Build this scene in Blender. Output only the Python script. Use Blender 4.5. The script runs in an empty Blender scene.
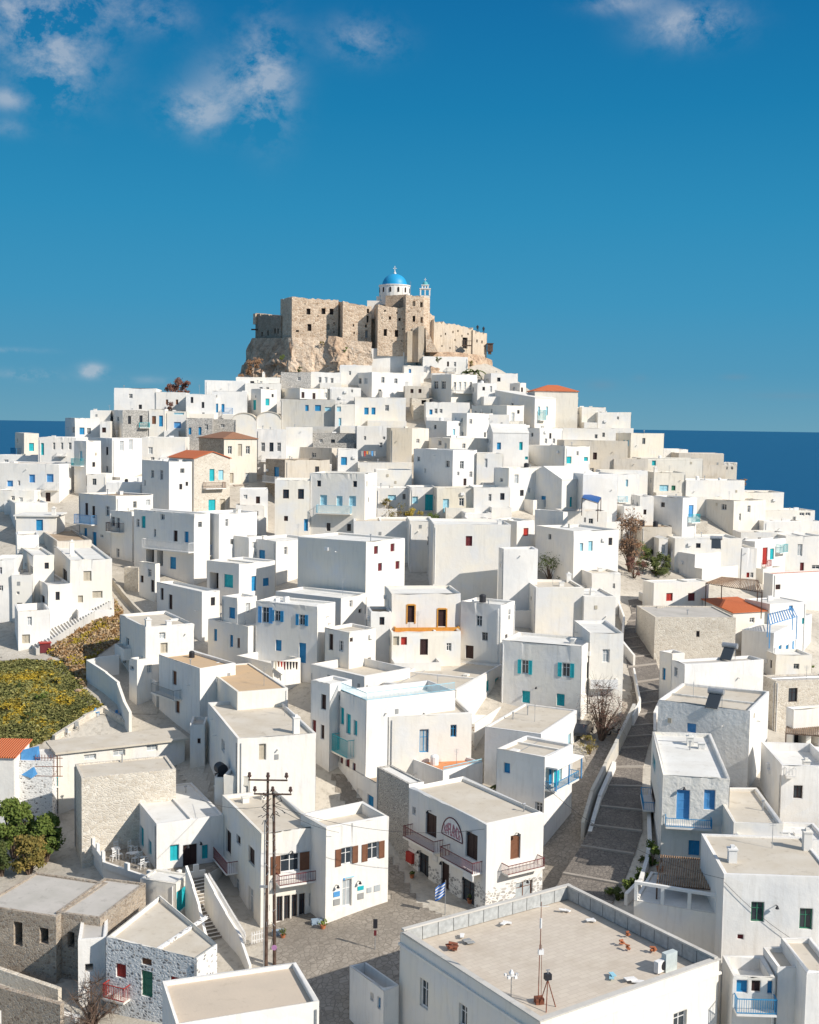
import bpy, math, random
import numpy as np
from mathutils import Vector, Matrix, Euler
R_ = math.radians
rnd = random.Random(7)
SC = bpy.context.scene
COL = SC.collection
W_, H_ = 819, 1024
F_ = 1195.0
CAMZ = 130.0
PITCH = math.atan((512 - 425.0) / F_)
ROLL = R_(0.85)
Mp = Matrix(((1, 0, 0), (0, math.sin(PITCH), -math.cos(PITCH)), (0, math.cos(PITCH), math.sin(PITCH))))
MC = Mp @ Matrix.Rotation(ROLL, 3, 'Z')
MCI = MC.transposed()
CAM = Vector((0, 0, CAMZ))

def ray(px, py):
    return (MC @ Vector(((px - 409.5) / F_, -(py - 512) / F_, -1))).normalized()
def proj(p):
    q = MCI @ (Vector(p) - CAM)
    return (409.5 + F_ * q.x / -q.z, 512 - F_ * q.y / -q.z)
def at(px, py, D):
    d = ray(px, py); return CAM + d * (D / d.y)
def at_z(px, py, z):
    d = ray(px, py); t = (z - CAMZ) / d.z
    return CAM + d * t

# ---------------------------------------------------------------- terrain
CP = [(420, 915, 90), (330, 940, 88), (420, 1100, 72), (200, 1110, 70), (405, 872, 99.7), (378, 858, 101), (345, 792, 108.7), (222, 885, 98.6), (410, 710, 122), (430, 640, 138), (420, 580, 158),
      (420, 520, 185), (410, 470, 210), (410, 430, 232), (400, 400, 248), (400, 372, 262),
      (600, 885, 95), (650, 725, 122), (640, 640, 147), (635, 600, 162), (640, 540, 190), (560, 590, 160), (560, 500, 195), (540, 450, 220), (540, 415, 238),
      (620, 460, 226), (720, 500, 215), (680, 560, 185), (740, 600, 170), (740, 700, 135), (790, 800, 108), (700, 850, 92), (780, 1000, 78), (640, 1060, 76),
      (800, 660, 158), (800, 600, 182), (810, 545, 212), (900, 640, 170), (900, 900, 92), (790, 525, 222),
      (100, 1010, 82), (20, 960, 88), (20, 850, 106), (100, 850, 105), (150, 870, 97), (200, 800, 108), (120, 770, 116), (200, 740, 120), (180, 700, 128), (60, 725, 122),
      (40, 690, 130), (100, 610, 150), (30, 645, 142), (130, 570, 162), (150, 650, 138), (30, 590, 158), (10, 560, 170), (70, 500, 195), (0, 480, 208), (20, 460, 224), (-60, 470, 215), (60, 440, 232),
      (200, 560, 168), (200, 500, 196), (250, 640, 142), (320, 535, 190), (280, 480, 208), (230, 430, 232), (150, 420, 236), (100, 430, 233), (300, 400, 246), (180, 400, 244), (250, 390, 250),
      (480, 385, 252), (-60, 700, 128), (-60, 900, 96), (320, 700, 124), (300, 790, 108), (520, 660, 133)]
_P = [at(*c) for c in CP]
_pts = [(p.x, p.y, p.z) for p in _P]
for (x, y, z) in [(-30, 272, 141), (0, 270, 147), (20, 268, 143), (-15, 262, 144), (30, 262, 135), (-42, 270, 132), (-38, 282, 131), (0, 290, 144), (33, 276, 131), (0, 330, 120), (-60, 320, 105), (60, 320, 100), (72, 262, 112), (-60, 275, 119), (-85, 262, 115), (50, 275, 122), (-45, 300, 122), (45, 300, 118), (95, 245, 104), (-75, 245, 121),
                  (-105, 250, 106), (-125, 200, 103), (112, 222, 98), (130, 160, 88), (-150, 260, 90), (-140, 120, 92), (130, 80, 86), (-100, 60, 82), (100, 50, 84), (0, 40, 84), (-60, 30, 80), (60, 30, 82), (-150, 300, 98), (150, 300, 80)]:
    _pts.append((x, y, z))
_A = np.array(_pts)
def _phi(r2):
    return 0.5 * r2 * np.log(np.maximum(r2, 1e-9))
_S = 100.0
_n = len(_A); _xy = _A[:, :2] / _S
_K = _phi(((_xy[:, None] - _xy[None]) ** 2).sum(-1)) + np.eye(_n) * 0.004
_Q = np.hstack([np.ones((_n, 1)), _xy])
_M = np.block([[_K, _Q], [_Q.T, np.zeros((3, 3))]])
_c = np.linalg.solve(_M, np.concatenate([_A[:, 2], np.zeros(3)]))
def terr_arr(X, Y):
    X = np.asarray(X, float); Y = np.asarray(Y, float)
    q = np.stack([X.ravel(), Y.ravel()], -1) / _S
    qc = np.clip(q, [-1.6, 0.2], [1.6, 3.3])
    out = np.zeros(len(q))
    for i in range(0, len(q), 20000):
        c = qc[i:i + 20000]
        out[i:i + 20000] = _phi(((c[:, None] - _xy[None]) ** 2).sum(-1)) @ _c[:_n] + _c[_n] + c @ _c[_n + 1:]
    dist = np.sqrt(((q - qc) ** 2).sum(-1)) * _S
    out = out - dist * 0.45 - (dist / 60) ** 2 * 4
    back = np.maximum(q[:, 1] * _S - 300, 0)
    out = out - back * 0.35
    return np.maximum(out, -12).reshape(X.shape)
G0x, G0y, GS = -200.0, 0.0, 2.0
_gx = np.arange(G0x, 201, GS); _gy = np.arange(G0y, 361, GS)
_GX, _GY = np.meshgrid(_gx, _gy, indexing='ij')
GZ = terr_arr(_GX, _GY)
def terr(x, y):
    u = min(max((x - G0x) / GS, 0), len(_gx) - 1.001); v = min(max((y - G0y) / GS, 0), len(_gy) - 1.001)
    i, j = int(u), int(v); u -= i; v -= j
    return float((GZ[i, j] * (1 - u) + GZ[i + 1, j] * u) * (1 - v) + (GZ[i, j + 1] * (1 - u) + GZ[i + 1, j + 1] * u) * v)
def hit(px, py, H=0.0, D0=55, D1=330):
    """point on the ray through a pixel that is H above the terrain"""
    d = ray(px, py); prev = None; D = D0; best = (1e9, None)
    while D < D1:
        p = CAM + d * (D / d.y); g = p.z - terr(p.x, p.y) - H
        if abs(g) < best[0]: best = (abs(g), p)
        if prev is not None and prev > 0 >= g:
            a, b = D - 1.0, D
            for _ in range(14):
                m = (a + b) / 2; p = CAM + d * (m / d.y)
                if p.z - terr(p.x, p.y) - H > 0: a = m
                else: b = m
            return CAM + d * (b / d.y)
        prev = g; D += 1.0
    return best[1]

# ---------------------------------------------------------------- materials
def _mat(name):
    m = bpy.data.materials.new(name); m.use_nodes = True
    nt = m.node_tree; b = nt.nodes['Principled BSDF']
    return m, nt, b
def _n_(nt, t, **kw):
    n = nt.nodes.new(t)
    for k, v in kw.items(): setattr(n, k, v)
    return n
def _coords(nt, scale=1.0, stretch=None, random_off=True):
    tc = _n_(nt, 'ShaderNodeTexCoord'); mp = _n_(nt, 'ShaderNodeMapping')
    nt.links.new(tc.outputs['Object'], mp.inputs['Vector'])
    s = stretch or (scale,) * 3
    mp.inputs['Scale'].default_value = s
    if random_off:
        oi = _n_(nt, 'ShaderNodeObjectInfo'); mu = _n_(nt, 'ShaderNodeMath', operation='MULTIPLY'); mu.inputs[1].default_value = 300
        nt.links.new(oi.outputs['Random'], mu.inputs[0]); nt.links.new(mu.outputs[0], mp.inputs['Location'])
    return mp.outputs[0]
def _noise(nt, vec, scale, detail=4, rough=.55):
    n = _n_(nt, 'ShaderNodeTexNoise'); n.inputs['Scale'].default_value = scale; n.inputs['Detail'].default_value = detail; n.inputs['Roughness'].default_value = rough
    nt.links.new(vec, n.inputs['Vector']); return n.outputs['Fac']
def _ramp(nt, fac, stops):
    r = _n_(nt, 'ShaderNodeValToRGB'); nt.links.new(fac, r.inputs[0])
    cr = r.color_ramp
    while len(cr.elements) < len(stops): cr.elements.new(.5)
    for e, (p, c) in zip(cr.elements, stops):
        e.position = p; e.color = (c[0], c[1], c[2], 1) if hasattr(c, '__len__') else (c, c, c, 1)
    return r.outputs[0]
def _mix(nt, fac, a, b, mode='MIX'):
    m = _n_(nt, 'ShaderNodeMix', data_type='RGBA', blend_type=mode)
    for sock, v in ((m.inputs[0], fac), (m.inputs[6], a), (m.inputs[7], b)):
        if isinstance(v, (int, float)): sock.default_value = v
        elif isinstance(v, tuple): sock.default_value = (*v, 1)
        else: nt.links.new(v, sock)
    return m.outputs[2]
def _bump(nt, b, h, strength, dist):
    bp = _n_(nt, 'ShaderNodeBump'); bp.inputs['Strength'].default_value = strength; bp.inputs['Distance'].default_value = dist
    nt.links.new(h, bp.inputs['Height']); nt.links.new(bp.outputs[0], b.inputs['Normal'])
def plain(name, col, rough=.6, metal=0, spec=.3, var=.12):
    m, nt, b = _mat(name)
    b.inputs['Roughness'].default_value = rough; b.inputs['Metallic'].default_value = metal; b.inputs['Specular IOR Level'].default_value = spec
    v = _coords(nt)
    c = _mix(nt, _ramp(nt, _noise(nt, v, 3.0), [(.35, 0.), (.7, 1.)]), tuple(x * (1 - var) for x in col), tuple(min(1, x * (1 + var * .6)) for x in col))
    nt.links.new(c, b.inputs['Base Color']); return m
def plaster(name, col, dirt=.35, bump=.25, tint=.14, lump=0.0, bevel=0.0):
    """lime washed wall: warm and cool patches, rain streaks, a few worn spots"""
    m, nt, b = _mat(name); b.inputs['Roughness'].default_value = .85; b.inputs['Specular IOR Level'].default_value = .15
    v = _coords(nt); vs = _coords(nt, stretch=(1.3, 1.3, .16))
    oi = _n_(nt, 'ShaderNodeObjectInfo')
    warm = tuple((col[0] * (1 - tint * .35), col[1] * (1 - tint * .65), col[2] * (1 - tint * 1.3))); cool = tuple((col[0] * (1 - tint * .9), col[1] * (1 - tint * .8), col[2] * (1 - tint * .65)))
    base = _mix(nt, _ramp(nt, oi.outputs['Random'], [(0, 0.), (1, 1.)]), col, warm)
    base = _mix(nt, _ramp(nt, _noise(nt, v, .35, 3), [(.42, 0.), (.65, 1.)]), base, cool)
    streak = _ramp(nt, _noise(nt, vs, 2.2, 5, .65), [(.50, 0.), (.74, 1.)])
    mul = _n_(nt, 'ShaderNodeMath', operation='MULTIPLY'); nt.links.new(streak, mul.inputs[0]); mul.inputs[1].default_value = dirt
    base = _mix(nt, mul.outputs[0], base, (col[0] * .60, col[1] * .56, col[2] * .50))
    spot = _ramp(nt, _noise(nt, v, 1.1, 8, .7), [(.62, 0.), (.72, 1.)])
    mul2 = _n_(nt, 'ShaderNodeMath', operation='MULTIPLY'); nt.links.new(spot, mul2.inputs[0]); mul2.inputs[1].default_value = dirt * .8
    base = _mix(nt, mul2.outputs[0], base, (col[0] * .72, col[1] * .68, col[2] * .62))
    # damp and splash stains at the foot of the wall
    tc = _n_(nt, 'ShaderNodeTexCoord'); sx = _n_(nt, 'ShaderNodeSeparateXYZ'); nt.links.new(tc.outputs['Object'], sx.inputs[0])
    ad = _n_(nt, 'ShaderNodeMath', operation='MULTIPLY_ADD'); nt.links.new(_noise(nt, v, 1.4, 6, .65), ad.inputs[0]); ad.inputs[1].default_value = 2.6; nt.links.new(sx.outputs['Z'], ad.inputs[2])
    ft = _ramp(nt, ad.outputs[0], [(.0, 1.), (1., 1.)]); mr = _n_(nt, 'ShaderNodeMapRange'); nt.links.new(ad.outputs[0], mr.inputs[0]); mr.inputs[1].default_value = 1.2; mr.inputs[2].default_value = 2.1; mr.inputs[3].default_value = .5 * (dirt + .3); mr.inputs[4].default_value = 0
    base = _mix(nt, mr.outputs[0], base, (col[0] * .6, col[1] * .55, col[2] * .48))
    # patched plaster areas of slightly different wash
    vo = _n_(nt, 'ShaderNodeTexVoronoi'); vo.inputs['Scale'].default_value = .33; nt.links.new(v, vo.inputs['Vector']); sp = _n_(nt, 'ShaderNodeSeparateColor'); nt.links.new(vo.outputs['Color'], sp.inputs[0])
    base = _mix(nt, _ramp(nt, sp.outputs[0], [(.6, 0.), (.95, .5)]), base, (col[0] * .93, col[1] * .90, col[2] * .85))
    nt.links.new(base, b.inputs['Base Color'])
    h = _noise(nt, v, 2.2 if lump else 1.6, 7, .62)
    bp = _n_(nt, 'ShaderNodeBump'); bp.inputs['Strength'].default_value = bump; bp.inputs['Distance'].default_value = .12 if lump else .09
    nt.links.new(h, bp.inputs['Height']); nt.links.new(bp.outputs[0], b.inputs['Normal'])
    if bevel:
        bv = _n_(nt, 'ShaderNodeBevel', samples=3); bv.inputs['Radius'].default_value = bevel; nt.links.new(bv.outputs[0], bp.inputs['Normal'])
    return m
def stone(name, cols, mortar, scale=2.6, mort=.06, bump=.6, white=0.0):
    m, nt, b = _mat(name); b.inputs['Roughness'].default_value = .9; b.inputs['Specular IOR Level'].default_value = .1
    v = _coords(nt, stretch=(1, 1, 1.5))
    nz = _n_(nt, 'ShaderNodeTexNoise'); nz.inputs['Scale'].default_value = 1.5; nt.links.new(v, nz.inputs['Vector'])
    wv = _mix(nt, .12, v, nz.outputs['Color'], 'LINEAR_LIGHT')
    vo = _n_(nt, 'ShaderNodeTexVoronoi'); vo.inputs['Scale'].default_value = scale; nt.links.new(wv, vo.inputs['Vector'])
    ve = _n_(nt, 'ShaderNodeTexVoronoi', feature='DISTANCE_TO_EDGE'); ve.inputs['Scale'].default_value = scale; nt.links.new(wv, ve.inputs['Vector'])
    sp = _n_(nt, 'ShaderNodeSeparateColor'); nt.links.new(vo.outputs['Color'], sp.inputs[0])
    k = len(cols) - 1
    c = _ramp(nt, sp.outputs[0], [(i / k, cc) for i, cc in enumerate(cols)])
    c = _mix(nt, _ramp(nt, _noise(nt, v, .5, 4), [(.35, 0.), (.7, .5)]), c, tuple(x * .75 for x in cols[0]))
    e = _ramp(nt, ve.outputs['Distance'], [(mort * .5, 1.), (mort, 0.)])
    if white:
        wsel = _ramp(nt, sp.outputs[1], [(white - .02, 1.), (white + .02, 0.)])
        mx = _n_(nt, 'ShaderNodeMath', operation='MAXIMUM'); nt.links.new(e, mx.inputs[0]); nt.links.new(wsel, mx.inputs[1]); e2 = mx.outputs[0]
    else: e2 = e
    c = _mix(nt, e2, c, mortar)
    nt.links.new(c, b.inputs['Base Color'])
    h = _ramp(nt, ve.outputs['Distance'], [(0, 0.), (mort * 2, 1.)])
    _bump(nt, b, h, bump, .06); return m
def cement(name, a, c_, dark):
    m, nt, b = _mat(name); b.inputs['Roughness'].default_value = .9; b.inputs['Specular IOR Level'].default_value = .1
    v = _coords(nt)
    c = _mix(nt, _ramp(nt, _noise(nt, v, .45, 5, .6), [(.35, 0.), (.65, 1.)]), a, c_)
    c = _mix(nt, _ramp(nt, _noise(nt, v, 1.3, 8, .7), [(.56, 0.), (.74, .75)]), c, dark)
    nt.links.new(c, b.inputs['Base Color'])
    _bump(nt, b, _noise(nt, v, 6, 6), .25, .04); return m
def tiles(name, a, c_):
    m, nt, b = _mat(name); b.inputs['Roughness'].default_value = .8
    v = _coords(nt)
    wv = _n_(nt, 'ShaderNodeTexWave', wave_type='BANDS', bands_direction='X'); wv.inputs['Scale'].default_value = 1.4; wv.inputs['Distortion'].default_value = .6
    nt.links.new(v, wv.inputs['Vector'])
    c = _mix(nt, _noise(nt, v, 2.5, 6, .7), a, c_)
    c = _mix(nt, _ramp(nt, wv.outputs['Fac'], [(0, .5), (.4, 0.)]), c, tuple(x * .5 for x in a))
    nt.links.new(c, b.inputs['Base Color']); _bump(nt, b, wv.outputs['Fac'], .8, .08); return m

MAT = dict(
    w=plaster('whitewash', (.845, .815, .77), .26, .3), y=plaster('cream_plaster', (.78, .73, .64), .45, .3), g=plaster('grey_render', (.60, .58, .54), .55, .35),
    e=plaster('bare_beige_render', (.64, .58, .50), .6, .35),
    r=plaster('rough_whitewash', (.82, .795, .75), .3, .8, lump=1, bevel=.13), n=plaster('whitewash_near', (.845, .815, .77), .34, .4, bevel=.13), s=stone('brown_stone', [(.26, .20, .15), (.42, .34, .26), (.52, .43, .33), (.34, .30, .26)], (.50, .44, .36), 4.2, .07, .6),
    c=stone('cream_stone', [(.66, .58, .47), (.74, .67, .56), (.56, .48, .38)], (.76, .70, .61), 3.0), G=stone('grey_stone', [(.34, .32, .30), (.46, .43, .39), (.28, .27, .25)], (.62, .59, .54), 3.2, .1),
    p=stone('whitewashed_stone', [(.20, .19, .19), (.50, .48, .45), (.38, .33, .29)], (.80, .78, .74), 3.4, .20, .4, .62),
    q=None,
    d=stone('pitted_stone', [(.30, .28, .25), (.48, .45, .40), (.20, .19, .18)], (.58, .55, .50), 4.0, .12, .6))
def base_stone():
    m = MAT['w'].copy(); m.name = 'whitewash_over_stone_base'; nt = m.node_tree; b = nt.nodes['Principled BSDF']; old = b.inputs['Base Color'].links[0].from_socket
    v = _coords(nt, stretch=(1, 1, 1.6), random_off=False); vo = _n_(nt, 'ShaderNodeTexVoronoi'); vo.inputs['Scale'].default_value = 2.6; nt.links.new(v, vo.inputs['Vector'])
    ve = _n_(nt, 'ShaderNodeTexVoronoi', feature='DISTANCE_TO_EDGE'); ve.inputs['Scale'].default_value = 2.6; nt.links.new(v, ve.inputs['Vector'])
    sp = _n_(nt, 'ShaderNodeSeparateColor'); nt.links.new(vo.outputs['Color'], sp.inputs[0]); st = _ramp(nt, sp.outputs[0], [(0, (.30, .28, .26)), (1, (.52, .49, .45))])
    tc = _n_(nt, 'ShaderNodeTexCoord'); sx = _n_(nt, 'ShaderNodeSeparateXYZ'); nt.links.new(tc.outputs['Object'], sx.inputs[0])
    nz = _noise(nt, v, .5, 4); a = _n_(nt, 'ShaderNodeMath', operation='MULTIPLY_ADD'); nt.links.new(nz, a.inputs[0]); a.inputs[1].default_value = 3.5; nt.links.new(sx.outputs['Z'], a.inputs[2])
    mk = _ramp(nt, a.outputs[0], [(0, 1.), (1, 0.)]); mk.node.color_ramp.elements[0].position = 0
    g = _n_(nt, 'ShaderNodeMath', operation='LESS_THAN'); nt.links.new(a.outputs[0], g.inputs[0]); g.inputs[1].default_value = 3.6
    e = _n_(nt, 'ShaderNodeMath', operation='GREATER_THAN'); nt.links.new(ve.outputs['Distance'], e.inputs[0]); e.inputs[1].default_value = .09
    k = _n_(nt, 'ShaderNodeMath', operation='GREATER_THAN'); nt.links.new(sp.outputs[1], k.inputs[0]); k.inputs[1].default_value = .3
    q = _n_(nt, 'ShaderNodeMath', operation='MULTIPLY'); nt.links.new(g.outputs[0], q.inputs[0]); nt.links.new(e.outputs[0], q.inputs[1]); q2 = _n_(nt, 'ShaderNodeMath', operation='MULTIPLY'); nt.links.new(q.outputs[0], q2.inputs[0]); nt.links.new(k.outputs[0], q2.inputs[1])
    nt.links.new(_mix(nt, q2.outputs[0], old, st), b.inputs['Base Color']); return m
MAT['q'] = base_stone()
ROOF = dict(w=cement('white_roof', (.78, .76, .71), (.70, .67, .61), (.50, .46, .40)), b=cement('beige_roof', (.62, .56, .47), (.56, .49, .39), (.36, .30, .23)),
            n=cement('brown_roof', (.38, .28, .19), (.44, .34, .24), (.22, .16, .11)), g=cement('grey_roof', (.46, .43, .38), (.54, .50, .45), (.28, .26, .23)),
            o=cement('orange_deck', (.62, .24, .10), (.66, .30, .14), (.40, .16, .08)), t=cement('tan_roof', (.60, .50, .39), (.56, .47, .37), (.46, .38, .29)), a=cement('ochre_roof', (.60, .42, .25), (.55, .40, .26), (.38, .26, .16)),
            T=tiles('orange_tiles', (.62, .14, .045), (.72, .22, .08)), N=tiles('brown_tiles', (.34, .15, .08), (.42, .22, .12)))
PC = dict(b=(.03, .26, .50), t=(.02, .42, .47), c=(.36, .64, .74), k=(.045, .022, .02), r=(.42, .04, .03), n=(.20, .09, .05), g=(.32, .32, .31), o=(.05, .20, .12), w=(.80, .78, .75),
          m=(.16, .03, .035), l=(.10, .32, .62), y=(.62, .30, .06), s=(.50, .44, .34))
PNAME = dict(b='blue', t='turquoise', c='pale blue', k='dark brown', r='red', n='brown', g='grey', o='green', w='white', m='dark red', l='bright blue', y='orange', s='sand coloured')
PAINT = {k: plain('paint_' + v.replace(' ', '_'), PC[k], .55) for k, v in PNAME.items()}
def glass():
    m, nt, b = _mat('window_glass'); b.inputs['Base Color'].default_value = (.035, .045, .055, 1); b.inputs['Roughness'].default_value = .12; b.inputs['Specular IOR Level'].default_value = .6
    return m
GLASS = glass(); DARK = plain('painted_interior_shade', (.035, .03, .028), .9, var=.4); CURT = plain('curtain', (.42, .45, .46), .8)  # near-black stands for room shade; curtain grey also for reflecting glass
METAL = plain('galvanised_metal', (.45, .46, .47), .4, .6); BLACK = plain('black_plastic', (.03, .03, .035), .5)
WOODP = plain('weathered_pole_wood', (.12, .075, .055), .85, var=.4); RUST = plain('rusty_iron', (.26, .09, .05), .8, var=.4)
TERRA = plain('terracotta', (.48, .17, .08), .8, var=.3); CHAIRW = PAINT['w']

# ---------------------------------------------------------------- mesh helpers
class MB:
    def __init__(s): s.v = []; s.f = []
    def quad(s, *p):
        i = len(s.v); s.v += [tuple(q) for q in p]; s.f.append(tuple(range(i, i + len(p))))
    def box(s, x0, x1, y0, y1, z0, z1):
        i = len(s.v)
        s.v += [(x0, y0, z0), (x1, y0, z0), (x1, y1, z0), (x0, y1, z0), (x0, y0, z1), (x1, y0, z1), (x1, y1, z1), (x0, y1, z1)]
        s.f += [(i, i + 3, i + 2, i + 1), (i + 4, i + 5, i + 6, i + 7), (i, i + 1, i + 5, i + 4), (i + 1, i + 2, i + 6, i + 5), (i + 2, i + 3, i + 7, i + 6), (i + 3, i, i + 4, i + 7)]
    def tube(s, a, b, r, r2=None, n=6, cap=True):
        a = Vector(a); b = Vector(b); r2 = r if r2 is None else r2; d = (b - a)
        if d.length < 1e-6: return
        d.normalize(); u = d.orthogonal().normalized(); w = d.cross(u); i = len(s.v)
        for P, rr in ((a, r), (b, r2)):
            for k in range(n):
                t = 2 * math.pi * k / n; s.v.append(tuple(P + u * (rr * math.cos(t)) + w * (rr * math.sin(t))))
        for k in range(n):
            s.f.append((i + k, i + (k + 1) % n, i + n + (k + 1) % n, i + n + k))
        if cap: s.f.append(tuple(i + k for k in range(n))[::-1]); s.f.append(tuple(i + n + k for k in range(n)))
    def lathe(s, prof, c=(0, 0, 0), n=16):
        i = len(s.v)
        for (r, z) in prof:
            for k in range(n):
                t = 2 * math.pi * k / n; s.v.append((c[0] + r * math.cos(t), c[1] + r * math.sin(t), c[2] + z))
        for j in range(len(prof) - 1):
            for k in range(n):
                s.f.append((i + j * n + k, i + j * n + (k + 1) % n, i + (j + 1) * n + (k + 1) % n, i + (j + 1) * n + k))
    def prism(s, poly, z0, z1):
        """poly: ccw list of (x, y)"""
        i = len(s.v); n = len(poly)
        s.v += [(x, y, z0) for x, y in poly] + [(x, y, z1) for x, y in poly]
        s.f.append(tuple(i + k for k in range(n))[::-1]); s.f.append(tuple(i + n + k for k in range(n)))
        for k in range(n): s.f.append((i + k, i + (k + 1) % n, i + n + (k + 1) % n, i + n + k))
    def build(s, name, mat, parent=None, smooth=False, loc=None):
        me = bpy.data.meshes.new(name); me.from_pydata(s.v, [], s.f); me.materials.append(mat)
        if smooth:
            for p in me.polygons: p.use_smooth = True
        me.update(); o = bpy.data.objects.new(name, me); COL.objects.link(o)
        if parent is not None: o.parent = parent
        if loc is not None: o.location = loc
        return o
def tag(o, label, cat, group=None, kind=None):
    if kind: o['kind'] = kind
    if label: o['label'] = label
    if cat: o['category'] = cat
    if group: o['group'] = group
    return o
def empty(name, loc, rz, label, cat, group=None):
    o = bpy.data.objects.new(name, None); COL.objects.link(o); o.location = loc; o.rotation_euler = (0, 0, rz); o.empty_display_size = .5
    return tag(o, label, cat, group)

# ---------------------------------------------------------------- houses
NUM = ['no', 'one', 'two', 'three', 'four', 'five', 'six', 'seven', 'eight', 'nine']
WADJ = dict(w='white', q='white', y='cream', g='grey rendered', e='beige rendered', r='rough white', s='brown stone', c='cream stone', G='grey stone', p='white and grey stone', d='pitted grey stone')
RADJ = dict(T='orange tiled roof', N='brown tiled roof')
HOUSES = {}
def face_fn(face, w, d):
    if face == 'R': return lambda u, n, z: (u, -n, z)
    return lambda u, n, z: (-n, u, z)
def wall_face(mb, P, length, zb, zt, holes, depth=.16):
    """one wall with its openings cut out and their reveals"""
    xs = sorted({0, length} | {a for h in holes for a in (h[0], h[1])}); zs = sorted({zb, zt} | {a for h in holes for a in (h[2], h[3])})
    xs = [x for x in xs if 0 <= x <= length]; zs = [z for z in zs if zb <= z <= zt]
    for i in range(len(xs) - 1):
        for j in range(len(zs) - 1):
            mx, mz = (xs[i] + xs[i + 1]) / 2, (zs[j] + zs[j + 1]) / 2
            if any(h[0] < mx < h[1] and h[2] < mz < h[3] for h in holes): continue
            mb.quad(P(xs[i], 0, zs[j]), P(xs[i + 1], 0, zs[j]), P(xs[i + 1], 0, zs[j + 1]), P(xs[i], 0, zs[j + 1]))
    for (a, b, c, e, dp) in holes:
        mb.quad(P(a, 0, c), P(a, -dp, c), P(a, -dp, e), P(a, 0, e)); mb.quad(P(b, 0, c), P(b, 0, e), P(b, -dp, e), P(b, -dp, c))
        mb.quad(P(a, 0, e), P(a, -dp, e), P(b, -dp, e), P(b, 0, e)); mb.quad(P(a, 0, c), P(b, 0, c), P(b, -dp, c), P(a, -dp, c))
def pbox(mb, P, u0, u1, n0, n1, z0, z1):
    a = [P(u, n, z) for z in (z0, z1) for (u, n) in ((u0, n0), (u1, n0), (u1, n1), (u0, n1))]
    i = len(mb.v); mb.v += a
    mb.f += [(i, i + 3, i + 2, i + 1), (i + 4, i + 5, i + 6, i + 7), (i, i + 1, i + 5, i + 4), (i + 1, i + 2, i + 6, i + 5), (i + 2, i + 3, i + 7, i + 6), (i + 3, i, i + 4, i + 7)]
def leaf(mb, P, u0, u1, n, z0, z1):
    """a panelled leaf of a door or shutter"""
    pbox(mb, P, u0, u1, n, n + .03, z0, z1); f = .07
    if u1 - u0 > .3:
        pbox(mb, P, u0, u0 + f, n + .03, n + .05, z0, z1); pbox(mb, P, u1 - f, u1, n + .03, n + .05, z0, z1)
        k = 3 if z1 - z0 > 1.5 else 2
        for i in range(k + 1):
            z = z0 + (z1 - z0 - f) * i / k; pbox(mb, P, u0 + f, u1 - f, n + .03, n + .05, z, z + f)
def railing(P, u0, u1, z0, z1, out, col, parent, n0=0.0, ends=True, step=.14):
    mb = MB(); L = u1 - u0
    pbox(mb, P, u0, u1, out - .05, out, z1 - .05, z1); pbox(mb, P, u0, u1, out - .05, out, z0 + .04, z0 + .08)
    k = max(2, int(L / step))
    for i in range(k + 1):
        u = u0 + .015 + (L - .03) * i / k; pbox(mb, P, u - .012, u + .012, out - .04, out - .015, z0 + .08, z1 - .05)
    if ends:
        for u in (u0, u1 - .05):
            pbox(mb, P, u, u + .05, n0, out - .05, z1 - .05, z1)
            kk = max(1, int((out - n0) / step))
            for i in range(kk):
                n = n0 + (out - n0) * (i + .5) / kk; pbox(mb, P, u + .01, u + .035, n - .012, n + .012, z0, z1 - .05)
    return mb.build('railing', PAINT[col], parent)
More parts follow.
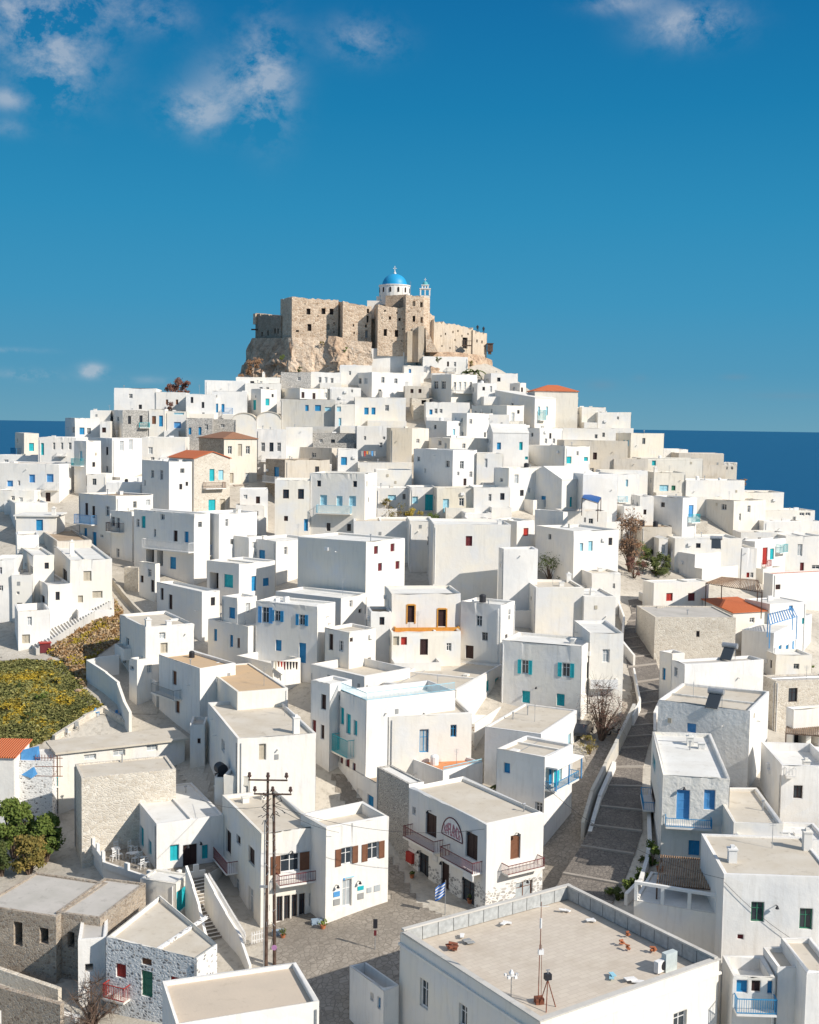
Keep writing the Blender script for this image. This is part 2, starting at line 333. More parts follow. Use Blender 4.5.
def opening(root, P, u0, u1, z0, z1, code):
    """window, door or shuttered opening in a hole already cut in the wall"""
    dp = .22; fr = min(.08, (u1 - u0) * .12)
    def ring(mb, n0, n1):
        pbox(mb, P, u0, u0 + fr, n0, n1, z0, z1); pbox(mb, P, u1 - fr, u1, n0, n1, z0, z1)
        pbox(mb, P, u0 + fr, u1 - fr, n0, n1, z1 - fr, z1); pbox(mb, P, u0 + fr, u1 - fr, n0, n1, z0, z0 + fr)
    door = code[0] == 'D'; c = code[-1]; um = (u0 + u1) / 2
    if code[0] == 'O':
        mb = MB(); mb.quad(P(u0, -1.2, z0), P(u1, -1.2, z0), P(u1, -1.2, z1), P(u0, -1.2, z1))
        return mb.build('doorway' if z1 - z0 > 1.7 else 'window_opening', DARK, root)  # near-black sheet paints the shade of the room behind
    if door:
        mb = MB(); ring(mb, -dp, -dp + .07)
        fo = mb.build('door', PAINT['w' if c in 'wg' else c], root)
        mb = MB()
        if u1 - u0 > 1.15: leaf(mb, P, u0 + fr, um - .01, -dp - .01, z0 + fr, z1 - fr); leaf(mb, P, um + .01, u1 - fr, -dp - .01, z0 + fr, z1 - fr)
        else: leaf(mb, P, u0 + fr, u1 - fr, -dp - .01, z0 + fr, z1 - fr)
        mb.build('leaf', PAINT[c], fo); return fo
    mb = MB(); ring(mb, -dp, -dp + .06)
    fcol = code[1] if len(code) > 1 and code[0] in 'wW' else ('w' if code[0] in 'wWS' else c)
    closed = code[0] not in 'wWS'
    if not closed:
        pbox(mb, P, um - .03, um + .03, -dp, -dp + .045, z0 + fr, z1 - fr)
        zm = z0 + (z1 - z0) * .66; pbox(mb, P, u0 + fr, um - .03, -dp, -dp + .04, zm - .02, zm + .02); pbox(mb, P, um + .03, u1 - fr, -dp, -dp + .04, zm - .02, zm + .02)
    fo = mb.build('window', PAINT[fcol], root)
    if closed:
        mb = MB(); leaf(mb, P, u0 + fr, um - .008, -dp - .01, z0 + fr, z1 - fr); leaf(mb, P, um + .008, u1 - fr, -dp - .01, z0 + fr, z1 - fr)
        mb.build('shutter', PAINT[c], fo)
    else:
        mb = MB(); mb.quad(P(u0 + fr, -dp + .01, z0 + fr), P(u1 - fr, -dp + .01, z0 + fr), P(u1 - fr, -dp + .01, z1 - fr), P(u0 + fr, -dp + .01, z1 - fr))
        mb.build('pane', CURT if code[0] == 'W' else GLASS, fo)  # curtain grey doubles as a painted reflection in pale panes
        if code[0] == 'S':
            hw = (u1 - u0) / 2
            for a, b in ((u0 - hw - .02, u0 - .02), (u1 + .02, u1 + hw + .02)):
                mb = MB(); leaf(mb, P, a, b, .02, z0, z1); mb.build('shutter', PAINT[c], fo)
    return fo
def slopes(mb, w, d, z, kind, rise, ov=.25):
    """roof surfaces; kind g: ridge along x (gables on the L side), G: ridge along y, h: hip, m: rises to the back"""
    x0, x1, y0, y1 = -ov, w + ov, -ov, d + ov; t = .12
    def slab(*p):
        i = len(mb.v); n = len(p); mb.v += [tuple(q) for q in p] + [(q[0], q[1], q[2] + t) for q in p]
        mb.f.append(tuple(range(i, i + n))[::-1]); mb.f.append(tuple(range(i + n, i + 2 * n)))
        for k in range(n): mb.f.append((i + k, i + (k + 1) % n, i + n + (k + 1) % n, i + n + k))
    ym, xm = (y0 + y1) / 2, (x0 + x1) / 2; Z = z + rise
    if kind == 'g': slab((x0, y0, z), (x1, y0, z), (x1, ym, Z), (x0, ym, Z)); slab((x0, ym, Z), (x1, ym, Z), (x1, y1, z), (x0, y1, z))
    elif kind == 'G': slab((x0, y0, z), (xm, y0, Z), (xm, y1, Z), (x0, y1, z)); slab((xm, y0, Z), (x1, y0, z), (x1, y1, z), (xm, y1, Z))
    elif kind == 'm': slab((x0, y0, z), (x1, y0, z), (x1, y1, Z), (x0, y1, Z))
    elif kind == 'h':
        k = min(w, d) / 2
        if w >= d: a, b = (x0 + k, ym, Z), (x1 - k, ym, Z); slab((x0, y0, z), (x1, y0, z), b, a); slab((x1, y1, z), (x0, y1, z), a, b); slab((x1, y0, z), (x1, y1, z), b); slab((x0, y1, z), (x0, y0, z), a)
        else: a, b = (xm, y0 + k, Z), (xm, y1 - k, Z); slab((x0, y0, z), (x1, y0, z), a); slab((x1, y1, z), (x0, y1, z), b); slab((x1, y0, z), (x1, y1, z), b, a); slab((x0, y1, z), (x0, y0, z), a, b)
def words(n): return NUM[n] if n < 10 else 'many'
def summary(mt, roof, H, feats, most=2):
    cnt = {}
    for f in feats:
        c = f[-1]
        if c[0] == 'V': key = (PNAME.get(c[1], 'white') if c != 'Vs' else 'solid white') + ' balcony'
        elif c[0] == 'D': key = PNAME[c[1]] + ' door'
        elif c[0] in 'wW': key = '#'
        elif c[0] == 'S': key = PNAME[c[1]] + ' shuttered window'
        elif c[0] == 'O': key = 'dark opening'
        elif c[0] in 'CA': continue
        else: key = PNAME[c[0]] + ' window'
        cnt[key] = cnt.get(key, 0) + 1
    order = sorted(cnt, key=lambda k: (k in ('window', 'dark opening'), 'balcony' not in k, -cnt[k]))
    pr = []
    for k in [k for k in order if k != '#'][:most]:
        n = cnt[k]; pr.append(('a ' if n == 1 else words(n) + ' ') + k + ('' if n == 1 else 's')); pr[-1] = pr[-1].replace('balconys', 'balconies').replace('a orange', 'an orange')
    s = WADJ[mt] + ' house'
    if roof[-1] in RADJ and most: pr = [RADJ[roof[-1]]] + pr[:1]
    return s + (' with ' + ' and '.join(pr) if pr else '')
NOCUT = 0
def house(row):
    global NOCUT
    hid = None
    if '=' in row.split('|')[0]: hid, row = row.split('=', 1)
    a = row.split('|'); t = a[0].split(); loc = a[1].strip(); feats = [f.split() for f in a[2].split(',') if f.strip()] if len(a) > 2 else []
    cx, cy = map(float, t[0].split(','))
    Hh = float(t[4]); Dx = None
    roof, mt = t[5], t[6]
    mt2 = mt[1] if len(mt) > 1 else None; mt = mt[0]
    warp = None
    for e in t[7:]:
        if e[0] == '@': Dx = float(e[1:])
        if e[0] == 'W': warp = [tuple(map(float, q.split(','))) for q in e[2:].split(';')]
    P0 = hit(cx, cy, Hh) if Dx is None else at(cx, cy, Dx)
    def end(tok, vec):
        if tok[0] == 'd': return float(tok[1:])
        px = float(tok.split(',')[0]); k = (px - 409.5) / F_
        p = MCI @ (P0 - CAM); q = MCI @ vec
        den = q.x + k * q.z
        v = (-k * p.z - p.x) / den if abs(den) > 1e-5 else 5
        if v < 0 or v > 45: print('WARN end', row[:40], round(v, 1)); v = 5
        return max(v, .6)
    th = t[3]
    if th == 'r':
        q = at_z(*map(float, t[2].split(',')), P0.z) - P0; ang = math.atan2(q.y, q.x)
    elif th == 'l':
        q = at_z(*map(float, t[1].split(',')), P0.z) - P0; ang = math.atan2(q.y, q.x) - math.pi / 2
    else: ang = R_(float(th))
    c, s = math.cos(ang), math.sin(ang); r = Vector((c, s, 0)); l = Vector((-s, c, 0))
    w = end(t[2], r); d = end(t[1], l)
    zt = P0.z
    foot = [P0, P0 + r * w, P0 + l * d, P0 + r * w + l * d]
    gz = [terr(p.x, p.y) for p in foot]; zg = min(gz); 
    base = Vector((P0.x, P0.y, terr(P0.x, P0.y)))
    zb = min(zg, zt - 1) - .6 - base.z; ztl = zt - base.z
    summ = summary(mt2 or mt, roof, Hh, feats)
    auto = P0.y > 125 and not loc.startswith('!') and 'blank' not in loc and 'plain' not in loc and hid is None and roof[0] in 'pqgm'
    if loc.startswith('!'): label = loc[1:]
    else:
        for mo in (2, 1, 0):
            s0 = summary(mt2 or mt, roof, Hh, feats, mo)
            label = s0 + (' ' if loc.startswith('with ') and ' with ' not in s0 else ', ') + loc
            if len(label.split()) <= 16: break
        else: print('LONG', label)
    label = ' '.join(label.split()[:16])
    nm = {'s': 'stone_house', 'c': 'stone_house', 'G': 'stone_house', 'p': 'stone_house', 'd': 'stone_house'}.get(mt2 or mt, 'house')
    root = empty(nm, base, ang, label, 'house', 'houses of the hill town')
    cut = {'R': [], 'L': []}; ops = []
    Ls = {'R': w, 'L': d}
    for f in feats:
        fc, x, y, pw, ph, code = f[0], float(f[1]), float(f[2]), float(f[3]), float(f[4]), f[5]
        nrm, ax = ((Vector((s, -c, 0)), r) if fc == 'R' else (Vector((-c, -s, 0)), l))
        def hp(px, py):
            dd = ray(px, py); den = dd.dot(nrm)
            if abs(den) < 1e-4: return None
            q = CAM + dd * ((P0 - CAM).dot(nrm) / den); return (q - P0).dot(ax), q.z - base.z
        if code in ('C',):
            continue
        q0, q1, q2, q3 = hp(x - pw / 2, y), hp(x + pw / 2, y), hp(x, y - ph / 2), hp(x, y + ph / 2)
        u0, u1 = sorted((q0[0], q1[0])); z1, z0 = q2[1], q3[1]
        L = Ls[fc]
        if code[0] == 'V':
            u0 = max(u0, 0.0); u1 = min(u1, L)
            if u1 - u0 > .5: ops.append((fc, u0, u1, z0, z1, code))
            else: print('WARN balc', row[:40])
            continue
        um = (u0 + u1) / 2
        if um < 0 or um > L or z1 > ztl or u1 - u0 < .1:
            NOCUT += 1; print('WARN off', row[:50], f, round(um, 1), 'L', round(L, 1), 'dz', round(ztl - z1, 1))
            hw = min((u1 - u0) / 2, L * .3); um = min(max(um, hw + .15), L - hw - .15); u0, u1 = um - hw, um + hw
            if z1 > ztl - .2: continue
            if u1 - u0 < .2: continue
        u0 = max(u0, .08); u1 = min(u1, L - .08); z1 = min(z1, ztl - .25)
        if z1 - z0 < .25 or u1 - u0 < .12: continue
        bad = any(u0 < h[1] and u1 > h[0] and z0 < h[3] and z1 > h[2] for h in cut[fc])
        if bad: print('WARN overlap', row[:40], f); continue
        cut[fc].append((u0, u1, z0, z1, 1.2 if code[0] == 'O' else .22)); ops.append((fc, u0, u1, z0, z1, code))
    if auto:
        ar = random.Random(int(P0.x * 31 + P0.y * 17))
        for fc in 'RL':
            L = Ls[fc]; have = sum(1 for o_ in ops if o_[0] == fc)
            for _c in range(3 if have == 0 else 2 if have < 3 else 0):
                if L < 2.4 or ar.random() < .25: continue
                ww = ar.uniform(.45, .8); wh = ar.uniform(.6, 1.15); u = ar.uniform(.5, L - .5 - ww); z1 = ztl - ar.choice([.75, .9, 1.1, 3.2, 3.5])
                if z1 - wh < 1.2: continue
                if any(u < h[1] + .35 and u + ww > h[0] - .35 and z1 - wh < h[3] + .35 and z1 > h[2] - .35 for h in cut[fc]) or any(o_[5][0] == 'V' and o_[0] == fc and u < o_[2] and u + ww > o_[1] and z1 > o_[3] - 1.2 and z1 - wh < o_[4] + .2 for o_ in ops): continue
                cut[fc].append((u, u + ww, z1 - wh, z1, .22)); ops.append((fc, u, u + ww, z1 - wh, z1, ar.choice(['w', 'w', 'wk', 'W', 'wg'])))
    wm = MB()
    PR, PL = face_fn('R', w, d), face_fn('L', w, d)
    wall_face(wm, PR, w, zb, ztl, cut['R']); nR = len(wm.f); wall_face(wm, PL, d, zb, ztl, cut['L'])
    wm.quad((w, 0, zb), (w, d, zb), (w, d, ztl), (w, 0, ztl)); wm.quad((w, d, zb), (0, d, zb), (0, d, ztl), (w, d, ztl))
    nT = len(wm.f); k = roof[0]; rm = MB()
    par = {'p': .30, 'q': .85, 'f': .12}.get(k, .32); tw = min(.24, w * .15, d * .15)
    if k in 'pqf':
        x0, x1, y0, y1 = tw, w - tw, tw, d - tw; zr = ztl - par
        for A, B in (((0, 0, w, 0), (x0, y0, x1, y0)), ((w, 0, w, d), (x1, y0, x1, y1)), ((w, d, 0, d), (x1, y1, x0, y1)), ((0, d, 0, 0), (x0, y1, x0, y0))):
            wm.quad((A[0], A[1], ztl), (A[2], A[3], ztl), (B[2], B[3], ztl), (B[0], B[1], ztl))
            wm.quad((B[0], B[1], ztl), (B[2], B[3], ztl), (B[2], B[3], zr - .05), (B[0], B[1], zr - .05))
        rm.quad((x0 - .02, y0 - .02, zr), (x1 + .02, y0 - .02, zr), (x1 + .02, y1 + .02, zr), (x0 - .02, y1 + .02, zr))
        # small kerb patches on flat roofs
    elif k == 'v':
        n_ = 12; hw = w / 2; arc = [(hw - math.cos(math.pi * i / n_) * hw, ztl + math.sin(math.pi * i / n_) * hw * .62) for i in range(n_ + 1)]
        for i in range(n_): rm.quad((arc[i][0], -.12, arc[i][1] + .06), (arc[i + 1][0], -.12, arc[i + 1][1] + .06), (arc[i + 1][0], d, arc[i + 1][1] + .06), (arc[i][0], d, arc[i][1] + .06)); rm.quad((arc[i][0], -.12, arc[i][1] + .06), (arc[i][0], -.12, arc[i][1] - .12), (arc[i + 1][0], -.12, arc[i + 1][1] - .12), (arc[i + 1][0], -.12, arc[i + 1][1] + .06))
        for y in (0, d): wm.quad(*[(a_, y, b_) for a_, b_ in arc])
    elif k == 's':
        o = .3; rm.box(-o, w + o, -o, d + o, ztl - .18, ztl + .02)
    else:
        rise = {'g': d, 'G': w * .75, 'h': min(w, d) * .8, 'm': d * .6}[k] * .22
        slopes(rm, w, d, ztl, k, rise, .22 if roof[1] in 'TN' else .06)
        if k == 'g':
            for x in (0, w): wm.quad((x, 0, ztl), (x, d, ztl), (x, d / 2, ztl + rise))
        if k == 'G':
            for y in (0, d): wm.quad((0, y, ztl), (w, y, ztl), (w / 2, y, ztl + rise))
        if k == 'm':
            wm.quad((0, 0, ztl), (0, d, ztl), (0, d, ztl + rise)); wm.quad((w, 0, ztl), (w, d, ztl), (w, d, ztl + rise)); wm.quad((0, d, ztl), (w, d, ztl), (w, d, ztl + rise), (0, d, ztl + rise))
    jr = {}
    def jit(p):
        if p[2] < ztl - .01 or p[2] > ztl + .01: return p
        kk = (round(p[0], 2), round(p[1], 2))
        if kk not in jr: h = random.Random(hash((round(P0.x, 1), kk)) & 0xffff); jr[kk] = (h.uniform(-.06, .06), h.uniform(-.06, .06), h.uniform(-.09, .06))
        j = jr[kk]; return (p[0] + j[0], p[1] + j[1], p[2] + j[2])
    if k in 'pq': wm.v = [jit(p) for p in wm.v]
    if warp:
        cs = [(lambda q: (q.dot(r), q.dot(l)))(at_z(x, y, P0.z) - P0) for x, y in warp]; (brx, bry), (blx, bly) = cs
        def wp(p):
            u, v = p[0] / w, p[1] / d
            if v <= 0: return p
            return (u * w * (1 - v) + (brx * u + blx * (1 - u)) * v, (bry * u + bly * (1 - u)) * v, p[2])
        wm.v = [wp(p) for p in wm.v]; rm.v = [wp(p) for p in rm.v]
    wo = wm.build('wall', MAT['n' if mt == 'w' and P0.y < 128 else mt], root)
    if mt == 'p':
        wo.data.materials.append(MAT['n'])
        for i in range(nT, len(wo.data.polygons)): wo.data.polygons[i].material_index = 1
    if mt2:
        wo.data.materials.append(MAT[mt2])
        for i in range(nR): wo.data.polygons[i].material_index = 1
    if roof[0] in 'gG' and mt2:
        for p in wo.data.polygons:
            if len(p.vertices) == 3 and abs(p.normal.y) > .9: p.material_index = 1
    rm.build('roof', ROOF[roof[1]], root)
    for (fc, u0, u1, z0, z1, code) in ops:
        P = PR if fc == 'R' else PL
        if code[0] == 'V':
            out = min(1.0, .55 + (u1 - u0) * .1)
            if code in ('Vs', 'Vy'):
                mb = MB(); pbox(mb, P, u0, u1, 0, out, z0 - .14, z0)
                pbox(mb, P, u0, u1, out - .12, out, z0, z1); pbox(mb, P, u0, u0 + .12, 0, out - .12, z0, z1); pbox(mb, P, u1 - .12, u1, 0, out - .12, z0, z1)
                mb.build('balcony', MAT['w'] if code == 'Vs' else PAINT['y'], root)
            else:
                mb = MB(); pbox(mb, P, u0, u1, 0, out, z0 - .14, z0); bo = mb.build('balcony', MAT['w'], root)
                railing(P, u0, u1, z0, z1, out - .03, code[1], bo)
        else: opening(root, P, u0, u1, z0, z1, code)
    # chimneys and roof curbs given by pixel
    zr = ztl - par if k in 'pqf' else ztl
    for f in feats:
        if f[5] == 'C':
            q = at_z(float(f[1]), float(f[2]), zr + base.z) - P0; u, v = q.dot(r), q.dot(l)
            u = min(max(u, .4), w - .4); v = min(max(v, .4), d - .4); hh = float(f[4])
            mb = MB(); ss = .28; mb.box(u - ss, u + ss, v - ss, v + ss, zr - .02, zr + hh); mb.box(u - ss - .06, u + ss + .06, v - ss - .06, v + ss + .06, zr + hh, zr + hh + .1)
            mb.box(u - ss * .5, u + ss * .5, v - ss * .5, v + ss * .5, zr + hh + .1, zr + hh + .3)
            mb.build('chimney', MAT['w'], root)
    hr = random.Random(int(P0.x * 13 + P0.y * 7))
    if k in 'pf' and w > 3 and d > 2.5:
        for _c in range(0 if hid in ('big2', 'st', 'so', 'so2', 'bb') else hr.choice([0, 1, 1, 2, 2, 3] if w * d > 18 else [0, 0, 1])):
            mb = MB(); u = hr.uniform(.6, w - .6); v = hr.uniform(.5, d - .5); t = hr.random(); z = zr - .03
            if t < .25: hh = hr.uniform(.5, 1.0); mb.tube((u, v, z), (u, v, z + hh), .06, .06, 7); mb.tube((u - .12, v, z + hh), (u + .12, v, z + hh + .03), .08, .08, 6); mb.build('vent_pipe', METAL, root)
            elif t < .42: mb.box(u - .28, u + .28, v - .22, v + .22, z, z + .5); mb.box(u - .34, u + .34, v - .28, v + .28, z + .5, z + .57); mb.build('chimney', MAT[mt], root)
            elif t < .58:
                hh = hr.uniform(1.4, 2.3); mb.tube((u, v, z), (u, v, z + hh), .025, .02, 5)
                for q_ in range(4): mb.tube((u - .35 + .05 * q_, v, z + hh - .1 - .14 * q_), (u + .35 - .05 * q_, v, z + hh - .1 - .14 * q_), .014, .014, 4)
                mb.build('aerial', METAL, root)
            elif t < .70: q_ = hr.uniform(.28, .42); mb.lathe([(.02, 0), (q_, 0), (q_, q_ * 2), (q_ * .8, q_ * 2.3), (.1, q_ * 2.5), (.01, q_ * 2.5)], (u, v, z), 12); mb.build('water_tank', PAINT['w'] if hr.random() < .6 else BLACK, root)
            elif t < .82:
                q_ = hr.uniform(.5, .9); mb.box(u - q_ * .6, u + q_ * .6, v - q_ * .4, v + q_ * .4, z, z + .22); mb.build('roof_hatch', MAT[mt], root)
            elif t < .92: mb.box(u - .4, u + .4, v - .16, v + .16, z + .05, z + .6); mb.box(u - .4, u + .4, v - .2, v + .2, z, z + .05); mb.build('air_unit', PAINT['w'], root)
            else: mb.tube((.4, v, z + .06), (w - .4, v + hr.uniform(-.3, .3) if d > 3 else v, z + .06), .035, .035, 5); mb.build('pipe_run', METAL, root)
        if hr.random() < .35 and w > 5 and roof[1] not in 'at' and hid != 'big2':
            mb = MB(); u = w * hr.uniform(.35, .65); mb.box(u - .12, u + .12, .15, d - .15, zr - .02, zr + .18); mb.build('roof_curb', MAT[mt], root)
    for fc, P, L in (('R', PR, w), ('L', PL, d)):
        if hr.random() < .3 and L > 2.5 and k in 'pqf':
            u = L - .18 if hr.random() < .5 else .18 + hr.random() * .2; mb = MB(); bz = max(zb + .4, ztl - 7.5); e1 = P(u, .06, bz); e2 = P(u, .06, ztl - par - .1); mb.tube(e1, e2, .045, .045, 6); mb.build('drainpipe', PAINT['w'] if hr.random() < .6 else METAL, root)
    if P0.y > 100 and k in 'pq':
        for fc, P, L in (('R', PR, w), ('L', PL, d)):
            nf = sum(1 for o_ in ops if o_[0] == fc)
            for _c in range(2 if nf < 2 else 1):
                if L < 2.2 or hr.random() < .35: continue
                u = hr.uniform(.5, L - .8); z = ztl - hr.uniform(.9, 2.6); t = hr.random()
                if any(o_[0] == fc and u < o_[2] + .7 and u + .6 > o_[1] - .5 and z < o_[4] + .4 and z + .5 > o_[3] - .4 for o_ in ops): continue
                mb = MB()
                if t < .45: mb = MB(); pbox(mb, P, u, u + .1, .0, .35, z + .12, z + .2); mb.build('rain_spout', MAT[mt], root)
                elif t < .7: pbox(mb, P, u, u + .55, .02, .26, z, z + .42); mb.build('air_unit', PAINT['w'], root)
                else: pbox(mb, P, u, u + .35, .01, .05, z, z + .45); mb.build('meter_box', PAINT['g'] if hr.random() < .5 else PAINT['s'], root)
    if P0.y > 112 and k == 'p' and w > 3 and hr.random() < .6 and not any(o_[0] == 'R' and o_[3] < 1.0 for o_ in ops):
        a_, b_ = (0.0, w * hr.uniform(.5, .95)) if hr.random() < .5 else (w * hr.uniform(.1, .5), w); e_ = hr.uniform(1.2, 2.6); hh = hr.uniform(.7, 1.9); mb = MB(); q_ = min(zb, terr(*(P0 - Vector((-s, c, 0)) * e_)[:2]) - base.z - .6)
        mb.box(a_, b_, -e_, -.005, q_, hh); mb.box(a_, b_, -e_ - .002, -e_ + .16, hh, hh + .5); mb.box(a_, a_ + .16, -e_ + .16, -.005, hh, hh + .5); mb.box(b_ - .16, b_, -e_ + .16, -.005, hh, hh + .5); mb.build('terrace', MAT[mt], root)
    info = dict(root=root, P0=P0, r=r, l=l, w=w, d=d, zr=zr + base.z, zt=zt, ang=ang, base=base, foot=foot, label=label, k=k)
    HOUSES[hid or 'n%d' % len(HOUSES)] = info
    return info
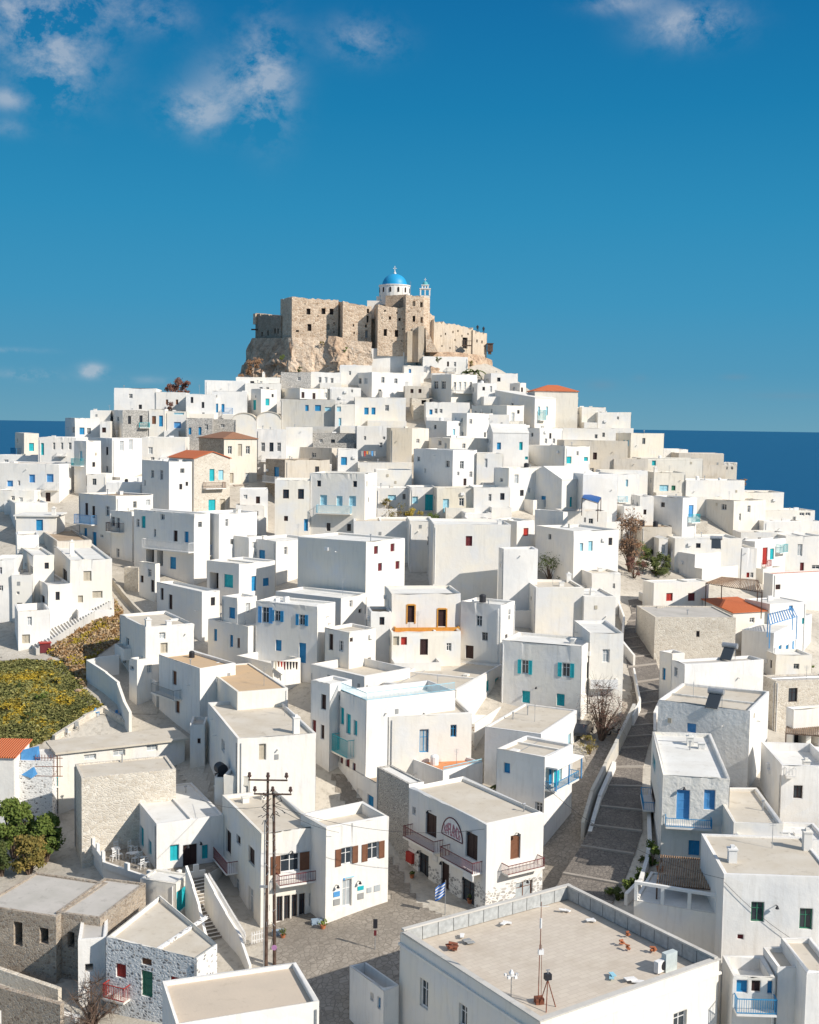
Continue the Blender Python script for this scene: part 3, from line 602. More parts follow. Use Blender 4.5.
# cornerx,cornery  left-end  right-end  yaw(deg; r/l = from the right/left roof end)  height  roof  wall | where | openings
TABLE = '''
352,348 d5 403 4 4.5 fw w|plain block right under the castle's middle walls|
403,352 d4 431 6 5 pw w|below the castle's buttress beside the plain block|R 417 365 3 6 w,R 425 366 2.4 5 w
423,356 d6 468 8 5 pw w|below the castle's right wall, left of the palms|R 451 370 9 4 Vg,R 448 364 2 5 k
372,372 354 413 28 6 pw w|below the castle's middle, its left face rounded off by shade|L 360 381 3 6 w,L 366 381 3 6 W,R 383 380 3 6 w,R 396 381 3 5 w
404,366 d5 424 5 4 pw w|small low one between the castle buttress and balcony house|R 410 371 2.4 4 l
340,365 d4 372 3 4 pw w|low one under the castle rock, arched at its left|R 350 373 2 4 w
281,372 d5 311 6 5 pg G|long dull wall directly under the castle rock|
311,372 d5 341 6 4 pw w|low one right of the dull stone wall under the castle|R 320 380 3 6 w,R 326 380 3 6 W,R 332 381 3 6 w
236,377 d8 280 8 5 pw w|topmost at the foot of the castle's left crag|R 268 386 3 3 w,R 274 386 3 3 w,R 266 374 0 1.2 C
205,380 d6 246 6 4.5 pw w|behind the blue balcony house on the left skyline|
451.5,374 431.5 477.5 32 6.5 pw w|long balcony house high under the castle's right wall|L 436 385 4.4 8 w,L 443.5 385 4.4 8 w,R 464 390 22 6 Vw,R 455 386 2.4 8 w,R 460 386 2.4 8 W,R 465 386 2.4 8 W,R 471 386 2.4 8 w
477.5,383 d5 497 12 5 pw w|stacked right of the three-door balcony house|R 491 389 2 6 W
491,373 d6 518 10 4 pb w|beige topped, at the end of the skyline right of the palms|R 513 389 3 6 m,R 517.5 389 2.6 6 m
520,383 510 526 30 4.5 pw w|small one left of the orange roofed hall on the skyline|R 522 390 2 5 k
535,391 d7 578 6 6 hT y|on the right skyline|
527,396 d3 566 6 4.5 pb c|low beige block in front of the orange roofed hall|R 556 402 3 3 w
566,397 d3 578 6 4.5 pb c|end of the beige block in front of the orange roofed hall|R 569 409 3 8 n
582,407 d7 606 4 4.5 pw w|flat one right of the orange roofed hall on the skyline|
598,412 d6 631 6 5 pw w|tall plain one at the drop of the right skyline|R 618 418 2 3 w
631,433 616 664 20 6 pw y|big sunlit one where the right skyline steps down to the sea|L 624 443 2 6 c,L 628 443 2 6 c,L 620 444 2 6 c
661,449 d5 688 5 3.5 pw w|low one against the sea on the right skyline|
679,453 d5 724 5 4.5 pb e|beige topped one against the sea, left of the cube|
737,463 724 738.5 75 5 pw w|narrow cube standing against the sea|L 727 468 1.6 3 w,L 732 468 2.4 3 w
641,458 d6 703 5 4 pw y|long wall below the low skyline house at right|R 650 454.5 4 4 l,R 654 463 4 5 t
614,459 d6 648 5 4 pb e|bare walled terrace house right of the beige long house|R 639 459 2 4 W
654,472 d6 686 6 5 pw y|with the orange plant pots on its ledge|R 664 488 9 6 c,R 673.5 488 4 5 o,L 1 1 1 1 C
686,480 d7 745 8 5 pw w|wide blank one stepping down to the sea at right|
744,492 d6 784 6 5 pb w|last big cube before the sea at right|
764,510 d6 815 6 4 pw w|low with a strip window, nearest the sea at right|R 802 514 5 3 w,R 808 514 5 3 w
734,501 706 766 38 6 pb y|beige topped with pale corner below the blank cube at right|L 724 507 5 6 w,R 749 509 3 7 w,R 740 517 2 7 w
755,541 742 786 40 6 pw w|with stacked terraces above the sea at far right|R 765 556 5 17 r,R 772 554 4 11 t,R 765 563 6 6 Vr,R 780 548 8 8 Vt
786,536 d7 825 5 6 pw w|grey fronted at the right picture edge below the terraces|R 800 550 5 12 W,R 816 567 8 4 w,R 802 567 4 9 m
683,498 653 697 40 10 pw w|tall whitewashed one over the bushes|R 691 511 5 12 l,R 693 518 10 8 Vt,L 669.5 527 4 4 w
675,538 d7 742 4 5 pw w|with the solar panel on its long flat roof|
695,554 671 741 35 4 pw w|broad blank one under the long flat roof at right|L 678 571 2 5 w
742,548 d6 757 5 6 pw w|grey faced one beside the red shuttered terraces|R 748 575 3 5 r,R 752 575 3 5 w
640,496 d5 654 5 8 pw w|narrow, tall, with dry vine, behind the bare tree|R 645 512 3 5 k
624,506 d4 641 12 6 pw w|stepped bright block under the pale blue balcony|
642,527 d5 672 6 4.5 fn e|brown rubble roofed shed of the chapel yard|R 652 552 4 5 O
659,539 d2.5 668 6 4 Gw w|!tiny white chapel gable with a pale door beside the hedge|R 663.5 549 3.4 9 W
592,573 d5 621 10 4.5 pb w|low beige roofed one behind the two plain flats, by the bare tree|R 614 586 2.4 5 w
764,521 d4 802 5 3.5 pb w|low terrace under the strip window house|
741,532 d4 786 4 3.5 pb w|low flat strip left of the grey fronted edge house|
696,521 d4 708 8 5 pb c|rough beige side beside the blue balcony wall|
569,407 d5 590 4 3 pw w|low behind the beige block right of the orange hall|
535,398 495 556 36 6 mw w|sloped roof one with the turquoise balcony under the orange hall|R 541 415 6 10 Vt,R 539 411 2 9 c,R 547 411 2 9 c
507,405 472 524 38 5.5 pw w|below the skyline, its balcony hung on the sunny side|R 513 417 3 9 W,R 515 424 10 6 Vg
467,413 452 493 35 6 pw w|two-tone one under the three-door balcony house|L 455 414 3 5 w,L 461 414 3 5 w
426,402 d4 470 5 4.5 pw w|low with small openings under the rubble yard|R 431 412 3 5 b,R 436 411 3 5 w,R 441 411 3 4 w
447,421 426 465 34 5 pw w|small cube with pale shutters at centre right|R 454 432 2.6 6 c,R 460 424 3 4 w
464,414 d6 509 4 5 pw w|blank one right of the small pale-shuttered cube|
540,428 520 563 38 5 pw w|twin-windowed one below the sloped roof house|R 546 441 2.4 5 w,R 554 441 2.4 5 w
563,428 d5 616 5 3.5 pw w|low strip roof at right below the skyline|
564,440 d6 628 5 5.5 pb e|long blank wall above the tent awning|R 595 456 4 7 k,R 592 470 4 4 w
493,433 d7 529 5 6 gw w|gable roofed one at centre right|R 499 446 4 7 b,R 521 446 3.4 8 t,R 527 458 4 3 t
450,438 429 494 32 5 pw w|in front of the gable roofed one, one small window each side|L 440 443 3 5 w,R 464 446 3 5 w
410,428 390 429 35 6 pw y|with one window left of the twin-toned cube|R 418 441 3 4 w
565,446 527 590 34 6 pw w|with the red-clad terrace beside it|R 569 460 5 7 t,R 586 459 4 4 t
590,452 d4 600 5 4 pw w|tiny terrace block with the round turquoise blind|R 586.5 460 4 5 t
453,450 414 477 38 8.5 pw w|big rounded-corner cube at the town's centre|L 418.5 459 3 5 w,L 447.5 464 4 7 w,R 462 465 4 8 w,R 465 482 3 7 k
477,453 d6 503 5 7 pw w|right half-lower neighbour of the rounded-corner cube|R 486 463 3 9 W
509,468 494 558 34 7 pw w|between the rounded cube and the gabled house|L 501.5 480 3 4 w,R 516.5 479 4 9 W
562,480 525 602 36 7 gw w|with the blue tent awning on its right terrace|L 533 499 4 7 b,L 543.5 501.5 4.4 11 Db,R 571 502 2.6 10 t,R 596 499 2.4 9 b
583,474 d8 618 10 9 pw w|blank shaded one right behind the blue tent awning|
618,474 d7 640 12 8 pw w|bright, right of the blank shaded one|R 626 470 2 7 w,R 627 483 2.4 7 c,R 622 499 9 6 Vc
600,470 d3 648 5 7 pb w|with blue-grey canopy over its deep shade|R 638 478 4 7 b
410,487 d6 437 6 4.5 pw w|row house with garden wall below|R 415 500 6 7 c,R 429 502.5 8 16 Dt
437,488 d6 474 5 5 pw y|beside the turquoise double door|R 446 506 6 14 Dc,R 461.5 502 5 8 w
474,487 d6 510 5 5 pw w|next right of the cream two-opening row house|R 490 497.5 3 7 w
465,513 d5 492 5 2.6 pw w|very low shed behind the great blank house|R 482 520 3 5 w,R 490 521 6 5 m
517,521 494 535 34 6 pw w|half hidden behind the great blank house|R 526 532 5 8 r
563,512 535 568 40 7 pw w|stepped shoulder above the long white wall|
574,531 536 619 28 8.5 pw w|wide with pale shutters above the orange flower yard|R 581.5 547 3.4 8 c,R 590.5 546 4.4 10 c
563,511 d5 607 6 5 pn w|low terrace under the blue tent awning|R 585 520 2 5 w
big=434,524 d9 511 3 10 pw w|huge blank-walled block at the town's middle|R 469 541 6.5 10 m
504,549 499 538 8 9 pw w|grey cube stuck to the blank block's right end|
410,521 d8 434 3 7 pw w|left shoulder of the huge blank block|R 428.5 541 2.6 9 w
212,391 d6 247 5 6 pw w|with blue doors, upper left below the castle crag|R 216.5 408 3.4 9 Db,R 223 408 3 8 Db,R 228 411 10 6 Vl
245,383 d6 281 6 5 pw w|behind the teal windowed one below the castle crag|
261,389 251 277 35 7 pw w|right of the blue-doored one|L 254.5 405 3 10 Dt,R 267.5 402 4 7 t
300,388 277 331 35 6 pw w|long shaded side under the dull wall below the castle|R 303 395 3 6 k,R 314 396 3 6 k
330,387 d4 361 5 5 pw w|small plain one at upper middle|R 352 391 2 3 w
281,399 d6 335 4 6.5 pw g|big grey blank front with blue at right|R 307 408 3.4 6 b,R 318 408 6 6 b,R 328 409 6 4 c
335,404 d5 355 5 6 pw w|narrow one right of the grey blank front|R 339 409 4 5 c,R 340 422 2.6 8 c
355,397 d7 406 4 6 pw w|round-cornered with blue at upper centre|R 366.5 411 4.4 7 b,R 373.5 411 4 7 b,R 387 408 4 6 w
v1=232,420 d9 256 5 4 vb w|!left barrel vaulted house of a pair below the blue-doored house|
v2=256.5,419 d9 281 5 4 vb w|!right barrel vaulted house of a pair below the blue-doored house|
205,419 d4 236 5 4 pg d|low wall at the left of the twin vaults|
224,439 199 257 34 8 hN sy|balcony of flower pots|R 230 450 4 8 w,R 240 450 4 12 s,R 248 450 4 8 w,R 231.5 478 4 10 s,R 247.5 478 4 10 W,R 244 487.5 23 6 Vn
256,429 d7 286 5 8 pw w|between the brown-tiled house and the dark stone one|R 263 447 4 9 w,R 271.5 447 4 9 wk,R 279 447 4 9 w,R 271.5 458 20 6 Vw
286,427 d6 313 5 5.5 pw w|plain dull one behind the dark stone house|
313,433 d5 357 5 4 pg d|long dark-walled one at upper middle|R 333 443 4 7 wk
357,426 d7 391 5 6 pw w|with tiny windows above the drying blankets|R 365 438 2.4 4 w,R 384 438 2.6 3 w,R 381 445 3 5 w
391,428 d6 412 8 8 pb e|tall beige blank slab beside the blanket terrace|
332,448 291 340 55 4 pw e|low grey-beige with one window above the tall balcony house|L 314 455 4 5 w
338,449 d4 358 6 5.5 pw w|with blue door beside the hanging blankets|R 344 461 6 8 b
358,462 d5 412 3 3.5 pw w|blanket terrace wall house|R 358 470 3 4 w
285,460 266 330 32 8 pb se|dark rubble side wall left of the tall balcony house|L 276.5 472 5 10 b,L 275 479 15 6 Vw
240,489 d4 268 8 6 pw w|white recess between the flower balcony house and the dark stone side|R 258 500 4 7 k
236,505 d4 264 5 3.5 pw w|low wall behind the yellow bush|
405,386 d4 429 4 4 pb e|low beige yard house with two small openings below the castle buttress|R 396 1 1 1 C,R 412 391 3 4 k,R 420 391 3 4 k
412,398 d3 432 8 3.5 pb c|rubble yard between the blue windowed row and the three door balcony house|R 424 402 5 4 O
285,464 d4 331 3 5 pw w|upper block behind the tall balcony house|
275,480 d7 310 3 11 pw w|recessed left wing of the tall balcony house|R 286 494 6 9 wk,R 301 494 6 10 wk,R 286 518.5 4 5 k,R 306 525 4 12 b
365,474 310 377 77 11.5 pw w|tall three-storey front with the row of pale doors|L 319 483.5 4 6 wk,L 355 484 4 6 wk,L 323.5 500 7 10 c,L 339.5 501 6 10 c,L 352.5 501 7 10 c,L 335 509 34 8 Vc,L 328.5 527 4 8 wk,L 349 527.5 4 7 wk
377,488 d5 411 4 5 pw w|with pale-blue shutters right of the tall balcony house|R 392 497.5 8 5 c
376,470 d6 412 4 6 pw w|plain one behind the pale-blue shuttered one at middle|
114,388 d8 156 3 5 pw w|topmost at the left skyline|
156,392 d7 186 4 4.5 pw w|right of the topmost one on the left skyline|R 167 402 2.4 5 n,R 177 402 2.4 5 n
186,394 d8 216 8 6 pw w|grey sided one in front of the left skyline bush|R 192 400 2.6 6 wk,R 203 405 2.6 6 wk
122.5,410 109 149 25 6.5 pw wd|with pale left side on the left slope|L 112 419 2 5 w,L 118 419 2 5 w,R 129.5 420 3 8 wk,R 141 419 3 7 wk,R 144 425 10 5 Vt
149,409 d5 165 5 6 pw w|narrow beige one at the dark stone house's right|R 154 420 4 8 n,R 161 421 4 11 Db
165,411 d5 187 5 5.5 pw w|brilliant small one with blue on the left slope|R 177.5 425 7 6 l,R 179 413 10 3 c
90,410 d6 110 4 5 pw w|small blank one at the left skyline's step|
75,418 65 100 22 5.5 pw w|cube standing out on the left skyline|L 73.5 430 2.4 6 w,R 82 431 5 7 b,R 89 431 4 6 w
100,421 d5 110 5 5 pw w|narrow one tucked right of the skyline cube at left|R 104 430 4 5 k
24,433 15 39 35 6 pb y|with gable against the sea at left|R 31.5 447 5 8 t,L 18 451 6 6 Vb
38,437 d8 76 2 8 pw w|row house with a teal door beside the gabled seaside one|R 42.5 449 3 12 Dt,R 54 446 2.4 7 w,R 62 446 2.4 7 w,R 70 446 3 7 w,R 63 468 2.4 10 w,R 70.5 468 2.4 10 w,R 62 454 9 3 Vw
86,441 74 101 60 9 pw w|tall gable-less one with pale turquoise balcony in the left row|L 78 462 12 7 Vt,L 81 456 2.6 10 c
112,438 88 142 58 8 pw w|half-shaded one with boxes on its terrace at left|L 98 463 2.4 8 wk,L 107 451 2.4 8 wk,L 107 469 2.4 6 w,R 122 446 4 10 W,R 131 444 4 12 W
142,437 d7 185 4 5.5 pw w|broad with a square pale shutter at left|R 150.5 450.5 4.4 7 W
186,418 d6 212 6 6 pw G|with deep blue windows in the left upper slope|R 190 431 3 7 b,R 200 431 3 8 b
87,474 d5 106 3 4 pw w|small bright cube in the left row above the alley|
106,482 d6 142 5 4 pw w|terrace walls beside the orange roofed stone house|
169,461.5 142 192 42 10 pb w|long white rear of the tiled stone house|L 152.5 474 3 8 w,L 161.5 475 3 10 w
or=194,459 169 230 42 10 GT wc|beside the brown hipped one|L 175 474 3 10 w,L 184 475 3 11 w,L 174 504 3 6 w,L 186 504 3 6 w,R 211.5 457 3 5 w,R 212 475 5 12 Dt,R 221 475 5 10 c,R 212 505 7 11 t,R 222.5 505 5 12 s,R 213 485 20 6 Vn
116,496 79 153 52 8.5 pn w|with steel-blue balcony over the alley|L 86.5 509 3 12 k,L 93.5 512 3 12 k,L 107.5 511 3.6 10 w,L 87.5 519 19 9 Vl,L 85.5 532 3 8 b,L 94.5 539 4 14 Db,L 102 536 3 3 w
132,512 110 151 55 7 pw w|stepped down from the steel-blue balcony house|L 113 521.5 4 10 w,L 118 523 3.6 11 w,L 117 527 14 9 Vk,L 118 553 3 9 w
194,514 134 210 55 9.5 pw w|long with columned porch at left|L 138 523 3 8 w,L 143.5 522 4 12 t,L 162.5 517 4 6 w,L 155 533 2.4 8 w,L 175.5 536 4 11 k,L 186.5 537 4 11 Db,L 172 545 50 9 Vw,L 150 556 8 14 O,L 160 558 6 16 O,L 173 563 6 12 Db
219,514 195 257 48 9 pw w|bright right half, deep blue balcony on the dark side|L 207.5 522 4 7 b,L 203.5 541 5 15 Db,L 203 549 18 10 Vl,L 202 573 6 10 b
249,537 222 262 52 6 pw w|with white terrace below the blue balcony house|L 231 552 6 14 wb,L 230 561 14 6 Vl
276,541 247 316 48 6 pw w|with the tall blue door above white terrace piers|L 262 557 6 14 Db
366,542 298 405 55 10.5 pw w|enormous blank left wall at mid left|R 376 550 4 8 m,R 392.5 547.5 4 8 m,R 397.5 565 4 8 m,R 380 567 4 8 m
354,521 d8 412 3 6 pb w|long parapet above the enormous blank wall|
57,541 39 92 24 4.5 pn e|brown topped low block above the big left corner house|L 45.5 549 2.6 6 w
17,535 0 39 20 7 pb w|with bright blue open shutters at far left|R 23.5 539.5 8 11 Sb,L 6 537 3 8 w,R 25.5 548 26 7 Vw,R 27 565 6 12 O
16,515 d6 56 4 4.5 sw w|with deep blue door under a white slab, far left|R 39.5 525 7 11 Db,R 47 531.5 40 1 C
15,503 3 48 25 4 pw w|blank cube above the deep-blue-door one, far left|L 8 509 5 9 W
-4,463 d8 59 -6 6.5 pn w|wide with three blue windows on the left|R 10 483.5 6 6 l,R 32 478.5 6 8 l,R 50 478 7 8 l,R 52.5 486 14 7 Vw,R 19 483 2.4 5 w,R 48 497 5 9 k
-4,490 d5 34 0 3.5 pw w|low terrace in front of the three-blue-window house|
-6,455 d6 40 0 4 pn w|brown topped behind the three-blue-window house|
tow=70,560 53 112 22 7.8 pw w|big corner house with beige shutters by the hillside steps|L 65 576 4 13 wk,R 87.5 576 8 10 s,R 97.5 594.5 10 7 s,R 80.5 599 5 7 s,R 72 554 0 1.6 C
48,585 31 72 28 5.6 pw w|left wing of the beige-shuttered corner house|L 35 600 3.4 16 k,L 43 602 3.4 13 k
33,556 22 54 25 7.6 pw w|raised back part of the beige-shuttered corner house|L 35 573 3 8 w
18,611 d6 50 22 4.8 qb w|broad terrace corner with arches below the hillside steps|R 26 639 8 9 s
12,575 d6 32 5 6 pw w|low neighbour left of the beige-shuttered corner house|R 18 593 3 3 w
-8,560 d6 14 8 8 pw w|stepped walls at the left edge above the meadow|
145.5,627 120,614 194 l 8 pb w|left one of the street, on the meadow's right|L 127.5 642 3 8 w,L 127 651 9 10 Vs,R 164 648 7 10 s,L 124.5 660 3 8 w,R 170 652 0 1 C
137,660 129 158 45 5 pw w|small annex with roof junk before the beige-shuttered corner cube|L 132 668 4 4 w
P=200,668 159,655 236 l 7.5 pa w|with ochre roof and one long grey-railed balcony over an alley|L 174.5 678 4 14 n,L 169.5 690 24 9 Vg,L 177.5 707 4 12 n,L 150 714 4 10 k
Q=237.5,692 203,666 288 l 7 fa w|dark side against the ochre roofed house, white end wall|L 205 700 3.4 14 w,L 212 708 3 10 w
mid=237.5,739 207.5,715 316,733 r 9.5 pb w|tall blank cube with one small window behind the power pole|R 262.5 752 7 16 s,L 223 746 3 12 w,R 296 733 0 1.4 C
224,776 d3 250 -5 6 pw w|low box bearing the round black tank|R 243 792 10 12 s
tank=214,777 d3 226 -5 5 pw w|lower side box left of the black tank|
202,592 157,582 220 l 6 pw w|with a blue rail on its roof and an arched door on the alley|L 170.5 602 3.6 15 Dk,L 162 594 3 12 k
155,564 139 160 50 5 pw w|tall terrace pier house on the long sloping alley|L 142 579 3 7 k,L 152.5 586 3 12 k
239,564 207 275 50 6 pw w|with the second columned porch at left|L 214 581 9 17 O,L 228.5 581 9 13 t,R 254 583.5 5 15 Db,R 266 582 6 8 b
237.5,598 222 257 50 8.5 pw w|left end of the long blue-shuttered terrace house|L 232 613 6 11 b
248,626 208 274 50 6 pw w|projecting wing below the long blue-shuttered terrace house|L 215.5 635 3 12 b,L 231.5 641 3 12 b,L 238.5 643 2.6 10 n,R 261 646 3 9 w,R 269 649 5 17 Dl
blu=317.5,606 256 335 64 8.5 pw w|long centre-left one above the washing line|L 265.5 615 7 16 Sl,L 277.5 616 6 11 Sb,L 302 620 6 11 Sb,L 278.5 645.5 6 11 b,L 302.5 653 7 20 Db
hang=273,663 236 301 50 4 qw w|low terrace wall carrying the washing line|L 264 679 5 9 b
341,598 276 367 56 6 pw w|with rooftop wreckage under the enormous blank wall|R 351 604 3 7 w,R 360 611 3 4 k
349,632 325 376 48 6.5 pb w|small rooftop cube with one dark slit at the centre|L 331 642 4 16 k,R 345 641 3 4 k
vv=365,676 311 410 46 5.5 qb w|wide terrace round the small rooftop cube|
330,684 311 352 46 8.5 pw w|narrow windowed one left of the turquoise balcony house|L 323.5 702 5 15 k,L 322.5 732 3.4 14 k,L 314 727 4 14 m,L 305 721 3 11 b
wt=366,701 340,684 456,690 r 9.5 qw w|with glass-blue roof railings, middle of the town|L 342 716 4 17 Dt,L 348.5 724 4.4 20 Dt,L 355.5 728 3.6 15 t,L 343.5 743 22 17 Vt,L 341 759 4 14 m,L 347.5 767 4 26 Dm,L 354 772 3 18 m
alley=383,787 330,757 409 l 4 pn w|low grey-fenced workshop in the alley|L 360 795 5 11 b,L 370.5 801 6 11 b
dd=456,690 d8 503,664 r 5.5 pb w|low with a narrow turquoise door beside the two-arched-shutter house|R 488 686 3.4 11 t,R 497 688 4 20 Dt
yy=389,716 376 472 12 7.5 pb w|above the little orange terrace with bright toys|R 424 741 9 23 Wb,R 453.5 731 6 12 wb
y2=443,771 408 483 38 4.6 po w|!orange floored white terrace with pale blue rails below the plain town houses|
371,612 d4 392 8 6.5 pn w|with stuff on its roof left of the orange terrace|R 382 621 5 8 wk
190,724 d3 205 5 4.5 pg w|dusty dark roofed annex in the alley left of the tall blank cube|R 199 741 3 5 k
124,567 d1.2 138 -25 3 fw c|!low rubble walled plot at the top of the sloping lane|
392,594 d7 461 8 8 pw w|upper storey with orange framed doors above the orange balcony|R 411 614 7 17 Dk,R 442 618 8 17 Dk,R 426 630 64 8 Vy
392,632 d5 461 8 5 po w|base storey under the orange terrace|R 386 641 6 9 s,R 404 641 6 8 r,R 424 647 8 16 k,R 449 647 5 8 w
501,605 461 515 62 7.5 pw w|right of the orange terrace|L 479 621 6 11 w,L 469.5 652 8 13 k
cc=582,647 502,640 596 l 8 pw w|above the street|L 525 667 7 14 St,L 566 670 8 14 St,L 526 697 8 12 t,L 560.5 700 8 12 t,R 588 670 2.4 16 W,R 592 666 2 16 W
590,633 d8 624 4 8.5 pw w|plain sunlit wing by the stepped street|R 606 656 7 13 W,R 602 682 28 8 Vs
ee=541,734 485,724 577,710 r 6 fb w|broad flat one in front of the two arched teal doors|R 569.5 742 2.6 16 c,R 575 750 3 10 c
ff=545,757 497,748 573 l 8 pb w|with open blue loggia on the stepped street|L 507 768 6 10 b,L 544 809 7 11 w,R 551 776 4 18 b,R 560 772 4 18 c,R 557 779 24 8 Vb
536,587 d7 584 5 6 pb w|plain flat one by the flower yard|R 579 579 0 1 C
584,596 d7 616 5 6 pw w|plain right neighbour of the flower-yard house, by the street top|
gg=487,824 409,784 544,812 r 7.3 pb q|!white corner inn with dark red half-round sign, brown balconies and stone base|L 431 825 11 23 Dk,L 471.5 846 12 26 Dk,L 428 837 31 11 Vm,L 466 858 33 11 Vm,L 414 811 3.4 8 w,L 423.5 865 10 23 wk,L 445 876 8 26 Dk,L 468 893 13 26 wk,R 515.5 847 10 24 Dn,R 519.5 863 36 9 Vm,R 524 890 17 17 Wn
hh=409,784 377,767 424 l 7 fw dw|!speckled grey stone house with white parapet left of the corner inn|
s1=261,834 222.5,800 319,826 r 7.5 pb w|!white shop with long brown railed balcony and glass shopfront behind the poles|L 228.5 842 5 23 Dk,L 238.5 840 4 9 k,L 251.5 856 6 17 k,L 226 853 24 11 Vm,L 237 887 5 18 W,L 251 902 5 28 W,L 227 875 3 9 W,R 290 863 19 18 Sn,R 298 874 44 10 Vm,R 279.5 909 6 25 wk,R 287 908 6 25 wk,R 294.5 907 6 25 wk,R 302 906 6 25 wk,R 313 899 7 13 w
s2=326,828 301,809 389,816 r 7.7 qb w|!white corner shop with two brown-shuttered windows and posters by its door|R 346.5 856 11 17 Sn,R 373 851 11 17 Sn,R 347 893 9 27 Ww
ll=156.5,824 129,793 224,815 r 4.6 fw w|!low white cafe with teal shutters and a row of terrace chairs outside|L 135 824 3 15 t,L 142 837 3.4 20 Dt,L 150 848 3 15 t,R 174.5 853 9 16 t,R 190 858 14 27 Dk,R 205 852 6 14 t
58,752 49.5,742 185,738 r 6 sb w|!long low white house with beige slab roof and three small windows|R 90 757 12 5 W,R 119 753 12 6 W,R 152 748 11 6 W,L 54 763 4 18 Dt,L 54 776 9 9 Vt
81.5,778 d4.6 176,769 r 8 fb c|!cream stone house with bare flat roof before the long slab-roofed one|
-14,757 d4 14 -2 7 mT w|by the blue sheeted stair at the left edge|
-10,760 d4 52 0 6 fw p|speckled garden wall house over the green trees|
776,655 d4 812 6 3.5 pw w|low white below the blue doored terrace at right|
kk=750,711 658,700 769 l 7.5 pb r|with one blue window and the lower solar tank|L 691.5 728 9 9 l
685,664 672 764 18 6.5 pg w|long one under the upper solar tank|L 676 672 3 9 w
672,654 660 685 28 6 pb w|little side porch house on the stepped street|L 664 674 3 12 b
655,617 d9 736 3 5.5 fg c|with grey flat roof beside the red roofed one|R 698 634 3.4 6 wk
654,583 643 709 18 4.5 fw w|low one with red openings at right|R 669.5 597 6.5 8 r,R 691.5 597 7 8 m
733,613 d6.5 768 22 4.8 mT w|mono-pitched, beside the pergola of blue beams|R 764 612 2.4 4 w
pp=774,633 742 812,614 r 5.5 fw w|!white two-storey terrace house with blue doors and a blue pergola on top|R 780 650 3 9 b,R 787 651 3 12 Db,R 794 645 3.4 9 b,R 801.5 646 3 13 Db
770,604 745 806 24 7 fw w|upper floor behind the blue pergola|R 791 608 4 5 l,R 803.5 621 3 6 t
776,681 762 835 12 5.5 fg c|with weedy grey roof at the right edge|R 793 695 9 14 wk
773,574 764 830 25 4.5 fT w|flat with red rim at the right edge|R 778 587 5 5 k
794,710 786 836 20 6 pb w|porch one with a cane awning at the right edge|R 800 740 12 12 O,R 815 741 8 12 O
rr=782,765 d8 836 -4 5 qw w|with terracotta disc on its wall at the right edge|R 798 792 9 13 wk,R 790 771 10 8 Vw,R 806 770 0 .8 C
jj=663,775 652,731 730 l 7.5 pw r|two storeys by the stepped street|R 690 745 0 .7 C,R 683 805 13 30 Dl,R 709.5 800 11 20 l,R 694 848 11 15 b,R 713.5 847 9 13 b,R 688 820 46 9 Vb,L 654 763 3 14 Dt,L 650 783 5 16 k,L 653 799 3.6 9 Vb
ss=734,822 d9 783 -4 5.5 pb w|sandy bare roofed one right of the blue-doored street house|
tt=738,838 d4 830 -2 5 pw w|long low strip behind the dark-framed window house|
uu=724,874 d8 836 -3 9.5 fb w|tall at the right edge with two dark green framed windows|R 757.5 912 13 20 wo,R 806 919 13 21 wo,R 740.5 937 6 5 m,R 732 862 0 .9 C,R 812 850 0 1.3 C
vt=718,914 634,900 730 l 5 fw w|!white wall of framed openings under a cane-roofed terrace at right|
xx=806,972 d5 838 0 8 pb w|blank block in the bottom right corner|
778,967 d3 804 0 7 pb w|low beige roofed one behind the bottom right corner block|
big2=540,1022 400,936 719,960 r 10 qb w|!largest white building in front, its flat roof ringed by grey panel railings|L 424 994 8 28 w,L 463 1016 8 22 w,R 680 1021 13 18 w
ww=733,976 d3 776 -2 7 qw w|small recessed one with planted balcony near the bottom right corner|R 742 986 11 14 b,R 770 986 5 16 b,R 754 1001 40 15 Vb,R 756 986 9 12 k
bb=176,1024 d5.6 319,1002 r 9 pt w|!white house at the bottom edge with smooth tan roof and thick rim|
cw=384,990 350,966 400 l 4.5 qb w|small one in the shade at the foot of the largest building|L 372 997 3 8 w,L 379 1003 3 12 Db
st=106,937 d6.5 197.5,958 r 5.5 pb p W=217,944;160,894|!speckled stone cafe with red shutter, red balcony and big triangular white-rimmed roof|R 121 971 10 14 r,R 147 984 11 26 Do,R 119.5 989 21 14 Vr,R 175 980 9 6 r,R 146.7 962 10 7 n
so=-20,905 d7 56,917 r 5 fg s|!brown stone ruin with flat grey roof and two dark doorways at bottom left|R 18 934 9 24 O,R 44 936 9 16 O
so2=56,912 d7 100,918 r 5 fg s|!middle brown stone outbuilding between the ruin and the white speckled cafe|R 71 940 7 16 O
so3=78,940 d8 106,938 r 5 fg w|!narrow white fronted stone outbuilding touching the red-shuttered cafe|R 89 968 8 8 O
'''
for _row in TABLE.strip().split('\n'):
    if _row.strip():
        try: house(_row)
        except Exception as e: print('ERR', _row[:60], repr(e))
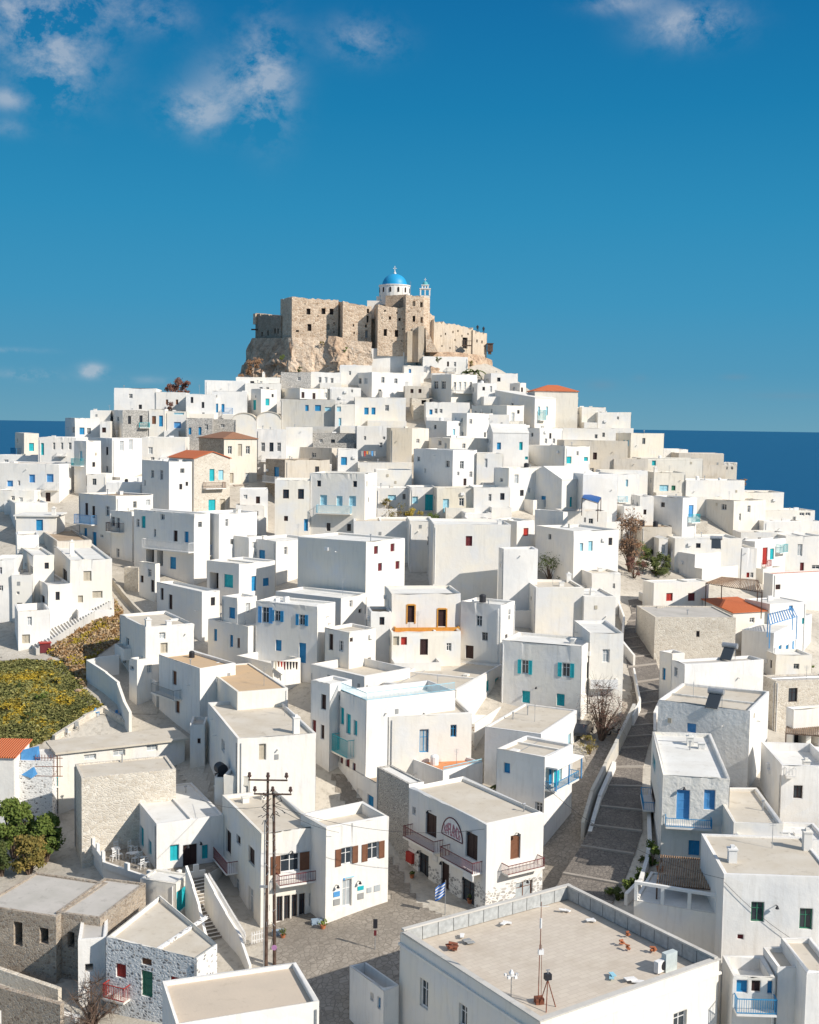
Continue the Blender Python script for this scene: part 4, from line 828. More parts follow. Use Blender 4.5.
# ---------------------------------------------------------------- camera, world, light
cam = bpy.data.objects.new('camera', bpy.data.cameras.new('camera')); COL.objects.link(cam)
cam.data.sensor_fit = 'VERTICAL'; cam.data.sensor_height = 24; cam.data.lens = 24 * F_ / H_; cam.data.clip_start = .5; cam.data.clip_end = 200000
cam.matrix_world = Matrix.Translation(CAM) @ MC.to_4x4(); SC.camera = cam
SUND = Vector((.845, -.535, 0)).normalized(); ELEV = R_(34)
sunv = Vector((SUND.x * math.cos(ELEV), SUND.y * math.cos(ELEV), math.sin(ELEV)))
sl = bpy.data.lights.new('sun', 'SUN'); sl.energy = 4.5; sl.angle = R_(.53); sl.color = (1, .945, .865)
so_ = bpy.data.objects.new('sun', sl); COL.objects.link(so_); so_.rotation_euler = sunv.to_track_quat('Z', 'Y').to_euler()
wd = bpy.data.worlds.new('World'); SC.world = wd; wd.use_nodes = True; nt = wd.node_tree
sky = nt.nodes.new('ShaderNodeTexSky'); sky.sky_type = 'NISHITA'; sky.sun_disc = False; sky.sun_elevation = ELEV; sky.sun_rotation = math.atan2(SUND.x, SUND.y)
sky.altitude = 100; sky.ozone_density = 2.5; sky.dust_density = .4; sky.air_density = 1.0
bg = nt.nodes['Background']; bg.inputs[1].default_value = .1
nt.links.new(sky.outputs[0], bg.inputs[0])
SC.view_settings.view_transform = 'Standard'; SC.view_settings.look = 'None'; SC.view_settings.exposure = 0.2; SC.view_settings.gamma = 1
SC.cycles.max_bounces = 5; SC.cycles.diffuse_bounces = 3; SC.cycles.glossy_bounces = 2
SC.cycles.use_denoising = True

# ---------------------------------------------------------------- ground and sea
def grid_mesh(name, xs, ys, zf, mat):
    X, Y = np.meshgrid(xs, ys, indexing='ij'); Z = zf(X, Y)
    n, m = len(xs), len(ys)
    v = np.stack([X.ravel(), Y.ravel(), Z.ravel()], -1)
    idx = np.arange(n * m).reshape(n, m)
    f = np.stack([idx[:-1, :-1].ravel(), idx[1:, :-1].ravel(), idx[1:, 1:].ravel(), idx[:-1, 1:].ravel()], -1)
    me = bpy.data.meshes.new(name); me.from_pydata(v.tolist(), [], f.tolist()); me.materials.append(mat)
    for p in me.polygons: p.use_smooth = True
    o = bpy.data.objects.new(name, me); COL.objects.link(o); return o
def ground_mat():
    m, nt, b = _mat('hill_ground'); b.inputs['Roughness'].default_value = .95; b.inputs['Specular IOR Level'].default_value = .05
    v = _coords(nt, random_off=False)
    c = _mix(nt, _ramp(nt, _noise(nt, v, .12, 6), [(.4, 0.), (.6, 1.)]), (.56, .51, .43), (.46, .41, .34))
    c = _mix(nt, _ramp(nt, _noise(nt, v, 1.5, 8, .7), [(.5, 0.), (.7, 1.)]), c, (.34, .30, .24))
    nt.links.new(c, b.inputs['Base Color']); _bump(nt, b, _noise(nt, v, 2, 8), .5, .2); return m
far = [215, 235, 260, 300, 360, 450, 600]
xs = np.array([-x for x in far[::-1]] + list(_gx) + far); ys = np.array([-400, -200, -100, -50, -20] + list(_gy) + [380, 400, 430, 480, 560, 700])
tag(grid_mesh('hill_terrain', xs, ys, terr_arr, ground_mat()), 'dry stony hillside under the white town', None, kind='structure')
m, nt, b = _mat('sea_water'); b.inputs['Base Color'].default_value = (.008, .08, .17, 1); b.inputs['Roughness'].default_value = .35; b.inputs['Specular IOR Level'].default_value = .12
v = _coords(nt, random_off=False); nz = _noise(nt, v, .02, 8, .7); c = _mix(nt, nz, (.007, .062, .15), (.012, .09, .19)); nt.links.new(c, b.inputs['Base Color'])
_bump(nt, b, _noise(nt, v, .15, 8, .7), .6, 1.5)
mb = MB(); mb.quad((-90000, -3000, 0), (90000, -3000, 0), (90000, 120000, 0), (-90000, 120000, 0))
tag(mb.build('sea', m), 'deep blue open sea reaching the horizon', None, kind='structure')
# ---------------------------------------------------------------- sky (world): deep blue-teal air with a few thin clouds
def N(t, **k):
    n = nt_w.nodes.new(t)
    for a, b_ in k.items(): setattr(n, a, b_)
    return n
nt_w = wd.node_tree
tcw = N('ShaderNodeTexCoord'); sepw = N('ShaderNodeSeparateXYZ'); nt_w.links.new(tcw.outputs['Generated'], sepw.inputs[0])
rampw = N('ShaderNodeValToRGB'); nt_w.links.new(sepw.outputs['Z'], rampw.inputs[0])
stops = [(0.0, (.13, .31, .42)), (.045, (.075, .275, .43)), (.10, (.045, .26, .445)), (.17, (.025, .23, .425)), (.25, (.011, .18, .375)), (.36, (.005, .12, .31)), (.7, (.012, .13, .30))]
cr = rampw.color_ramp
while len(cr.elements) < len(stops): cr.elements.new(.5)
for e, (p_, c_) in zip(cr.elements, stops): e.position = p_; e.color = (*c_, 1)
SKYS = .15
tint = N('ShaderNodeMix', data_type='RGBA', blend_type='MIX')
mrw = N('ShaderNodeMapRange'); mrw.inputs[1].default_value = .42; mrw.inputs[2].default_value = .75; mrw.inputs[3].default_value = 1; mrw.inputs[4].default_value = .0
nt_w.links.new(sepw.outputs['Z'], mrw.inputs[0]); nt_w.links.new(mrw.outputs[0], tint.inputs[0])
sc_ = N('ShaderNodeVectorMath', operation='SCALE'); sc_.inputs['Scale'].default_value = 1 / SKYS; nt_w.links.new(rampw.outputs[0], sc_.inputs[0])
hz = N('ShaderNodeMix', data_type='RGBA'); hz.inputs[0].default_value = .5; nt_w.links.new(sky.outputs[0], hz.inputs[6]); hz.inputs[7].default_value = (3.4, 3.5, 3.7, 1); nt_w.links.new(hz.outputs[2], tint.inputs[6]); nt_w.links.new(sc_.outputs[0], tint.inputs[7])
cur = tint.outputs[2]
def wmath(op, a, b_, clamp=False):
    m_ = N('ShaderNodeMath', operation=op, use_clamp=clamp)
    for s_, v_ in ((m_.inputs[0], a), (m_.inputs[1], b_)):
        if isinstance(v_, (int, float)): s_.default_value = v_
        else: nt_w.links.new(v_, s_)
    return m_.outputs[0]
nz1 = N('ShaderNodeTexNoise'); nz1.inputs['Scale'].default_value = 22; nz1.inputs['Detail'].default_value = 9; nz1.inputs['Roughness'].default_value = .66; nz1.inputs['Distortion'].default_value = .15
mpw = N('ShaderNodeMapping'); mpw.inputs['Scale'].default_value = (1, 1, 1.3); nt_w.links.new(tcw.outputs['Generated'], mpw.inputs[0]); nt_w.links.new(mpw.outputs[0], nz1.inputs['Vector'])
tot = None
# direction (pixel of the photograph), angular half size in x and z, strength
for (px, py, sx, sz, st) in [(48, 40, .036, .032, 1.15), (20, 12, .03, .014, .8), (95, 8, .04, .012, .6), (60, 80, .016, .018, .7), (6, 99, .012, .007, 1.0), (10, 128, .012, .006, .4), (266, 78, .020, .034, 1.35), (195, 112, .022, .014, 1.15), (228, 90, .026, .022, .6), (160, 15, .022, .012, .5), (362, 40, .026, .013, .8), (690, 24, .030, .013, 1.3), (622, 2, .026, .007, .8),
                             (92, 371, .009, .005, 1.9), (32, 375, .018, .004, 1.1), (15, 350, .02, .002, .5), (602, 385, .011, .004, -.8), (640, 378, .006, .003, -.5), (735, 377, .010, .0025, -.8), (790, 396, .03, .003, -.6), (150, 380, .03, .003, .35)]:
    d_ = ray(px, py)
    sub = N('ShaderNodeVectorMath', operation='SUBTRACT'); nt_w.links.new(tcw.outputs['Generated'], sub.inputs[0]); sub.inputs[1].default_value = d_
    sp_ = N('ShaderNodeSeparateXYZ'); nt_w.links.new(sub.outputs[0], sp_.inputs[0])
    a_ = wmath('POWER', wmath('DIVIDE', sp_.outputs['X'], sx), 2.0); b2 = wmath('POWER', wmath('DIVIDE', sp_.outputs['Z'], sz), 2.0); g_ = wmath('POWER', wmath('DIVIDE', sp_.outputs['Y'], .25), 2.0)
    e_ = wmath('EXPONENT', wmath('MULTIPLY', wmath('ADD', wmath('ADD', a_, b2), g_), -1.0), 0)
    e_ = wmath('MULTIPLY', e_, abs(st))
    if st < 0:
        dk = wmath('MULTIPLY', e_, .35); mm = N('ShaderNodeMix', data_type='RGBA'); nt_w.links.new(dk, mm.inputs[0]); nt_w.links.new(cur, mm.inputs[6]); mm.inputs[7].default_value = (.16 / SKYS, .25 / SKYS, .34 / SKYS, 1); cur = mm.outputs[2]
    else: tot = e_ if tot is None else wmath('ADD', tot, e_)
dens = wmath('MULTIPLY', wmath('MULTIPLY', wmath('SUBTRACT', nz1.outputs['Fac'], .40), 4.6, True), tot)
dens = wmath('MULTIPLY', wmath('MINIMUM', dens, 1.0), .52)
mm = N('ShaderNodeMix', data_type='RGBA'); nt_w.links.new(dens, mm.inputs[0]); nt_w.links.new(cur, mm.inputs[6]); mm.inputs[7].default_value = (.50 / SKYS, .53 / SKYS, .58 / SKYS, 1)
nt_w.links.new(mm.outputs[2], bg.inputs[0]); bg.inputs[1].default_value = SKYS

# ---------------------------------------------------------------- helpers for draped sheets, walls and plants
def inside(p, poly):
    x, y = p; r = False; n = len(poly)
    for i in range(n):
        x1, y1 = poly[i]; x2, y2 = poly[(i + 1) % n]
        if (y1 > y) != (y2 > y) and x < (x2 - x1) * (y - y1) / (y2 - y1) + x1: r = not r
    return r
def wpoly(px): return [tuple(hit(x, y)[:2]) for x, y in px]
def sheet(name, poly, mat, label, off=.05, cell=.5):
    xs = [p[0] for p in poly]; ys = [p[1] for p in poly]; mb = MB(); vid = {}
    def V(i, j):
        if (i, j) not in vid:
            x, y = i * cell, j * cell; vid[(i, j)] = len(mb.v); mb.v.append((x, y, terr(x, y) + off))
        return vid[(i, j)]
    for i in range(int(min(xs) / cell) - 1, int(max(xs) / cell) + 2):
        for j in range(int(min(ys) / cell) - 1, int(max(ys) / cell) + 2):
            if inside(((i + .5) * cell, (j + .5) * cell), poly): mb.f.append((V(i, j), V(i + 1, j), V(i + 1, j + 1), V(i, j + 1)))
    return tag(mb.build(name, mat), label, None, kind='structure')
def paving(name, a, c_, joint, scale=1.1):
    m, nt, b = _mat(name); b.inputs['Roughness'].default_value = .85; b.inputs['Specular IOR Level'].default_value = .2
    v = _coords(nt, random_off=False); vo = _n_(nt, 'ShaderNodeTexVoronoi'); vo.inputs['Scale'].default_value = scale; nt.links.new(v, vo.inputs['Vector'])
    ve = _n_(nt, 'ShaderNodeTexVoronoi', feature='DISTANCE_TO_EDGE'); ve.inputs['Scale'].default_value = scale; nt.links.new(v, ve.inputs['Vector'])
    sp = _n_(nt, 'ShaderNodeSeparateColor'); nt.links.new(vo.outputs['Color'], sp.inputs[0])
    c = _mix(nt, sp.outputs[0], a, c_); c = _mix(nt, _ramp(nt, _noise(nt, v, .25, 5, .6), [(.4, 0.), (.65, .6)]), c, tuple(x * .65 for x in a))
    c = _mix(nt, _ramp(nt, ve.outputs['Distance'], [(.03, 1.), (.08, 0.)]), c, joint)
    nt.links.new(c, b.inputs['Base Color']); _bump(nt, b, ve.outputs['Distance'], .4, .05); return m
PAVE = paving('street_paving', (.31, .27, .22), (.40, .35, .29), (.22, .19, .155), 2.4); DPAVE = paving('shade_toned_cobbles', (.20, .175, .15), (.27, .235, .20), (.13, .115, .10), 3.0)  # dark cobble colour also holds the shade lying on the street
LPAVE = paving('pale_paving', (.52, .47, .39), (.58, .53, .45), (.44, .39, .32), 2.6)
sheet('village_road', wpoly([(262, 915), (300, 1040), (420, 1060), (470, 930), (420, 905), (400, 870), (345, 775), (330, 775), (384, 880), (390, 900)]), PAVE, 'brown paved road crossing in front of the shops')
sheet('hill_lane', wpoly([(106, 575), (112, 566), (165, 605), (185, 640), (168, 640), (140, 612)]), LPAVE, 'pale sloping lane behind the corner cube house')
sheet('back_lane', wpoly([(60, 480), (80, 485), (82, 535), (62, 520)]), LPAVE, 'pale lane between the left houses')
sheet('lower_lane', wpoly([(535, 862), (558, 812), (585, 760), (612, 722), (632, 690), (636, 704), (606, 770), (594, 830), (562, 892), (535, 915)]), PAVE, 'paved lane beside the corner inn')

def strip_steps(name, pairs, tread, nose, label, rise=.16, sub=3.2):
    """stepped street: flat treads with pale nosings between two edges given on the hill"""
    P = [(hit(a, b), hit(c, d)) for (a, b, c, d) in pairs]; seq = []
    for i in range(len(P) - 1):
        (A, B), (C, D) = P[i], P[i + 1]; L = ((C + D) / 2 - (A + B) / 2).length; k = max(1, round(L / sub))
        for j in range(k): seq.append((A.lerp(C, j / k), B.lerp(D, j / k)))
    seq.append(P[-1]); t = MB(); n = MB()
    for i in range(len(seq) - 1):
        A, B = seq[i]; C, D = seq[i + 1]
        zf = max(terr(A.x, A.y), terr(B.x, B.y)) + rise; zk = max(max(terr(C.x, C.y), terr(D.x, D.y)) + .03, zf); zl = min(terr(p.x, p.y) for p in (A, B)) - .8
        e = .35; A2, B2 = A.lerp(C, e / max(.5, (C - A).length)), B.lerp(D, e / max(.5, (D - B).length))
        for mb_, q in ((n, (A, B, B2, A2)), (t, (A2, B2, D, C))):
            k = len(mb_.v); mb_.v += [(p.x, p.y, zl) for p in q] + [(p.x, p.y, (zf + .02) if mb_ is n else (zf if p in (A2, B2) else zk)) for p in q]
            mb_.f += [(k + 4, k + 5, k + 6, k + 7), (k, k + 1, k + 5, k + 4), (k + 1, k + 2, k + 6, k + 5), (k + 2, k + 3, k + 7, k + 6), (k + 3, k, k + 4, k + 7)]
    o = tag(t.build(name, tread), label, None, kind='structure'); tag(n.build(name.replace('street', 'street_step_edges'), nose), 'pale worn edges of the wide street steps', None, kind='structure'); return o
strip_steps('stepped_street', [(553, 905, 612, 905), (562, 888, 622, 886), (580, 860, 634, 856), (590, 836, 642, 833), (596, 812, 642, 812), (602, 790, 642, 788), (608, 770, 643, 768), (616, 750, 648, 748), (625, 728, 656, 726), (632, 706, 659, 704), (632, 684, 662, 682), (628, 668, 657, 668), (624, 650, 652, 650), (624, 630, 654, 630), (632, 614, 655, 612), (628, 600, 650, 598)],
            DPAVE, cement('step_edge', (.33, .29, .25), (.40, .36, .31), (.22, .19, .16)), 'dark cobbled street of wide shallow steps climbing at right, shade in its tone')

def wall_px(pts, H, thick, mat, label, cat='wall', name='garden_wall', group=None, Hs=None, top=True):
    """free standing wall along points of the ground (given as pixels of its TOP edge) with its foot in the soil"""
    P = [hit(x, y, h) for (x, y), h in zip(pts, Hs or [H] * len(pts))]
    mb = MB()
    for i in range(len(P) - 1):
        a, b = P[i], P[i + 1]; d = Vector((b.x - a.x, b.y - a.y, 0))
        if d.length < .05: continue
        d.normalize(); n = Vector((-d.y, d.x, 0)) * (thick / 2); ex = d * (thick / 2 * .9)
        a2, b2 = a - ex, b + ex; k = len(mb.v)
        fa, fb = min(terr(a.x, a.y), a.z) - .8, min(terr(b.x, b.y), b.z) - .8
        e = .002 * i
        mb.v += [(*(a2 - n)[:2], fa), (*(b2 - n)[:2], fb), (*(b2 + n)[:2], fb), (*(a2 + n)[:2], fa), (*(a2 - n)[:2], a.z + e), (*(b2 - n)[:2], b.z + e), (*(b2 + n)[:2], b.z + e), (*(a2 + n)[:2], a.z + e)]
        mb.f += [(k + 4, k + 5, k + 6, k + 7), (k, k + 1, k + 5, k + 4), (k + 1, k + 2, k + 6, k + 5), (k + 2, k + 3, k + 7, k + 6), (k + 3, k, k + 4, k + 7)]
    return tag(mb.build(name, mat), label, cat, group)
wall_px([(552, 893), (572, 872), (586, 845), (593, 820), (600, 795), (614, 762)], .9, .35, MAT['w'], 'pale curved kerb wall along the left of the stepped street')
wall_px([(583, 822), (592, 790), (606, 762), (616, 742), (634, 704)], 1.6, .3, MAT['g'], 'grey white wall above the kerb wall of the stepped street')
wall_px([(627, 893), (641, 878), (647, 858), (650, 838), (649, 815), (650, 790)], .9, .3, MAT['w'], 'low white wall on the right of the stepped street')
wall_px([(88, 660), (106, 672), (118, 682), (124, 700), (130, 712)], 2.4, .3, MAT['w'], 'white garden wall dropping in a curve below the lane house')
wall_px([(88, 660), (100, 657), (118, 655)], 2.2, .3, MAT['w'], 'short white garden wall joining the lane house')
wall_px([(112, 577), (122, 590), (133, 603), (142, 612)], .8, .3, LPAVE, 'low stone wall beside the pale sloping lane')
wall_px([(55, 735), (85, 715), (104, 706), (128, 722)], .6, .4, MAT['c'], 'low beige wall round the scrap filled plot')
wall_px([(618, 600), (624, 616), (622, 640), (634, 655)], 1.4, .25, MAT['w'], 'white wall stepping beside the top of the stepped street')
wall_px([(633, 715), (640, 700), (634, 668)], 1.2, .2, MAT['w'], 'thin white wall at the middle bend of the street')
wall_px([(660, 700), (655, 712), (655, 730)], 1.0, .3, MAT['w'], 'short wall at the right of the street bend')
wall_px([(0, 968), (58, 988)], 1.0, .4, MAT['c'], 'rubble parapet with terracotta coping in front of the ruin')
wall_px([(-5, 985), (60, 1003)], 2.6, .4, MAT['s'], 'brown rubble wall with a dark hole at bottom left')
wall_px([(355, 975), (352, 990), (362, 1010), (380, 1040)], 1.2, .25, MAT['w'], 'low white wall around the shaded small house')
wall_px([(-10, 1010), (40, 1006), (75, 1016)], 1.0, .5, MAT['w'], 'white wash wall at the bottom left corner')
wall_px([(640, 592), (655, 600), (660, 612)], 1.2, .25, MAT['w'], 'little wall at the street top below the red window house')

# ---------------------------------------------------------------- leaves
def leafmat(name, cols, trans=.3):
    m, nt, b = _mat(name); b.inputs['Roughness'].default_value = .7; b.inputs['Specular IOR Level'].default_value = .15
    v = _coords(nt); k = len(cols) - 1
    wn = _n_(nt, 'ShaderNodeTexWhiteNoise'); g = _n_(nt, 'ShaderNodeNewGeometry'); wn.noise_dimensions = '1D'; nt.links.new(g.outputs['Random Per Island'], wn.inputs['W'])
    ad = _n_(nt, 'ShaderNodeMath', operation='ADD'); nt.links.new(_ramp(nt, _noise(nt, v, .8, 3), [(.3, 0.), (.7, .55)]), ad.inputs[0])
    mu = _n_(nt, 'ShaderNodeMath', operation='MULTIPLY'); nt.links.new(wn.outputs['Value'], mu.inputs[0]); mu.inputs[1].default_value = .45; nt.links.new(mu.outputs[0], ad.inputs[1])
    nt.links.new(_ramp(nt, ad.outputs[0], [(i / k, c) for i, c in enumerate(cols)]), b.inputs['Base Color']); return m
LG = leafmat('green_leaves', [(.05, .075, .02), (.11, .15, .03), (.21, .24, .06)]); LD = leafmat('dark_leaves', [(.03, .045, .015), (.08, .10, .03), (.15, .15, .05)])
LB = leafmat('dry_brown_leaves', [(.16, .09, .05), (.28, .16, .09), (.38, .23, .13)]); LR = leafmat('reddish_twigs', [(.09, .04, .035), (.17, .08, .06), (.22, .12, .09)])
LY = leafmat('yellow_flowering_leaves', [(.14, .14, .04), (.36, .26, .04), (.58, .40, .03)]); LA = leafmat('autumn_leaves', [(.07, .075, .025), (.19, .15, .04), (.30, .20, .06)])
BARK = plain('bark', (.16, .11, .08), .9, var=.4)
def leafs(mb, c, rad, n, size, r_, squash=1.0, shell=.55):
    ex = Vector((r_.uniform(.6, 1.3), r_.uniform(.6, 1.3), r_.uniform(.5, 1.1)))
    for _ in range(n):
        d = Vector((r_.gauss(0, 1), r_.gauss(0, 1), r_.gauss(0, 1))).normalized() * ex.x; d.y *= ex.y; d.z *= ex.z; q = (shell - .25) + (1.35 - shell) * r_.random() ** .8
        if r_.random() < .25: q *= .6
        p = Vector(c) + Vector((d.x * rad, d.y * rad, d.z * rad * squash)) * q
        s = size * r_.uniform(.6, 1.3); u = Vector((r_.gauss(0, 1), r_.gauss(0, 1), r_.gauss(0, 1))).normalized(); w_ = u.orthogonal().normalized() * s * .6; u = u * s
        mb.quad(p - u, p - w_ * .9, p + u, p + w_)
def bush(name, px, py, wpx, hpx, mat, label, cat, seed=0, lumps=9, n=70, leaf=.10, H=0.0, D=None, group=None, trunk=False, sparse=False):
    """crown of loose leaf clumps whose foot stands at the pixel; size in pixels of the photograph"""
    r_ = random.Random(seed + int(px * 7 + py)); p = at(px, py, D) if D else hit(px, py, H); k = (p - CAM).length / F_; w = wpx * k; h = hpx * k
    root = empty(name, p, 0, label, cat, group); mb = MB(); tb = MB()
    for i in range(lumps):
        a = r_.uniform(0, 6.28); q = r_.random() ** .6 * .62; z = h * r_.uniform(.25 if trunk else .12, .86); f = 1 - abs(z / h - .45) * .9
        c = (math.cos(a) * q * w / 2 * f * 1.3, math.sin(a) * q * w / 2 * f * 1.3, z); rr = min(w, h) * r_.uniform(.16, .30) * (.62 if lumps > 28 else 1)
        leafs(mb, c, rr, n, leaf * r_.uniform(.8, 1.2) * (.5 if sparse else 1), r_)
        tb.tube((0, 0, -.3), (c[0] * .4, c[1] * .4, z * .5), .02 * h + .02, .012 * h + .01, 5); tb.tube((c[0] * .4, c[1] * .4, z * .5), c, .012 * h + .01, .01, 4)
        if sparse:
            for _ in range(14):
                d = Vector((r_.gauss(0, 1), r_.gauss(0, 1), r_.gauss(.3, 1))).normalized() * rr * r_.uniform(.8, 1.4); tb.tube(c, Vector(c) + d, .02, .006, 3)
    mb.build('foliage', mat, root); tb.build('stem', BARK, root); return root

# ---------------------------------------------------------------- castle
CS = stone('castle_masonry', [(.48, .33, .22), (.68, .51, .36), (.80, .64, .48), (.58, .43, .31)], (.70, .57, .43), 1.9, .08, .9)
CSD = stone('dark_and_shaded_masonry', [(.30, .23, .17), (.40, .31, .23), (.46, .37, .28)], (.42, .34, .26), 2.4, .05)  # dark stone, also used to paint shade on left-facing walls
CSP = plaster('pale_castle_render', (.66, .55, .43), .9, .8); 
castle = empty('castle', (0, 264, terr(0, 264)), 0, 'ruined brown stone castle walls crowning the hill', 'castle'); CO = castle.location
def cblock(name, xl, yl, xr, yr, yb, Dl, Dr, depth, mat, wins=(), rough=.0, parent=castle, skew=0, seed=1):
    """masonry block: front between two top corners (pixels + distance), foot at row yb; rough: broken top edge"""
    r_ = random.Random(seed + int(xl)); A, B = at(xl, yl, Dl), at(xr, yr, Dr); zb = at((xl + xr) / 2, yb, (Dl + Dr) / 2).z
    ax = Vector((B.x - A.x, B.y - A.y, 0)); L = ax.length; ax.normalize(); nv = Vector((ax.y, -ax.x, 0)); O = Vector((A.x, A.y, 0)) - CO
    P = lambda u, n, z: tuple(O + ax * u + nv * n + Vector((0, 0, z)) )
    holes = []; ops = []
    for (x, y, w, h, code) in wins:
        def hp(px, py):
            dd = ray(px, py); q = CAM + dd * ((A - CAM).dot(nv) / dd.dot(nv)); return (q - A).dot(ax), q.z
        u0, u1, z1, z0 = hp(x - w / 2, y)[0], hp(x + w / 2, y)[0], hp(x, y - h / 2)[1], hp(x, y + h / 2)[1]
        u0 = max(u0, .1); u1 = min(u1, L - .1)
        if u1 - u0 < .1: continue
        holes.append((u0, u1, z0, z1, .5)); ops.append((u0, u1, z0, z1, code))
    zt = min(A.z, B.z) - (.5 if rough else .05); mb = MB(); wall_face(mb, P, L, zb, zt, [h for h in holes if h[3] < zt - .05])
    k = max(2, int(L / .5)) if rough else 2; tops = []
    for i in range(k + 1):
        t = i / k; z = A.z + (B.z - A.z) * t - (r_.random() ** 2 * rough if 0 < i < k else 0); tops.append((L * t, max(z, zt + .02)))
    for i in range(k):
        (ua, za), (ub, zb_) = tops[i], tops[i + 1]
        mb.quad(P(ua, 0, zt), P(ub, 0, zt), P(ub, 0, zb_), P(ua, 0, za)); mb.quad(P(ua, 0, za), P(ub, 0, zb_), P(ub, -depth, zb_), P(ua, -depth, za)); mb.quad(P(ub, -depth, zb), P(ua, -depth, zb), P(ua, -depth, za), P(ub, -depth, zb_))
    mb.quad(P(0, -depth, zb), P(0, 0, zb), P(0, 0, tops[0][1]), P(0, -depth, tops[0][1])); mb.quad(P(L, 0, zb), P(L, -depth, zb), P(L, -depth, tops[-1][1]), P(L, 0, tops[-1][1]))
    o = mb.build(name, mat, parent)
    for (u0, u1, z0, z1, code) in ops:
        if z1 >= zt - .05: continue
        w_ = MB(); w_.quad(P(u0, -.48, z0), P(u1, -.48, z0), P(u1, -.48, z1), P(u0, -.48, z1)); w_.build('window_opening', DARK if code == 'O' else PAINT[code], o)  # near-black sheet stands in for shade inside the opening
    return o
cblock('ruined_curtain_wall', 255.5, 313, 281, 315.5, 345, 277, 267, 3, CSD, [(262, 334, 1.6, 4, 'O'), (268, 333, 1.6, 5, 'O'), (275, 331, 2, 5, 'O'), (278, 331, 1.5, 5, 'O')], 1.0)  # darker stone colour carries the shade of this left-facing wall
cblock('ruined_end_wall', 255.5, 313.5, 272, 316, 325, 276, 280, .8, CS, (), 1.4)
cblock('main_tower', 292, 296.5, 338.5, 299.8, 345, 261, 263.5, 9, CS, [(308.5, 311.5, 4, 6, 'O'), (323.5, 311.2, 4, 6, 'O'), (331.5, 311.6, 4, 6, 'O'), (309.5, 327.4, 4, 7, 'O'), (297.4, 331, 3, 2, 'O'), (328, 327, 3, 6, 's'), (303, 316, 1, 1.4, 'O'), (318, 316, 1, 1.4, 'O'), (300, 323, 1, 1.3, 'O'), (314, 323.5, 1, 1.3, 'O'), (334, 323, 1.2, 1.6, 'O'), (305, 304, 1, 1.2, 'O'), (317, 304, 1, 1.2, 'O'), (334, 332, 1.2, 2, 'O')], .45)
cblock('tower_side', 280.5, 299.2, 291.9, 296.6, 345, 268.5, 261.1, .9, CS, (), .2)
cblock('middle_wall', 343, 301, 371.5, 306.3, 350, 260.5, 262, 8, CS, [(349, 309.5, 2.6, 4, 'O'), (353.5, 325.3, 1.4, 2.4, 'O'), (354.2, 333, 1.4, 2.6, 'O'), (368, 311, 2.2, 4.4, 'O'), (367.6, 319, 2, 7, 'O'), (366, 326, 1.8, 3, 'O'), (366.4, 334, 2.6, 7.5, 'g')], .5)
cblock('recessed_wall', 338, 301.5, 343.5, 303, 350, 264.5, 263.5, 6, CSD, (), 0)  # shade of the left-facing return is put into the stone colour
cblock('recessed_wall', 371, 305.5, 378.5, 304.5, 350, 265, 263, 5, CS, [(373.5, 320, 2, 5, 'O'), (374.5, 326, 1.6, 10, 'g')], 0)
cblock('keep', 378, 304.8, 406.5, 307, 356, 258.5, 259.5, 7, CS, [(385.3, 332.5, 3.4, 7, 'O'), (396.6, 333.4, 3.6, 7, 'O'), (390, 318, 2.4, 3.4, 'O'), (399.6, 319.4, 2.4, 3, 'O'), (385, 310.8, 1.6, 2, 'O'), (397, 312.8, 1.6, 2, 'O'), (390, 331, 1, 1, 'O'), (382, 318, 1, 1.3, 'O'), (403, 329, 1.2, 1.8, 'O'), (392, 341, 1, 1.4, 'O'), (402, 341, 1, 1.4, 'O')], .35)
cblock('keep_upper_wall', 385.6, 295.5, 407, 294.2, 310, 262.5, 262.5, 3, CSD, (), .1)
cblock('gate_tower', 406, 294.5, 424, 296, 356, 258, 258.6, 7, CS, [(414, 303.5, 2.8, 5, 's'), (421.6, 304.6, 2.8, 5, 'O'), (414, 318.8, 2.6, 6, 'O'), (421.8, 320, 2.6, 6, 'O'), (409, 311, 1, 1.4, 'O'), (418, 311, 1, 1.4, 'O')], .3)
cblock('gate_tower_wing', 424, 297, 430, 298, 356, 258.6, 260, 6, CS, (), .1)
cblock('stepped_shoulder', 430, 313, 434.5, 316, 356, 260, 261, 6, CS, (), .2)
for x0, x1, y0 in ((407.5, 412.5, 331), (418.5, 424.5, 326)): cblock('buttress', x0, y0, x1, y0, 362, 257, 257, 1.4, CSP)
cblock('gate_recess', 412.5, 328, 418.5, 327, 362, 257.9, 257.9, .3, CSP, [(415, 333, 3.4, 5, 'O')])
bt = MB()
for (xa, xb, ya) in ((425.5, 427.5, 327),):
    A = at(425.5, 327, 257.6) - CO; B = at(438, 352, 256.5) - CO; Cc = at(426, 352, 256.5) - CO
    for q in ((A, B, Cc),):
        k = len(bt.v); bk = Vector((0, 3.0, 0)); bt.v += [tuple(p) for p in q] + [tuple(p + bk) for p in q]
        bt.f += [(k, k + 2, k + 1), (k + 3, k + 4, k + 5), (k, k + 1, k + 4, k + 3), (k + 1, k + 2, k + 5, k + 4), (k + 2, k, k + 3, k + 5)]
bt.build('sloping_buttress', CS, castle)
